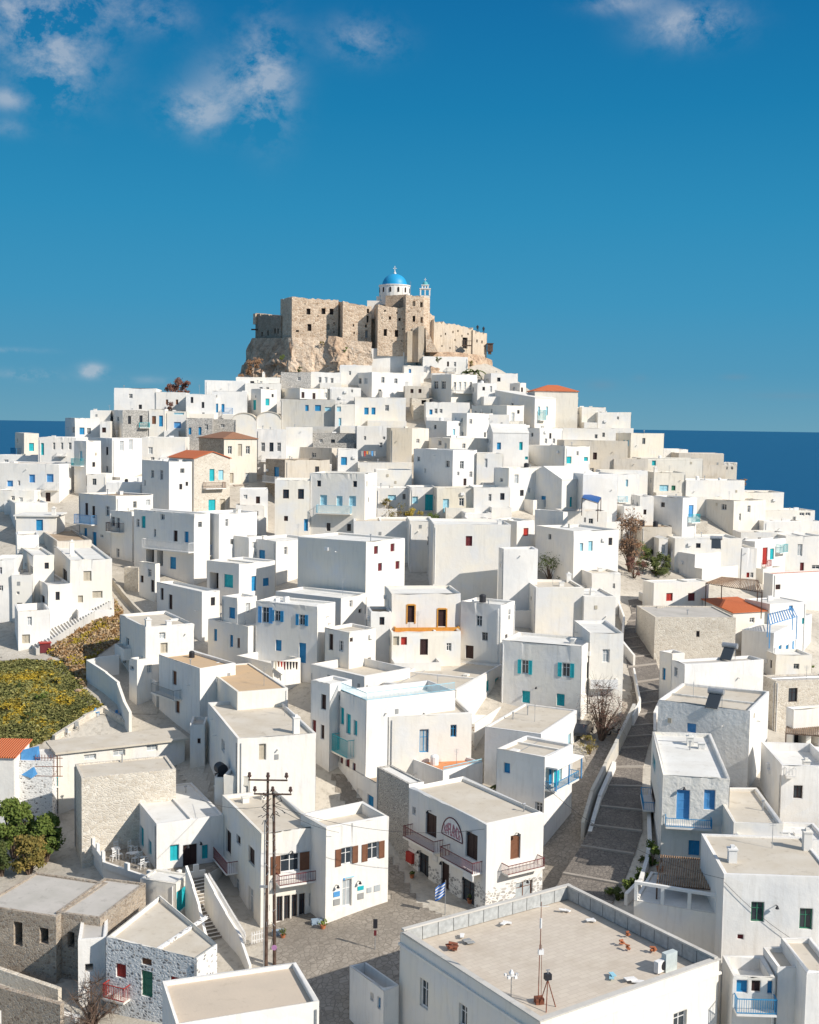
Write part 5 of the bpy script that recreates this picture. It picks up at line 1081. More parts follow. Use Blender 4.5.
cblock('right_curtain_wall', 434, 319.5, 473, 327.5, 372, 259.5, 266, 5, CSP, [(437.5, 326, 1.2, 3, 'O'), (446, 326.5, 1.4, 3, 'O'), (453, 332, 1.2, 2.4, 'O'), (445.5, 334, 1.2, 2.4, 'O'), (462, 336, 1.2, 2.4, 'O'), (450, 348, 1.2, 1.8, 'O'), (442, 346, 1.2, 1.8, 'O'), (465, 343, 5, 11, 'O'), (458, 331, 1.4, 2, 'O'), (468, 334, 1.2, 2, 'O'), (455, 340, 1.2, 2, 'O'), (441, 336, 1, 2, 'O')], .8)
cblock('right_end_tower', 473, 330, 487, 333.5, 374, 265.5, 269, 5, CSP, [(477, 341, 1.4, 3, 'O'), (482, 342, 1.4, 3, 'O')], .3)
wb = MB(); q = at(466.5, 346, 263.3) - CO; wb.box(q.x - 1.0, q.x + 1.1, q.y - 1.1, q.y + .6, q.z, q.z + .15)
for s_ in (-1, -.5, 0, .5, 1): wb.box(q.x + s_ * 1.0 - .04, q.x + s_ * 1.0 + .04, q.y - 1.08, q.y - 1.0, q.z + .15, q.z + 1.0)
wb.box(q.x - 1.04, q.x + 1.1, q.y - 1.1, q.y - .98, q.z + 1.0, q.z + 1.1); wb.build('wooden_balcony', WOODP, castle)
wb = MB(); q = at(489.5, 353, 268.5) - CO; wb.box(q.x - .5, q.x + .7, q.y - .6, q.y + .6, q.z + .3, q.z + 2.0); wb.box(q.x - .65, q.x + .85, q.y - .75, q.y + .75, q.z + 2.0, q.z + 2.15); wb.box(q.x - .3, q.x + .4, q.y - .4, q.y + .4, q.z - .3, q.z + .3); wb.build('corner_oriel', WOODP, castle, smooth=False)
wb = MB(); q = at(253.5, 329.5, 276) - CO; wb.box(q.x - .5, q.x + .9, q.y - .3, q.y + .3, q.z - .15, q.z + .15); wb.build('broken_beam', WOODP, castle)
# rock and lower masonry under the castle
def crag(name, pts, mat, label, seed, amp=1.2, into=None):
    """pts: rows of (px top, py top, D top, px foot, py foot, D foot)"""
    from mathutils import noise as mn
    nu, nv_ = len(pts) * 8, 16; mb = MB()
    for i in range(nu + 1):
        t = i / nu * (len(pts) - 1); a = min(int(t), len(pts) - 2); f = t - a
        q = [pts[a][j] * (1 - f) + pts[a + 1][j] * f for j in range(6)]; T, B = at(q[0], q[1], q[2]), at(q[3], q[4], q[5])
        for j in range(nv_ + 1):
            s_ = j / nv_; p = T.lerp(B, s_); nn = mn.noise_vector(p * .35 + Vector((seed, 0, 0))) + mn.noise_vector(p * 1.1) * .45
            e_ = math.sin(min(1, s_ * 1.5 + .05) * math.pi / 2) * amp; p = p + Vector((nn.x * e_, -abs(nn.y) * e_ * 1.3, nn.z * e_ * .6)); mb.v.append(tuple(p - CO if into else p))
    for i in range(nu):
        for j in range(nv_):
            k = i * (nv_ + 1) + j; mb.f.append((k, k + nv_ + 1, k + nv_ + 2, k + 1))
    o = mb.build(name, mat, into)
    return o if into else tag(o, label, None, kind='structure')
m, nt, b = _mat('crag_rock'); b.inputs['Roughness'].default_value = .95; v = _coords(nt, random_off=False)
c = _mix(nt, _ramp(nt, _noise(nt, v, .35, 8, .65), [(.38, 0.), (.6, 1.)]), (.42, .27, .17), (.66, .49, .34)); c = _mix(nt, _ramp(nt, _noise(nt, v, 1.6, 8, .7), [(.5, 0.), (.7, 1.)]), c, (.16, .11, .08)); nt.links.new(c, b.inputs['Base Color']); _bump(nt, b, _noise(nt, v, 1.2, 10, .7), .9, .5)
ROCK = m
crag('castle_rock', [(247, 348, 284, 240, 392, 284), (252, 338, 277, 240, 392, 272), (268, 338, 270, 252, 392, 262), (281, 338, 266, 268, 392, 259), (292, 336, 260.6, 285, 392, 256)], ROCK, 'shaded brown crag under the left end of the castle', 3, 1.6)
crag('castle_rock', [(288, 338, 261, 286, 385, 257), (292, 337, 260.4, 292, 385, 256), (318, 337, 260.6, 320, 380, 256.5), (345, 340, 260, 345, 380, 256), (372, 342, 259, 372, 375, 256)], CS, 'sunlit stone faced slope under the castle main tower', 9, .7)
crag('castle_rock', [(328, 336, 260.4, 330, 362, 256), (336, 336, 259.4, 337, 360, 255), (343, 338, 259.4, 347, 362, 255.6)], ROCK, 'reddish rock outcrop below the castle tower notch', 5, .8)
crag('castle_rock', [(430, 352, 258.5, 430, 385, 255), (455, 352, 260, 455, 388, 256), (480, 355, 266, 480, 390, 262), (492, 360, 272, 494, 392, 268)], ROCK, 'low rock strip under the castle right wall', 8, .6)
# church on the castle
ch = empty('church', at(394.5, 296, 266), 0, 'white church with blue dome rising behind the castle keep', 'church'); K = ch.location
kx = 266 / F_
WHT = MAT['w']; r0 = 15.2 * kx
mb = MB(); z0, z1 = at(394.5, 306, 266).z - K.z, at(394.5, 285.6, 266).z - K.z
mb.lathe([(r0, z0), (r0, z1 - .25), (r0 * 1.04, z1 - .2), (r0 * 1.04, z1), (r0 * .8, z1 + .02)], n=24); dr = mb.build('drum', WHT, ch)
for k in range(12):
    t = 2 * math.pi * (k + .5) / 12; w_ = MB(); c_, s_ = math.cos(t), math.sin(t); zc = z1 - 1.7
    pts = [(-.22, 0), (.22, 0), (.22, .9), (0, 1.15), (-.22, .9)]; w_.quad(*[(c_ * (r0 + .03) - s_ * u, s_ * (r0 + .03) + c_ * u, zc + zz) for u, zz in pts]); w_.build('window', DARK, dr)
mb = MB(); dz = 11.5 * kx; rd = 12.3 * kx
mb.lathe([(rd * math.cos(a_) if a_ < 1.56 else 0.01, z1 + dz * math.sin(a_)) for a_ in [i * math.pi / 2 / 10 for i in range(11)]], n=28)
m, nt, b = _mat('blue_dome_paint'); b.inputs['Base Color'].default_value = (.01, .30, .56, 1); b.inputs['Roughness'].default_value = .5
dm = mb.build('dome', m, ch, smooth=True); zt_ = z1 + dz
mb = MB(); mb.lathe([(.35, zt_ - .1), (.3, zt_ + .25), (.12, zt_ + .35), (.18, zt_ + .6), (.05, zt_ + .7)], n=10); mb.box(-.07, .07, -.05, .05, zt_ + .6, zt_ + 1.7); mb.box(-.38, .38, -.05, .05, zt_ + 1.1, zt_ + 1.25); mb.build('cross', WHT, ch)
mb = MB(); a_ = at(367.5, 301.5, 266) - K; b_ = at(386, 299, 266) - K; mb.box(a_.x, b_.x + 6, -2, 4, z0 - 3, a_.z); mb.box(a_.x + 2, b_.x + 6, -1.5, 4, a_.z, b_.z + .4); mb.build('nave', WHT, ch)
bt_ = empty('bell_tower', at(424.8, 311, 262), 0, 'white open bell tower with small blue cap beside the dome', 'bell tower'); K = bt_.location; kx = 262 / F_
hz = lambda y: at(424.8, y, 262).z - K.z
mb = MB(); h_ = 1.05; mb.box(-h_, h_, -h_, h_, hz(340), hz(296)); mb.build('shaft', WHT, bt_)
mb = MB()
for (a1, a2, hw) in ((296, 289.5, .98), (289, 285.8, .6)):
    for sx in (-1, 1):
        for sy in (-1, 1): mb.box(sx * hw - .14, sx * hw + .14, sy * hw - .14, sy * hw + .14, hz(a1), hz(a2))
    for s_ in (-1, 1): mb.box(-.13, .13, s_ * hw - .12, s_ * hw + .12, hz(a1), hz(a2)); mb.box(s_ * hw - .12, s_ * hw + .12, -.13, .13, hz(a1), hz(a2))
    mb.box(-hw - .25, hw + .25, -hw - .25, hw + .25, hz(a2), hz(a2) + .16)
mb.build('arcade', WHT, bt_)
mb = MB(); z_ = hz(285); mb.lathe([(.62, z_ - .05), (.6, z_ + .3), (.4, z_ + .62), (.1, z_ + .8), (.01, z_ + .82)], n=12); mb.build('cap', plain('sea_green_cap', (.12, .42, .45)), bt_)
mb = MB(); mb.box(-.05, .05, -.04, .04, z_ + .75, z_ + 1.5); mb.box(-.25, .25, -.04, .04, z_ + 1.1, z_ + 1.2); mb.build('cross', WHT, bt_)
# mast beside the dome
mb = MB(); q = at(410.5, 297, 262); mb.tube((0, 0, -1), (0, 0, 3.4), .04); tag(mb.build('antenna_mast', METAL, loc=q), 'thin mast standing between the dome and the bell tower', 'mast')

# ---------------------------------------------------------------- bushes and trees
bush('bush', 254, 384, 18, 27, LB, 'round brown leafed bush on the shaded castle crag', 'bush', n=110, leaf=.22)
bush('bush', 240, 388, 9, 14, LB, 'small brown bush at the left foot of the castle crag', 'bush', n=60, leaf=.2, lumps=5)
bush('tree', 178, 395, 34, 17, LR, 'broad reddish brown tree on the left skyline behind white houses', 'tree', n=110, leaf=.2, lumps=14)
bush('tree', 172, 414, 22, 12, LR, 'reddish shrub between two white houses on the left slope', 'bush', n=70, leaf=.16, lumps=8)
bush('bush', 261, 522, 16, 13, LY, 'yellow orange flowering bush beside the tall balcony house', 'bush', n=90, leaf=.12)
for i, (x, y, w_, h_, m_) in enumerate([(376, 520, 26, 11, LD), (396, 521, 20, 12, LA), (414, 521, 18, 11, LY), (434, 522, 20, 8, LG), (388, 516, 12, 14, LA)]):
    bush('bush', x, y + 1, w_ * 1.25, h_ * 1.5, m_, ['dark green shrub at the left of the planted terrace', 'olive shrub on the planted terrace behind the blank houses', 'yellowing shrub on the planted terrace below the door row', 'low green shrub at the right end of the planted terrace', 'tall sparse shrub on the planted terrace'][i], 'bush', n=60, leaf=.11, group='shrubs on the planted terrace')
bush('tree', 630, 572, 34, 62, LB, 'bare brown tree beside the chapel yard on the right slope', 'tree', n=90, leaf=.26, lumps=22, trunk=True, sparse=True)
bush('bush', 647, 560, 24, 22, LG, 'green shrub by the little white chapel door', 'bush', n=60, leaf=.11)
bush('bush', 656, 574, 44, 22, LD, 'wide dark green hedge in front of the little chapel', 'bush', n=150, leaf=.16, lumps=16)
bush('bush', 634, 578, 30, 22, LR, 'dry brown shrub under the bare tree', 'bush', n=60, leaf=.11)
bush('tree', 742.5, 490, 8, 13, LB, 'brown conical tree against the sea at right', 'tree', n=70, leaf=.14, lumps=7)
bush('bush', 549, 580, 34, 30, LG, 'green weeds in the yard under the wide white house', 'bush', n=70, leaf=.11)
bush('bush', 562, 584, 22, 16, LD, 'dark shrub at the right of the flower yard', 'bush', n=50, leaf=.11)
bush('bush', 518, 553, 14, 16, LR, 'bare purple twigged shrub beside the red shuttered window', 'bush', n=30, leaf=.08, sparse=True)
bush('bush', 431, 666, 26, 12, LD, 'dark hedge below the orange terrace', 'bush', n=70, leaf=.10)
bush('bush', 447, 664, 18, 13, LG, 'green bush in the bed below the orange terrace', 'bush', n=60, leaf=.10)
bush('tree', 601, 740, 56, 62, LR, 'leafless pinkish tree in the yard by the stepped street', 'tree', n=60, leaf=.12, lumps=26, trunk=True, sparse=True)
bush('bush', 590, 754, 26, 22, LA, 'straggly ochre shrub in the street yard', 'bush', n=50, leaf=.09)
bush('bush', 467, 750, 16, 26, LB, 'dry brown climber beside the toy strewn terrace', 'bush', n=70, leaf=.09, lumps=10, H=2)
bush('hedge', 652, 866, 16, 24, LG, 'bright green hedge top at the thatched terrace corner', 'hedge', n=120, leaf=.10)
for x, y, lab in ((640, 880, 'green hedge clump on the street wall, upper'), (630, 890, 'green hedge clump on the street wall, middle'), (618, 900, 'green hedge clump on the street wall, lowest and darkest')):
    bush('hedge', x, y, 15, 14, LG if x > 620 else LD, lab, 'hedge', n=90, leaf=.10, group='hedge along the street wall')
bush('tree', 14, 858, 44, 60, LG, 'large bright green tree at the left edge below the speckled wall', 'tree', n=110, leaf=.15, lumps=60, trunk=True)
bush('tree', 46, 862, 34, 48, LG, 'smaller green tree right of the large one at bottom left', 'tree', n=110, leaf=.14, lumps=48, trunk=True, seed=3)
bush('tree', 29, 874, 36, 40, LA, 'olive and rust coloured tree in front of the green ones', 'tree', n=100, leaf=.13, lumps=46, trunk=True, seed=5)
bush('tree', 2, 876, 24, 36, LD, 'dark tree cut by the left picture edge', 'tree', n=100, leaf=.13, lumps=30, trunk=True, seed=8)
bush('bush', 92, 1026, 60, 44, LR, 'sprawling leafless pinkish bush at the bottom left edge', 'bush', n=26, leaf=.06, lumps=26, sparse=True)
bush('bush', 640, 862, 8, 8, LD, 'little dark pot shrub at the street corner', 'bush', n=50, leaf=.08, lumps=5)
bush('bush', 610, 898, 10, 10, LG, 'round potted bush behind the panelled roof edge', 'bush', n=60, leaf=.08, lumps=5)
bush('bush', 792, 560, 8, 5, LD, 'tiny dark shrub by the far right terraces', 'bush', n=30, leaf=.08, lumps=4)
bush('bush', 808, 671, 20, 7, LG, 'row of green plants on the stone house roof edge at right', 'bush', n=50, leaf=.10, lumps=7)
bush('bush', 674, 545, 10, 12, LD, 'dark shrub against the tall whitewashed wall', 'bush', n=50, leaf=.10, lumps=6)
bush('bush', 172, 640, 14, 16, LR, 'dry grey vine on the lane wall below the blue rail roof', 'bush', n=40, leaf=.07, sparse=True)
def palm(px, py, hpx, n, label, seed, H=0.0, spread=1.0):
    r_ = random.Random(seed); p = hit(px, py, H); k = (p - CAM).length / F_; h = hpx * k; root = empty('palm_tree', p, 0, label, 'palm tree')
    tb = MB(); tb.tube((0, 0, -.4), (0, 0, h * .45), .16, .12, 7); tb.build('trunk', BARK, root); mb = MB()
    for i in range(n):
        a = 2 * math.pi * i / n + r_.uniform(-.2, .2); up = r_.uniform(.25, 1.0); L = h * .75 * spread; prev = Vector((0, 0, h * .45))
        for s_ in range(6):
            t = (s_ + 1) / 6; q = Vector((math.cos(a) * L * t, math.sin(a) * L * t, h * .45 + L * (up * t * 1.1 - t * t * .9))); side = Vector((-math.sin(a), math.cos(a), 0)) * .28 * (1 - t * .6); dn = Vector((0, 0, -.16))
            mb.quad(prev, q, q + side + dn, prev + side + dn); mb.quad(prev, prev - side + dn, q - side + dn, q); prev = q
    mb.build('fronds', LD, root); return root
palm(506, 800, 24, 14, 'low palm behind the corner inn roof', 1); palm(522, 806, 16, 10, 'smaller palm clump right of the low palm', 2)
palm(475, 378, 13, 14, 'palm at the right foot of the castle wall', 3, spread=1.2); palm(466, 376, 8, 9, 'short palm left of the castle palm', 4)
LM2 = leafmat('pale_olive_weeds', [(.15, .16, .05), (.25, .24, .08), (.38, .33, .13)])
LM = leafmat('olive_weeds', [(.07, .08, .03), (.15, .15, .05), (.27, .24, .09)])
def meadow(name, poly, label, mats, n, hgt, cell=.6, base=None):
    P = wpoly(poly); sheet('meadow_soil', P, base or plain('meadow_soil', (.17, .13, .07), .95, var=.4), 'earth under the ' + name.replace('_', ' '), .06, .5)
    xs = [p[0] for p in P]; ys = [p[1] for p in P]; r_ = random.Random(5); mbs = [MB() for _ in mats]; c = 0
    from mathutils import noise as mn
    while c < n:
        x, y = r_.uniform(min(xs), max(xs)), r_.uniform(min(ys), max(ys))
        if not inside((x, y), P): continue
        c += 1; k = mn.noise(Vector((x * .35, y * .35, 0))) + mn.noise(Vector((x * 1.3, y * 1.3, 5))) * .6 + r_.uniform(-.35, .35); i = 0 if k < -.25 else (1 if k < .3 else 2); i = min(i, len(mats) - 1)
        z = terr(x, y); hh = hgt * r_.uniform(.4, 1.3) * (1 + max(0, mn.noise(Vector((x * .6, y * .6, 2)))) * 1.5)
        for _ in range(3):
            a = r_.uniform(0, 6.28); s_ = r_.uniform(.08, .2); d = Vector((math.cos(a) * s_, math.sin(a) * s_, 0)); o_ = Vector((x + r_.uniform(-.2, .2), y + r_.uniform(-.2, .2), z + r_.uniform(0, hh))); l_ = Vector((r_.uniform(-.1, .1), r_.uniform(-.1, .1), hh * .5))
            mbs[i].quad(o_ - d, o_ + d, o_ + d * .6 + l_, o_ - d * .6 + l_)
    for i, (mb_, mt_) in enumerate(zip(mbs, mats)): tag(mb_.build(name, mt_), label[i], 'plants', kind='stuff')
LO2 = leafmat('pale_dry_grass', [(.34, .24, .14), (.46, .33, .20), (.55, .42, .26)])
LO = leafmat('ochre_dry_grass', [(.22, .13, .06), (.34, .20, .09), (.45, .27, .10)])
meadow('wild_meadow', [(-30, 668), (20, 660), (62, 662), (84, 690), (104, 708), (62, 733), (30, 748), (-30, 745)], ['dark green weeds of the meadow', 'green and olive weeds of the meadow', 'yellow flowers spread over the meadow'], [LM, LM2, LY], 19000, .16)
meadow('dry_slope', [(40, 650), (84, 618), (113, 600), (122, 612), (119, 640), (88, 662), (84, 688), (62, 660)], ['ochre dry grass under the outdoor steps', 'brown dry grass under the outdoor steps', 'yellow weeds in the dry grass'], [LO, LO2, LY], 11000, .25)

sheet('meadow_path', wpoly([(0, 655), (40, 652), (64, 662), (84, 690), (106, 706), (110, 716), (100, 716), (78, 696), (58, 668), (38, 660), (0, 662)]), LPAVE, 'pale footpath between meadow and dry slope', .09)

for i, (x, y, w_, h_) in enumerate([(300, 372, 9, 5), (322, 345, 7, 4), (345, 352, 8, 5), (438, 362, 8, 5), (470, 366, 9, 6), (282, 360, 7, 6)]):
    bush('shrub', x, y, w_, h_, [LD, LA, LG][i % 3], ['low scrub on the rock under the main tower, foot', 'scrub tuft in the rock seam under the main tower', 'scrub beside the reddish rock outcrop of the castle', 'yellowish scrub under the castle gate wall', 'scrub on the rock strip under the castle right wall', 'scrub on the shaded edge of the castle crag'][i], 'shrub', n=50, leaf=.12, lumps=6, D=[255.5, 259, 257, 255, 258, 258][i])
# ---------------------------------------------------------------- helpers on houses
def on_face(h, face, px, py):
    H = HOUSES[h]; c, s = math.cos(H['ang']), math.sin(H['ang'])
    nrm, ax = ((Vector((s, -c, 0)), H['r']) if face == 'R' else (Vector((-c, -s, 0)), H['l']))
    dd = ray(px, py); q = CAM + dd * ((H['P0'] - CAM).dot(nrm) / dd.dot(nrm)); return (q - H['P0']).dot(ax), q.z - H['base'].z
def plate(h, face, px, py, pw, ph, mat, name, n0=.01, n1=.05):
    H = HOUSES[h]; P = face_fn(face, 0, 0); u0, _ = on_face(h, face, px - pw / 2, py); u1, _ = on_face(h, face, px + pw / 2, py); u0, u1 = sorted((u0, u1))
    _, z1 = on_face(h, face, px, py - ph / 2); _, z0 = on_face(h, face, px, py + ph / 2); mb = MB(); pbox(mb, P, u0, u1, n0, n1, z0, z1); return mb.build(name, mat, H['root'])
def roofpt(h, px, py, top=False):
    H = HOUSES[h]; return at_z(px, py, H['zt'] if top else H['zr'])
def solar(h, px, py, label, s=1.0, rz=-.5):
    p = roofpt(h, px, py); r = empty('solar_water_heater', p, rz, label, 'solar heater', 'solar water heaters')
    mb = MB(); mb.tube((-.75 * s, .5, 1.5), (.75 * s, .5, 1.5), .3, .3, 12); mb.build('tank', METAL, r, smooth=False)
    mb = MB(); k = 0; a, b_ = Vector((-.6, -.9, .15)), Vector((.6, -.9, .15)); c_, d_ = Vector((.6, .35, 1.25)), Vector((-.6, .35, 1.25)); up = Vector((0, -.05, .07))
    mb.v += [tuple(v) for v in (a, b_, c_, d_, a + up, b_ + up, c_ + up, d_ + up)]; mb.f += [(0, 3, 2, 1), (4, 5, 6, 7), (0, 1, 5, 4), (1, 2, 6, 5), (2, 3, 7, 6), (3, 0, 4, 7)]; mb.build('collector', GLASS, r)
    mb = MB()
    for x in (-.6, .6): mb.tube((x, .5, 0), (x, .5, 1.3), .03); mb.tube((x, .5, 1.25), (x, -.9, .12), .03); mb.tube((x, -.9, 0), (x, -.9, .15), .03); mb.tube((x, .5, .05), (x, -.9, .05), .02)
    mb.build('frame', METAL, r); return r
solar('n_kk' if 'n_kk' in HOUSES else 'kk', 714, 708, 'solar water heater on the rough white roof, nearer of two', 1, -.55)
H685 = [k for k, v in HOUSES.items() if 'under the upper solar tank' in v['label'] or 'the upper solar' in v['label']]
solar(H685[0] if H685 else 'kk', 728, 660, 'solar water heater on the grey flat roof behind, upper of two', 1.1, -.6)
def ac(p, rz, label, s=1.0):
    r = empty('air_conditioner', p, rz, label, 'air conditioner', 'outdoor air conditioning units'); mb = MB(); mb.box(-.45 * s, .45 * s, -.17, .17, .08, .7 * s); mb.build('casing', PAINT['w'], r)
    mb = MB(); mb.lathe([(.26 * s, 0), (.26 * s, .03), (.0, .05)], n=16); o = mb.build('fan', BLACK, r); o.rotation_euler = (math.pi / 2, 0, 0); o.location = (.12, -.17, .4 * s)
    mb = MB(); mb.box(-.4, -.32, -.2, .2, 0, .08); mb.box(.32, .4, -.2, .2, 0, .08); mb.build('foot', METAL, r); return r
# ---- the great flat roof in the foreground
B2 = HOUSES['big2']; P0, r_v, l_v, w_b, d_b = B2['P0'], B2['r'], B2['l'], B2['w'], B2['d']
zb2 = B2['zr'] - B2['base'].z; ztb = B2['zt'] - B2['base'].z
PANEL = plain('grey_panel', (.44, .45, .44), .7, var=.2); PCONC = cement('concrete_rim', (.60, .57, .52), (.52, .49, .44), (.34, .31, .27))
for side in ('back', 'right'):
    L = w_b if side == 'back' else d_b; n = int(L / 1.25)
    for i in range(n):
        a, b_ = .3 + (L - .6) * i / n + .03, .3 + (L - .6) * (i + 1) / n - .03; mb = MB()
        if side == 'back': mb.box(a, b_, d_b - .34, d_b - .24, zb2 + .05, ztb + .12)
        else: mb.box(w_b - .34, w_b - .24, a, b_, zb2 + .05, ztb + .12)
        mb.build('rail_panel', PANEL, B2['root'])
mb = MB(); mb.box(.05, w_b - .02, d_b - .40, d_b - .08, ztb + .12, ztb + .24); mb.box(w_b - .40, w_b - .08, .02, d_b - .41, ztb + .13, ztb + .25); mb.build('rail_cap', PCONC, B2['root'])
mb = MB(); mb.box(-.14, w_b + .14, -.14, 0, ztb - .9, ztb - .75); mb.box(-.14, 0, .001, d_b, ztb - .9, ztb - .75); mb.build('cornice', MAT['w'], B2['root'])
mb = MB(); mb.box(-.08, w_b + .08, -.08, .34, ztb + .01, ztb + .1); mb.box(-.08, .34, .35, d_b - .42, ztb + .01, ztb + .1); mb.build('parapet_cap', PCONC, B2['root'])
# tiled roof floor
m, nt, b = _mat('roof_slabs'); b.inputs['Roughness'].default_value = .85; v = _coords(nt, random_off=False)
br = _n_(nt, 'ShaderNodeTexBrick'); br.inputs['Scale'].default_value = 1.0; br.inputs['Brick Width'].default_value = .8; br.inputs['Row Height'].default_value = .4; br.inputs['Mortar Size'].default_value = .018; br.inputs['Color1'].default_value = (.62, .54, .44, 1); br.inputs['Color2'].default_value = (.57, .49, .40, 1); br.inputs['Mortar'].default_value = (.50, .43, .34, 1)
nt.links.new(v, br.inputs['Vector']); c = _mix(nt, _ramp(nt, _noise(nt, v, .5, 8, .65), [(.45, 0.), (.7, .6)]), br.outputs['Color'], (.46, .38, .29)); nt.links.new(c, b.inputs['Base Color'])
for ch_ in B2['root'].children:
    if ch_.name.startswith('roof') and not ch_.name.startswith('roof_'): ch_.data.materials[0] = m
def rz_of(h): return HOUSES[h]['ang']
p = roofpt('big2', 547, 1008); tr = empty('tripod_lamp', p, .3, 'rusty tripod with a dark box lamp on the big flat roof', 'tripod', None)
mb = MB()
for a in (0, 2.1, 4.2): mb.tube((math.cos(a) * .55, math.sin(a) * .55, 0), (0, 0, 1.75), .035, .03, 5)
mb.build('legs', RUST, tr); mb = MB(); mb.box(-.2, .2, -.16, .16, 1.75, 2.1); mb.build('lamp_box', BLACK, tr)
mb = MB(); mb.tube((0, 0, 2.1), (0, 0, 2.3), .04); mb.box(-.12, .12, -.03, .03, 2.3, 2.34); mb.build('bracket', METAL, tr)
p = roofpt('big2', 539, 1003); tr = empty('aerial_mast', p, .2, 'tall slim aerial mast left of the rooftop tripod', 'antenna')
mb = MB()
for x, y in ((-.1, -.1), (.1, -.1), (0, .12)): mb.tube((x, y, 0), (x * .6, y * .6, 3.6), .018, .018, 4)
mb.tube((0, 0, 3.2), (0, 0, 6.2), .03, .02, 5); mb.box(-.25, .25, -.25, .25, 0, .35); mb.build('mast', RUST, tr)
mb = MB(); mb.box(-.12, .2, -.1, .1, 3.0, 3.3); mb.build('junction_box', PAINT['w'], tr); mb = MB(); mb.tube((0, 0, 4.6), (0, 0, 5.2), .07, .07, 7); mb.build('insulator', PAINT['w'], tr); mb = MB(); mb.tube((-.5, 0, 5.9), (.5, 0, 5.9), .02, .02, 4); mb.build('cross_rod', PAINT['w'], tr)
p = roofpt('big2', 511, 997); tr = empty('roof_antenna', p, .4, 'small white cluster antenna at the left edge of the big roof', 'antenna')
mb = MB(); mb.tube((0, 0, 0), (0, 0, 1.3), .03); mb.build('pole', METAL, tr)
mb = MB()
for i in range(5):
    a = i * 1.256; mb.tube((0, 0, 1.25), (math.cos(a) * .35, math.sin(a) * .35, 1.35), .03, .03, 4); mb.box(math.cos(a) * .35 - .08, math.cos(a) * .35 + .08, math.sin(a) * .35 - .08, math.sin(a) * .35 + .08, 1.28, 1.42)
mb.lathe([(.12, 1.3), (.15, 1.5), (.05, 1.7), (0, 1.72)], n=8); mb.build('head', PAINT['w'], tr)
ac(roofpt('big2', 661, 972), rz_of('big2') + .1, 'white fan unit standing on the big foreground roof', 1.15)
mb = MB(); mb.box(-.5, .5, -.2, .2, 0, 1.2); o = tag(mb.build('metal_cabinet', plain('pale_metal', (.55, .6, .58)), loc=roofpt('big2', 669, 970)), 'pale grey green cabinet right behind the rooftop fan unit', 'cabinet'); o.rotation_euler.z = rz_of('big2')
rr_ = random.Random(11)
for i, (x, y, s_, mt_, lab) in enumerate([(452, 950, .6, RUST, 'brown broken slab pile at the left corner of the big roof'), (470, 943, .6, PAINT['g'], 'loose grey board by the left corner of the big roof'), (462, 938, .5, PAINT['w'], 'small white board by the left rail panels'), (505, 925, .6, PAINT['w'], 'white planks lying against the rail panels'), (565, 912, .5, PAINT['w'], 'scrap heap at the back corner of the big roof'), (588, 922, .6, PAINT['w'], 'white sheet lying near the back corner of the big roof'), (622, 946, .26, TERRA, 'terracotta rubble on the big roof, left bit'), (628, 938, .22, TERRA, 'terracotta rubble on the big roof, back bit'), (628, 951, .24, TERRA, 'terracotta rubble on the big roof, front bit'), (654, 953, .34, TERRA, 'terracotta rubble beside the pale cabinet'), (614, 979, .6, PAINT['c'], 'pale green board lying on the big roof'), (636, 984, .8, PAINT['w'], 'tilted white panel near the front rim of the big roof')]):
    mb = MB()
    for k in range(5 if mt_ in (TERRA, RUST) else 2):
        a = rr_.uniform(0, 3.1); u = Vector((math.cos(a), math.sin(a), rr_.uniform(-.1, .15))) * s_ * .5; w_ = Vector((-math.sin(a), math.cos(a), 0)) * s_ * .25; c0 = Vector((rr_.uniform(-.4, .4) * s_, rr_.uniform(-.4, .4) * s_, .12 + .07 * k)); q = Vector((0, 0, .06)); j = len(mb.v)
        mb.v += [tuple(t) for t in (c0 - u - w_, c0 + u - w_, c0 + u + w_, c0 - u + w_, c0 - u - w_ + q, c0 + u - w_ + q, c0 + u + w_ + q, c0 - u + w_ + q)]; mb.f += [(j, j + 3, j + 2, j + 1), (j + 4, j + 5, j + 6, j + 7), (j, j + 1, j + 5, j + 4), (j + 1, j + 2, j + 6, j + 5), (j + 2, j + 3, j + 7, j + 6), (j + 3, j, j + 4, j + 7)]
    tag(mb.build('rubble_pile' if mt_ in (TERRA, RUST) else 'loose_board', mt_, loc=roofpt('big2', x, y)), lab, 'rubble' if mt_ in (TERRA, RUST) else 'board')
# ---- poles with cross arms
pb_ = hit(266, 966); pole = empty('power_pole', pb_, 0, 'double wooden power pole with two cross arms in front of the shop', 'power pole')
kk = (pb_ - CAM).length / F_; hh = 181 * kk; hh2 = 163 * kk
mb = MB(); mb.tube((0, 0, -.5), (.05, 0, hh), .135, .09, 9); mb.build('pole', WOODP, pole)
mb = MB(); mb.tube((.62, .05, -.5), (.48, .05, hh2), .135, .1, 9); mb.build('pole', WOODP, pole)
for (za, xa, xb, y) in ((176 * kk, -1.35, 1.5, -.16), (163 * kk, -.95, 1.8, -.16)):
    mb = MB(); mb.box(xa, xb, y - .05, y + .05, za, za + .1); arm = mb.build('cross_arm', WOODP, pole)
    for x in (xa + .08, (xa + xb) / 2, xb - .08):
        mb = MB(); mb.lathe([(.04, 0), (.05, .12), (.14, .14), (.15, .26), (.08, .30), (.12, .34), (.1, .46), (0, .5)], (x, y, za + .14), 9); mb.build('insulator', plain('brown_porcelain', (.10, .06, .05), .3), arm)
mb = MB(); r2 = random.Random(4)
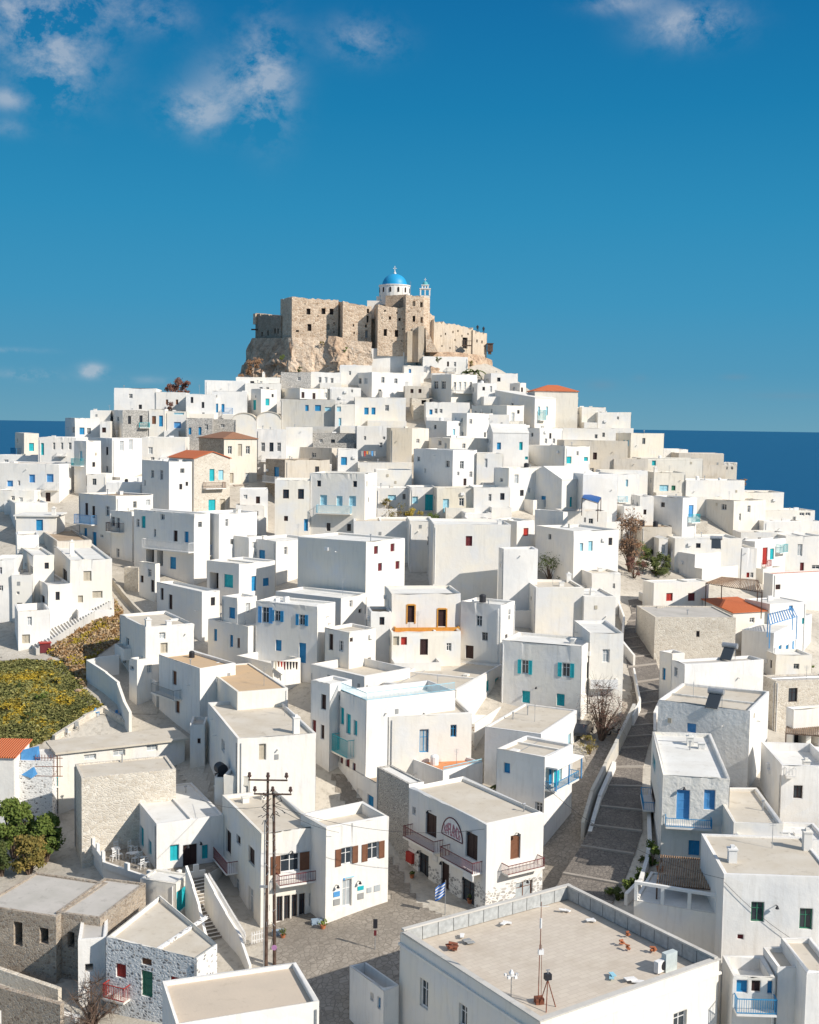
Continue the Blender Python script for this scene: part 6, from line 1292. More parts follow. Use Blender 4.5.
for i in range(34): z = 150 * kk + r2.uniform(-1, 1.2); x = r2.uniform(-.5, 1.2); mb.tube((x, -.2 + r2.uniform(-.2, .2), z), (x + r2.uniform(-.4, .4), -.2 + r2.uniform(-.3, .3), z + r2.uniform(-.3, .3)), .03, .03, 4)
mb.build('fittings', BLACK, pole)
mb = MB()
for i in range(26): z = r2.uniform(3, 11); x = .05 if r2.random() < .5 else .55; mb.tube((x + r2.uniform(-.2, .2), -.16, z), (x + r2.uniform(-.2, .2), -.18, z + r2.uniform(.1, .5)), .022, .022, 4)
mb.tube((-.16, -.12, 0), (-.14, -.1, 11), .05, .05, 6); mb.box(-.5, .1, -.25, -.1, 6.0, 6.15); mb.build('cables', METAL, pole)
mb = MB(); mb.lathe([(.2, 0), (.2, .03), (0, .03)], n=16); o = mb.build('no_parking_sign', plain('faded_purple_sign', (.45, .22, .42)), pole); o.location = (.62, -.2, 1.5); o.rotation_euler.x = math.pi / 2
def wire(a, b_, sag, label, n=14, r=.016):
    mb = MB(); P = []
    for i in range(n + 1):
        t = i / n; q = a.lerp(b_, t); q.z -= sag * 4 * t * (1 - t); P.append(q)
    o = P[0].copy()
    for i in range(n): mb.tube(P[i] - o, P[i + 1] - o, r, r, 4, False)
    tag(mb.build('overhead_wire', BLACK, loc=o), label, 'wire', 'overhead wires')
top = pb_ + Vector((.4, 0, hh2 - .8))
wire(top, roofpt('ll', 200, 806) + Vector((0, 0, .6)), .5, 'thin wire from the pole down to the cafe roof')
wire(top, on := HOUSES['s2']['P0'] + Vector((1, -.1, -.3)), .3, 'thin wire from the pole to the corner shop')
wire(top, HOUSES['gg']['P0'] + Vector((-.2, 0, -.4)), 1.0, 'thin wire across the road from the pole to the inn')
wire(HOUSES['uu']['P0'] + Vector((0, -.1, -.5)), HOUSES['uu']['P0'] + HOUSES['uu']['r'] * 6 + Vector((0, -.2, -5)), .4, 'slack cable on the tall house front at the right edge')
wire(HOUSES['uu']['P0'] + Vector((0, -.1, -.3)), HOUSES['ff']['P0'] + Vector((0, 0, -2.5)), 1.2, 'cable across the stepped street to the loggia house')
# ---- signs on shops and inn
def text_mesh(txt, size, mat, name, parent, M, ex=.01):
    cu = bpy.data.curves.new(name, 'FONT'); cu.body = txt; cu.size = size; cu.extrude = ex; cu.align_x = 'CENTER'; cu.align_y = 'CENTER'
    o = bpy.data.objects.new(name, cu); COL.objects.link(o); dg = bpy.context.evaluated_depsgraph_get(); me = bpy.data.meshes.new_from_object(o.evaluated_get(dg)); bpy.data.objects.remove(o)
    o = bpy.data.objects.new(name, me); me.materials.clear(); me.materials.append(mat); COL.objects.link(o); o.parent = parent; o.matrix_local = M; return o
GG = HOUSES['gg']; uc, zc0 = on_face('gg', 'L', 452.5, 834); ua, _ = on_face('gg', 'L', 442, 830); ub, _ = on_face('gg', 'L', 462.5, 838); R0 = abs(ub - ua) / 2 * 1.0; Hs = R0 * 1.15
_, zlo = on_face('gg', 'L', 452, 838); P = face_fn('L', 0, 0); mb = MB(); nn = 24
arc = [(uc + R0 * math.cos(math.pi * i / nn), zlo + Hs * math.sin(math.pi * i / nn)) for i in range(nn + 1)]
mb.quad(*[P(u, .03, z) for u, z in arc]); sg = mb.build('sign', PAINT['w'], GG['root'])
mb = MB()
for i in range(nn): mb.tube(P(arc[i][0], .05, arc[i][1]), P(arc[i + 1][0], .05, arc[i + 1][1]), .045, .045, 6)
mb.tube(P(arc[0][0], .05, arc[0][1]), P(arc[-1][0], .05, arc[-1][1]), .045, .045, 6); mb.build('sign_rim', PAINT['m'], sg)
word = 'KAPLANOS'; LETT = plain('faded_red_letters', (.48, .20, .24))
for i, chr_ in enumerate(word):
    t = (i + .5) / len(word); u = uc + R0 * .78 * (1 - 2 * t); hgt = Hs * math.sqrt(max(.08, 1 - ((u - uc) / R0) ** 2)) * .66
    M = Matrix.Translation(Vector(P(u, .045, zlo + .06 + hgt / 2))) @ Matrix(((0, 0, -1, 0), (-1, 0, 0, 0), (0, 1, 0, 0), (0, 0, 0, 1))) @ Matrix.Diagonal((R0 * .19 / .36, hgt / .72, 1, 1))
    text_mesh(chr_, 1.0, LETT, 'letter', sg, M, .008)
for nm_, f_, x, y, w_, h_, mt_ in (('poster', 'R', 336.5, 894, 6.4, 5, PAINT['l']), ('poster', 'R', 336.5, 902, 6.4, 6, PAINT['g']), ('poster', 'R', 360.5, 888, 6, 4, PAINT['t']), ('poster', 'R', 360.5, 896, 6, 6, PAINT['g']), ('notice', 'R', 369, 890, 4.5, 5, CURT), ('notice', 'R', 377, 888, 6, 6, CURT), ('sign', 'R', 344, 879, 1.8, 2, PAINT['l']), ('sign', 'R', 350, 877, 8, 1, PAINT['c'])): plate('s2', f_, x, y, w_, h_, mt_, nm_)
plate('gg', 'L', 411.5, 857, 6, 10, PAINT['r'], 'red_box', 0, .3); plate('gg', 'L', 435, 858, 5, 6, PAINT['w'], 'sign')
plate('gg', 'L', 477, 872, 10, 10, PAINT['w'], 'sign', .8, .9)
def wall_lamp(h, f, x, y):
    P = face_fn(f, 0, 0); u, z = on_face(h, f, x, y); mb = MB(); mb.tube(P(u, 0, z), P(u, .35, z + .08), .03, .03, 5); a = Vector(P(u, .35, z + .1)); mb.tube(a, a - Vector((0, 0, .22)), .04, .14, 8); mb.build('wall_lamp', BLACK, HOUSES[h]['root'])
for a in (('gg', 'L', 431, 811), ('gg', 'L', 472, 832), ('gg', 'L', 421, 851), ('gg', 'L', 444, 862), ('gg', 'L', 467, 877), ('gg', 'R', 516, 833), ('gg', 'R', 525, 880), ('ll', 'R', 187, 845), ('ll', 'R', 200, 842), ('ll', 'L', 138, 824), ('s1', 'R', 291, 851), ('s2', 'R', 336, 885), ('s2', 'R', 358, 881), ('cc', 'L', 537, 687), ('uu', 'R', 776, 905), ('jj', 'R', 684, 787)): wall_lamp(*a)
# hanging sign post, flag
def post(px, py, hpx, label, cat, name='sign_post'):
    p = hit(px, py); r = empty(name, p, 0, label, cat); mb = MB(); h = hpx * (p - CAM).length / F_; mb.tube((0, 0, -.2), (0, 0, h), .035, .03, 6); mb.build('post', METAL, r); return r, h
r, h = post(375, 950, 30, 'road sign post with small dark signs on the open road', 'sign'); mb = MB(); mb.box(-.16, .16, -.06, -.03, h - .7, h); mb.build('sign_board', BLACK, r); mb = MB(); mb.box(-.1, .1, -.07, -.03, h - 1.25, h - .85); mb.build('sign_board', PAINT['m'], r)
r, h = post(445, 915, 34, 'wooden flagpole with a striped blue and white flag by the inn', 'flag', 'flag_pole')
m, nt, b = _mat('greek_flag'); tc = _n_(nt, 'ShaderNodeTexCoord'); sx = _n_(nt, 'ShaderNodeSeparateXYZ'); nt.links.new(tc.outputs['UV'], sx.inputs[0])
mlt = _n_(nt, 'ShaderNodeMath', operation='MULTIPLY'); mlt.inputs[1].default_value = 9; nt.links.new(sx.outputs['Y'], mlt.inputs[0]); md = _n_(nt, 'ShaderNodeMath', operation='MODULO'); md.inputs[1].default_value = 2; nt.links.new(mlt.outputs[0], md.inputs[0]); lt = _n_(nt, 'ShaderNodeMath', operation='LESS_THAN'); lt.inputs[1].default_value = 1; nt.links.new(md.outputs[0], lt.inputs[0])
nt.links.new(_mix(nt, lt.outputs[0], (.8, .8, .8), (.02, .16, .55)), b.inputs['Base Color'])
nx, nz_ = 10, 12; me = bpy.data.meshes.new('flag'); vv_ = []; ff_ = []; uv = []
for i in range(nx + 1):
    for j in range(nz_ + 1): t = i / nx; vv_.append((-t * .75 - .04, math.sin(t * 7 + j * .3) * .08, h - .15 - (1 - j / nz_) * 1.1 - t * .5)); uv.append((t, j / nz_))
for i in range(nx):
    for j in range(nz_): k = i * (nz_ + 1) + j; ff_.append((k, k + nz_ + 1, k + nz_ + 2, k + 1))
me.from_pydata(vv_, [], ff_); ul = me.uv_layers.new()
for lp in me.loops: ul.data[lp.index].uv = uv[lp.vertex_index]
me.materials.append(m); o = bpy.data.objects.new('flag', me); COL.objects.link(o); o.parent = r
sm = o.modifiers.new('t', 'SOLIDIFY'); sm.thickness = .01
# ---- black tank, drums
p = roofpt('tank', 222, 776); o = MB(); o.tube((-.1, -.5, .7), (-.1, .5, .7), .5, .5, 18); o.box(-.6, .4, -.5, .3, 0, .25); tag(o.build('water_tank', BLACK, loc=p), 'round black water tank against the side of the tall blank cube', 'water tank').rotation_euler.z = .5
# ---- cafe terrace
LLh = HOUSES['ll']; zt = LLh['zt'] - 4.0
pts = [(89, 846), (104, 868), (151, 884), (171, 888), (187, 879), (205, 876), (222, 866), (200, 850), (129, 838), (100, 832)]
Wp = [at_z(x, y, zt) for x, y in pts]; zfoot = min(terr(p.x, p.y) for p in Wp) - 1.0; Wp = [tuple(p[:2]) for p in Wp]
ter = empty('terrace', (Wp[2][0], Wp[2][1], zt), 0, 'raised white cafe terrace with a notched parapet above the stone roofs', 'terrace'); TO = ter.location
rel = [(x - TO.x, y - TO.y) for x, y in Wp]; mb = MB(); mb.prism(rel, zfoot - zt, 0); mb.build('platform', MAT['w'], ter)
mb = MB(); mb.prism([(x * .985, y * .985) for x, y in rel], .004, .03); mb.build('paving', PAVE, ter)
mb = MB()
for i in range(5):
    a, b_ = Vector((*rel[i], 0)), Vector((*rel[i + 1], 0)); d = (b_ - a); L = d.length; d.normalize(); n = Vector((-d.y, d.x, 0)) * .12; hh = .55 if i else .8
    for (q0, q1, z1) in [(a, b_, hh)] + [(a.lerp(b_, t) - d * .22, a.lerp(b_, t) + d * .22, hh + .55) for t in ([.02, .3, .6, .95] if i < 1 else [.5, .97] if i == 1 else [.5])]:
        k = len(mb.v); mb.v += [tuple(q0 - n), tuple(q1 - n), tuple(q1 + n), tuple(q0 + n)] + [tuple(v_ + Vector((0, 0, z1))) for v_ in (q0 - n, q1 - n, q1 + n, q0 + n)]; n = n * 1.03
        mb.f += [(k + 4, k + 5, k + 6, k + 7), (k, k + 1, k + 5, k + 4), (k + 1, k + 2, k + 6, k + 5), (k + 2, k + 3, k + 7, k + 6), (k + 3, k, k + 4, k + 7)]
mb.build('parapet', MAT['w'], ter)
def chair(p, rz, label):
    r = empty('terrace_chair', p, rz, label, 'chair', 'white chairs on the cafe terrace'); mb = MB(); mb.box(-.2, .2, -.2, .2, .43, .46); mb.build('seat', CHAIRW, r)
    for x in (-.18, .18):
        for y in (-.18, .18): mb = MB(); mb.box(x - .02, x + .02, y - .02, y + .02, 0, .43 if y < 0 else .95); mb.build('leg', CHAIRW, r)
    mb = MB(); mb.box(-.16, .16, .17, .19, .6, .68); mb.box(-.16, .16, .17, .19, .78, .9); mb.build('backrest', CHAIRW, r); return r
def copy_tree(o):
    c = o.copy(); COL.objects.link(c)
    for ch in o.children: k = ch.copy(); COL.objects.link(k); k.parent = c
    return c
c0 = None; spots = [(116, 852, .3), (120, 859, 2.2), (113, 861, 4.0), (131, 851, 1.1), (129, 858, 4.4), (137, 857, .9), (135, 863, 4.2), (142, 862, 1), (141, 869, 4.0), (147, 867, .6), (110, 846, 1.8), (163, 876, .4), (168, 880, 3.4), (160, 881, 4.6)]
for i, (x, y, a) in enumerate(spots):
    q = at_z(x, y, zt + .03); lab = 'white slatted chair on the cafe terrace beside the parapet' if x < 125 or x > 155 else 'white slatted chair along the side wall of the cafe'
    if c0 is None: c0 = chair(q, a, lab)
    else: c = copy_tree(c0); c.location = q; c.rotation_euler.z = a; c['label'] = lab
for x, y, lab in ((116, 857, 'small white square table in the left corner of the terrace'), (134, 861, 'small white square table by the cafe side wall'), (164, 880, 'small white square table near the white steps')):
    r = empty('cafe_table', at_z(x, y, zt + .03), .4, lab, 'table'); mb = MB(); mb.box(-.35, .35, -.35, .35, .7, .74); mb.build('table_top', CHAIRW, r); mb = MB(); mb.tube((0, 0, 0), (0, 0, .7), .03); mb.box(-.22, .22, -.22, .22, 0, .03); mb.build('pedestal', METAL, r)
house('teal=176,884 d3.2 190,874 r 3.2 fw w|!low white entry with wide teal double door beside the white steps|R 182.5 899 12 22 Dt')
# white steps
def stairs(tl, tr_, bl, br_, n, ztop, zbot, label, mat=None, wall=True):
    A, B = at_z(*tl, ztop), at_z(*tr_, ztop); C, D = at_z(*bl, zbot), at_z(*br_, zbot); r = empty('outdoor_steps', Vector(((A.x + C.x) / 2, (A.y + C.y) / 2, zbot)), 0, label, 'steps'); o = r.location; mb = MB(); nb = MB()
    for i in range(n):
        t0, t1 = i / n, (i + 1) / n; q = [A.lerp(C, t0), B.lerp(D, t0), B.lerp(D, t1), A.lerp(C, t1)]; z = ztop + (zbot - ztop) * t0; 
        for mb_, za, zz, qq in ((mb, zbot - .6, z, q), (nb, z, z + .025, [q[3].lerp(q[0], .3), q[2].lerp(q[1], .3), q[2], q[3]])):
            k = len(mb_.v); mb_.v += [(p.x - o.x, p.y - o.y, za - o.z) for p in qq] + [(p.x - o.x, p.y - o.y, zz - o.z) for p in qq]
            mb_.f += [(k + 4, k + 5, k + 6, k + 7), (k, k + 1, k + 5, k + 4), (k + 1, k + 2, k + 6, k + 5), (k + 2, k + 3, k + 7, k + 6), (k + 3, k, k + 4, k + 7)]
    mb.build('treads', mat or PAVE, r); nb.build('painted_edges', MAT['w'], r); return r
q = hit(216, 940); stairs((192, 880), (206, 877), (208, 940), (223, 937), 17, zt, q.z + .1, 'steep steps with whitewashed edges between the cafe and the picket fence')
wall_px([(187, 866), (193, 885), (199, 905), (207, 940)], 1.0, .2, MAT['w'], 'smooth white side wall running down beside the cafe steps', Hs=[4.2, 3.2, 2.4, 1.2])
wall_px([(206, 874), (215, 892), (226, 912), (240, 935), (250, 965)], 1.0, .2, MAT['w'], 'low white retaining wall under the picket fence', Hs=[3.6, 3.0, 2.2, 1.6, .8])
# outdoor steps up the hillside
q1 = hit(112, 596); q0 = hit(33, 645); stairs((110, 592), (114, 599), (28, 642), (36, 650), 30, q1.z + .3, q0.z + .05, 'long straight flight of white edged steps along the corner house', MAT['g'])
def fence(pts, H, label, z_off=.0, mat=None, gap=.16):
    P = [hit(x, y, z) for x, y, z in pts]; r = empty('picket_fence', P[0], 0, label, 'fence'); o = P[0]; mb = MB(); rb = MB()
    for i in range(len(P) - 1):
        a, b_ = P[i] - o, P[i + 1] - o; n = max(1, int((b_ - a).length / gap))
        for z in (.25, .75): rb.tube(a + Vector((0, 0, z * H)), b_ + Vector((0, 0, z * H)), .03, .03, 4)
        for k in range(n): q = a.lerp(b_, k / n); mb.box(q.x - .04, q.x + .04, q.y - .015, q.y + .015, q.z, q.z + H); 
    mb.build('pickets', mat or PAINT['w'], r); rb.build('rails', mat or PAINT['w'], r); return r
fence([(209, 884, 2.6), (219, 900, 2.2), (232, 922, 1.4), (246, 945, .6)], .9, 'white picket fence running down beside the cafe steps'); fence([(252, 944, .3), (264, 941, .3)], .9, 'short white picket gate at the foot of the power poles')
for x, y, lab in ((278, 935, 'grey blue planter box left of the shop door'), (317, 924, 'grey blue planter box at the shop corner')):
    mb = MB(); mb.box(-.45, .45, -.2, .2, 0, .4); o = tag(mb.build('planter', plain('grey_blue_paint', (.30, .38, .46)), loc=hit(x, y)), lab, 'planter'); o.rotation_euler.z = .3
# ---- canopies
def canopy(corner_px, z, hpost, label, mat, slat=None, name='awning', posts=True, thick=.06, posts_mat=None):
    C = [at_z(x, y, z) for x, y in corner_px]; o = C[0]; r = empty(name, (o.x, o.y, z - hpost), 0, label, name.replace('_', ' ')); q = [c - Vector((o.x, o.y, z - hpost)) for c in C]; mb = MB()
    if slat:
        n = int((q[1] - q[0]).length / slat)
        for i in range(n):
            a, b_ = q[0].lerp(q[1], i / n), q[3].lerp(q[2], i / n); mb.tube(a, b_, min(.07, slat * .38), min(.07, slat * .38), 5)
    else:
        k = len(mb.v); mb.v += [tuple(p) for p in q] + [tuple(p + Vector((0, 0, thick))) for p in q]; mb.f += [(3, 2, 1, 0), (4, 5, 6, 7), (0, 1, 5, 4), (1, 2, 6, 5), (2, 3, 7, 6), (3, 0, 4, 7)]
    mb.build('cover', mat, r)
    mb = MB()
    for p in q: mb.box(p.x - .05, p.x + .05, p.y - .05, p.y + .05, -.3, p.z)
    for a, b_ in ((0, 1), (1, 2), (2, 3), (3, 0)): mb.tube(q[a] - Vector((0, 0, .07)), q[b_] - Vector((0, 0, .07)), .05, .05, 4)
    mb.build('frame', posts_mat or WOODP, r); return r
BLU = plain('blue_canvas', (.02, .12, .38)); CANE = plain('cane', (.30, .20, .13), .9, var=.5)
hA = hit(590, 512, 5); canopy([(582, 498), (598, 503), (601, 497.5), (585, 493.5)], hA.z + 2.3, 2.3, 'deep blue canvas canopy on thin posts over a white terrace', BLU)
jz = HOUSES['vt']['zr']; canopy([(657, 884), (715, 889), (717, 860), (661, 855)], jz + 1.1, 1.1, 'brown cane roof over the terrace right of the stepped street', CANE, .16, name='cane_shelter')
nn_ = [v for v in HOUSES.values() if 'low one with red openings' in v['label'] or 'red openings at right' in v['label']]
canopy([(706, 583), (762, 592), (758, 580), (722, 577)], nn_[0]['zt'] + .6 if nn_ else hit(730, 585, 5).z, 3.0, 'weathered timber pergola between the red window house and the terraces', CANE, .3, name='pergola')
q = HOUSES['pp']['zr']; canopy([(770, 624), (797, 616), (793, 608), (768, 614)], q + 2.6, 2.6, 'bright blue open beam pergola on the blue doored terrace', PAINT['l'], .7, name='pergola', posts_mat=PAINT['l'])
q = hit(800, 735, 4).z; canopy([(786, 733), (826, 736), (826, 722), (788, 720)], q + .3, 2.6, 'grey cane awning over the porch at the right edge', CANE, .18, name='cane_shelter')
q = hit(570, 764, 6).z
# framed openings on the cane terrace
V = HOUSES['vt']; P = face_fn('L', 0, 0); zf = V['zt'] - V['base'].z; mb = MB(); n = 4; D_ = V['d']
for i in range(n): u = .12 + (D_ - .24) * i / (n - 1); pbox(mb, P, u - .12, u + .12, -.24, 0, zf, zf + 1.15)
pbox(mb, P, 0, D_, -.24, 0, zf + 1.15, zf + 1.35); mb.build('opening_frame', MAT['w'], V['root'])
# glass-blue railings on the middle terrace
Wt = HOUSES['wt']; zf = Wt['zt'] - Wt['base'].z
railing(face_fn('L', 0, 0), .1, Wt['d'] - .1, zf, zf + .75, -.05, 'c', Wt['root'], ends=False); railing(face_fn('R', 0, 0), .1, Wt['w'] - .1, zf, zf + .75, -.05, 'c', Wt['root'], ends=False)
Y2 = HOUSES['y2']; zf = Y2['zt'] - Y2['base'].z; railing(face_fn('R', 0, 0), .1, Y2['w'] - .1, zf, zf + .35, -.05, 'c', Y2['root'], ends=False)
# ---- laundry and blankets
def laundry(px0, py0, px1, py1, H, items, label):
    a, b_ = hit(px0, py0, H), hit(px1, py1, H); b_ = at(px1, py1, a.y + .5); r = empty('laundry', a, 0, label, 'laundry'); b_ = b_ - a; mb = MB(); mb.tube((0, 0, 0), b_, .012, .012, 4); mb.build('line', BLACK, r); rr2 = random.Random(2); n = len(items)
    for i, mt_ in enumerate(items):
        t0, t1 = (i + .1) / n, (i + .92) / n; h = rr2.uniform(.6, 1.0); mb = MB(); p0, p1 = b_ * t0, b_ * t1; off = Vector((0, -.04, 0)); j = 0
        mb.quad(p0 + off, p1 + off, p1 + off + Vector((-.06, .05, -h)), p0 + off + Vector((.08, .02, -h * .9))); mb.quad(p0 - off, p0 - off + Vector((.08, .02, -h * .9)), p1 - off + Vector((-.06, .05, -h)), p1 - off); mb.build('garment', mt_, r)
laundry(271, 661, 298, 662, 4.6, [PAINT['g'], PAINT['s'], PAINT['n'], PAINT['r'], PAINT['m'], BLACK, BLACK, BLACK, PAINT['k']], 'row of grey, red and black washing hanging over the terrace wall')
laundry(361, 451, 376, 451, 4.2, [PAINT['g'], PAINT['r'], PAINT['y'], PAINT['g'], PAINT['l'], PAINT['g']], 'orange and grey patterned blankets airing on the blanket terrace')
# toys on the orange deck
p = roofpt('y2', 444, 757); r = empty('toy_pile', p, 0, 'heap of bright green and blue toys on the small orange terrace', 'toys')
for x, y, z, s_, c_ in ((0, 0, .3, .3, 'l'), (.5, .1, .25, .25, 'o'), (.3, -.3, .2, .2, 't'), (-.3, .2, .35, .22, 'r'), (.2, .3, .7, .25, 'l')):
    mb = MB(); mb.lathe([(.01, -s_), (s_ * .7, -s_ * .7), (s_, 0), (s_ * .7, s_ * .7), (.01, s_)], (x, y, z), 10); mb.build('ball', PAINT[c_], r, smooth=True)
# scooter-like dark things at the street yard
def motorbike(px, py, rz, label):
    p = hit(px, py); r = empty('motorbike', p, rz, label, 'motorbike')
    for x in (-.6, .6):
        mb = MB(); mb.lathe([(.18, -.05), (.28, -.06), (.30, 0), (.28, .06), (.18, .05)], n=16); o = mb.build('wheel', BLACK, r); o.rotation_euler.x = math.pi / 2; o.location = (x, 0, .3)
    mb = MB(); mb.box(-.6, .1, -.14, .14, .45, .62); mb.box(-.1, .3, -.16, .16, .25, .5); mb.tube((.3, 0, .4), (.5, 0, 1.0), .07, .05); mb.tube((.6, 0, .3), (.48, 0, 1.0), .04); mb.build('body', METAL, r)
    mb = MB(); mb.box(-.65, 0, -.12, .12, .62, .74); mb.build('seat', BLACK, r); mb = MB(); mb.tube((.46, -.3, 1.02), (.46, .3, 1.02), .025); mb.build('handlebar', BLACK, r); return r
motorbike(614, 735, .3, 'dark motorbike parked beside the wall of the stepped street')
# small black hatchback nose in yard
p = hit(582, 735); car = empty('parked_car', p, 1.2, 'dark car half hidden behind the bare tree in the street yard', 'car')
mb = MB(); prof = [(-1.9, .35), (1.9, .35), (1.95, .75), (1.1, .92), (.5, 1.4), (-1.2, 1.42), (-1.8, .95), (-1.95, .7)]; k = len(prof)
mb.v = [(x, -.8, z) for x, z in prof] + [(x, .8, z) for x, z in prof]; mb.f = [tuple(range(k)), tuple(range(k, 2 * k))[::-1]] + [(i, i + k, (i + 1) % k + k, (i + 1) % k) for i in range(k)]; mb.build('body', plain('dark_car_paint', (.03, .035, .045), .25), car)
for x in (-1.2, 1.2):
    for y in (-.75, .75): mb = MB(); mb.lathe([(.2, -.1), (.3, -.1), (.32, 0), (.3, .1), (.2, .1)], n=16); o = mb.build('wheel', BLACK, car); o.rotation_euler.x = math.pi / 2; o.location = (x, y, .32)
mb = MB(); mb.box(-.9, .35, -.82, .82, 1.0, 1.3); mb.build('window', GLASS, car)
# people on the castle wall
def person(p, rz, mat, label):
    r = empty('person', p, rz, label, 'person'); me = bpy.data.meshes.new('body'); V_ = [(0, 0, .95), (0, 0, 1.2), (0, 0, 1.42), (0, 0, 1.52), (0, -.01, 1.68), (.2, 0, 1.4), (.27, .02, 1.12), (.25, -.1, .88), (-.2, 0, 1.4), (-.27, .02, 1.12), (-.25, -.1, .88), (.1, 0, .9), (.12, -.02, .5), (.12, 0, .06), (.12, -.14, .03), (-.1, 0, .9), (-.12, -.02, .5), (-.12, 0, .06), (-.12, -.14, .03)]
    E = [(0, 1), (1, 2), (2, 3), (3, 4), (2, 5), (5, 6), (6, 7), (2, 8), (8, 9), (9, 10), (0, 11), (11, 12), (12, 13), (13, 14), (0, 15), (15, 16), (16, 17), (17, 18)]; RR = [.14, .14, .15, .055, .10, .06, .045, .035, .06, .045, .035, .09, .065, .045, .04, .09, .065, .045, .04]
    me.from_pydata(V_, E, []); me.materials.append(mat); o = bpy.data.objects.new('body', me); COL.objects.link(o); o.parent = r; md = o.modifiers.new('skin', 'SKIN'); sv = me.skin_vertices if me.skin_vertices else None
    bpy.context.view_layer.objects.active = o
    if not me.skin_vertices: bm_ = None
    for i, x in enumerate(me.skin_vertices[0].data if me.skin_vertices else []): x.radius = (RR[i], RR[i])
    o.modifiers.new('sub', 'SUBSURF').levels = 1; return r
for x, y, D_, mt_, lab in ((477.5, 331, 266, BLACK, 'person in dark clothes standing on the castle end wall, left one'), (483.5, 332.5, 268, BLACK, 'person in dark clothes standing on the castle end wall, right one')): person(at(x, y + 1.5, D_), 0, mt_, lab)
# red shed at the foot of the long steps
p = hit(45, 652); r = empty('red_crate', p, .4, 'small red weathered hut beside the foot of the long steps', 'hut'); mb = MB(); mb.box(-.6, .6, -.5, .5, 0, 1.1); mb.build('body', PAINT['m'], r); mb = MB(); mb.box(-.7, .7, -.6, .6, 1.1, 1.18); mb.build('lid', PAINT['r'], r)
# scrap in the little plot
rs = random.Random(9)
for i, (x, y, c_, lab) in enumerate([(97, 716, 'l', 'blue grey plastic chair among the scrap'), (118, 718, 'l', 'blue crate at the right of the scrap plot'), (77, 730, 'g', 'dark scooter frame in the scrap plot'), (68, 736, 'w', 'white broken boards at the scrap plot corner')]):
    mb = MB(); mb.box(-.2, .2, -.2, .2, .4, .45); mb.box(-.2, .2, .17, .2, .45, .85); [mb.box(a, a + .04, b_, b_ + .04, 0, .4) for a in (-.2, .16) for b_ in (-.2, .16)]; tag(mb.build('scrap_chair', PAINT[c_], loc=hit(x, y)), lab, 'scrap').rotation_euler.z = rs.uniform(0, 3)
# stair with blue sheet at the left edge
p = hit(31, 760, 6); mb = MB(); mb.quad((-.9, 0, .9), (.7, 0, 1.3), (1.0, -.2, -1.0), (.2, -.5, -1.6), (-.9, -.3, -1.3)); mb.quad((-.9, .15, .9), (-.9, -.15, -1.3), (.2, -.35, -1.6), (1.0, -.05, -1.0), (.7, .15, 1.3)); tag(mb.build('blue_tarpaulin', PAINT['l'], loc=p), 'bright blue tarpaulin hung over the stair rail at the left edge', 'tarpaulin')
r = empty('stair_rail', hit(38, 762, 6), 0, 'rusty slatted railing right of the blue tarpaulin', 'railing'); mb = MB()
for i in range(9): mb.tube((i * .28 - .2, 0, -1.4), (i * .28 - .2, 0, .7), .03, .03, 4)
for z in (-1.3, -.4, .4): mb.tube((-.3, -.03, z), (2.3, -.03, z), .04, .04, 4)
mb.build('bars', RUST, r)
# terracotta pots by the ruin
for x, y, s_, lab in ((40, 943, .55, 'big terracotta pot by the ruin doorways'), (32, 945, .4, 'wire frame chair seat beside the terracotta pot'), (3, 958, .5, 'terracotta rubble heap at the left edge of the ruin yard'), (52, 965, .35, 'small brown urn on the ruin yard')):
    mb = MB(); mb.lathe([(s_ * .5, 0), (s_ * .9, s_ * .5), (s_, s_ * .9), (s_ * .7, s_ * 1.4), (s_ * .75, s_ * 1.5), (s_ * .5, s_ * 1.5), (.02, s_ * .4)], n=14); tag(mb.build('terracotta_pot', TERRA, loc=hit(x, y)), lab, 'pot')
sheet('ruin_yard', wpoly([(-20, 935), (60, 945), (62, 985), (-20, 972)]), LPAVE, 'dusty yard in front of the ruin')
sheet('cafe_lane', wpoly([(62, 985), (190, 1000), (190, 1040), (40, 1040)]), LPAVE, 'pale lane in front of the red shuttered cafe')
sheet('alley_floor', wpoly([(186, 735), (200, 745), (212, 800), (190, 790), (172, 760)]), LPAVE, 'pale alley floor left of the tall blank cube')
sheet('yard_floor', wpoly([(90, 662), (118, 655), (155, 690), (160, 715), (130, 715), (118, 690)]), LPAVE, 'paved yard behind the curved garden wall')

# orange frames round the two terrace doors
up = [k for k, v in HOUSES.items() if 'orange framed doors' in v['label']][0]
for x, w_, y, h_ in ((411, 7, 614, 17), (442, 8, 618, 17)):
    for dx in (-w_ / 2 - .6, w_ / 2 + .6): plate(up, 'R', x + dx, y, 1.3, h_ + 2, PAINT['y'], 'door_frame', .0, .06)
    plate(up, 'R', x, y - h_ / 2 - .8, w_, 1.5, PAINT['y'], 'door_frame', .0, .06)
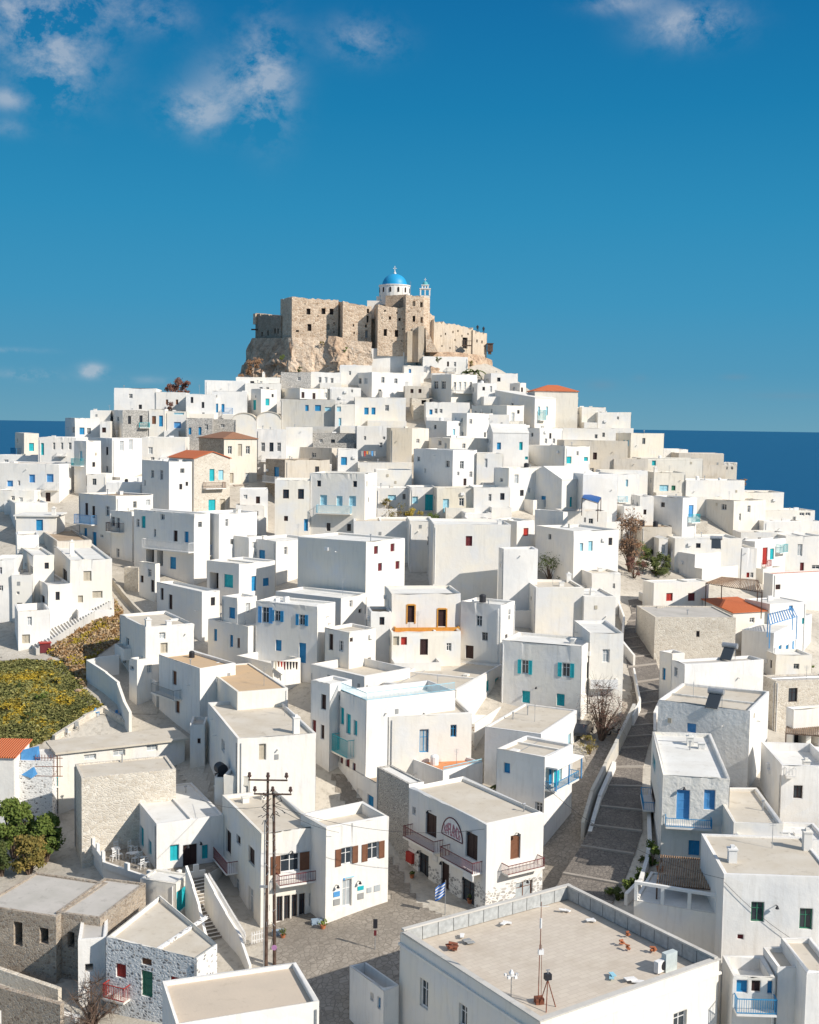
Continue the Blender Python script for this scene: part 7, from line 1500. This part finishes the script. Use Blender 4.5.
# more people-scale clutter near the camera: pots, crates and a parked scooter
def pot(px, py, s_, label, plant=LG, H=0.0):
    r = empty('potted_plant', hit(px, py, H), 0, label, 'potted plant', None); mb = MB(); mb.lathe([(s_ * .7, 0), (s_, s_ * 1.3), (s_ * 1.1, s_ * 1.4), (s_ * .9, s_ * 1.4), (.02, s_ * 1.1)], n=12); mb.build('pot', TERRA, r)
    mb = MB(); leafs(mb, (0, 0, s_ * 2.4), s_ * 1.5, 60, .09, random.Random(int(px))); mb.build('foliage', plant, r)
pot(323, 929, .22, 'potted plant at the corner of the poster covered shop'); pot(412, 878, .2, 'potted plant by the inn wall near the alley', LD); pot(470, 903, .25, 'potted plant under the inn balcony, right of the entrance')
pot(283, 938, .2, 'potted plant in front of the shop glass doors', LD); pot(660, 872, .3, 'potted plant at the foot of the blue doored rough house'); pot(585, 870, .2, 'potted plant on the kerb of the stepped street', LY)

hs = [k for k, v in HOUSES.items() if 'solar panel on its long' in v['label']][0]
solar(hs, 716, 549, 'low solar water heater on the long flat roof at the far right', 1.1, -.2)
rs = random.Random(21)
for i, (x, y, w_, h_, m_, lab) in enumerate([(18, 690, 14, 8, LD, 'dark shrub in the upper left of the meadow'), (44, 700, 18, 9, LG, 'broad green shrub in the middle of the meadow'), (70, 705, 12, 7, LY, 'yellow flowering clump at the right of the meadow'), (28, 722, 16, 9, LD, 'dark shrub low in the meadow by the red roof'), (58, 684, 14, 7, LY, 'yellow flowering clump below the footpath'), (8, 712, 14, 8, LY, 'yellow flowering clump at the left edge of the meadow'), (98, 628, 10, 6, LY, 'yellow weed clump high on the dry slope'), (82, 618, 9, 6, LG, 'small green tuft beside the long steps'), (108, 612, 10, 7, LD, 'dark tuft at the top of the dry slope'), (70, 645, 8, 5, LB, 'brown tuft on the lower dry slope')]):
    bush('shrub', x, y, w_, h_, m_, lab, 'shrub', n=70, leaf=.09, lumps=7, group='shrubs scattered over the meadow')
for i, (x, y) in enumerate([(60, 656), (35, 670), (90, 640), (78, 692), (50, 660), (104, 622)]):
    mb = MB(); q = rs.uniform(.25, .5); mb.lathe([(.02, -.1), (q, 0), (q * .9, q * .45), (q * .45, q * .75), (.02, q * .8)], n=7); o = tag(mb.build('rock', ROCK, loc=hit(x, y)), 'small bare rock lying on the meadow slope', 'rock', 'rocks on the slope'); o.scale = (1, rs.uniform(.6, .9), 1); o.rotation_euler.z = i

# blue loggia of the street corner house
Fh = HOUSES['ff']; P = face_fn('R', 0, 0); _, zt_l = on_face('ff', 'R', 560, 761); _, zb_l = on_face('ff', 'R', 558, 783); mb = MB(); pbox(mb, P, .15, Fh['w'] - .1, .01, 1.15, zt_l, zt_l + .14); lg = mb.build('loggia_roof', MAT['w'], Fh['root'])
for u in (.25, Fh['w'] / 2, Fh['w'] - .25): mb = MB(); pbox(mb, P, u - .05, u + .05, .95, 1.05, zb_l, zt_l); mb.build('post', PAINT['l'], lg)
mb = MB(); pbox(mb, P, .3, 1.2, .75, .78, zb_l + .3, zt_l - .1); mb.build('curtain', PAINT['t'], lg)
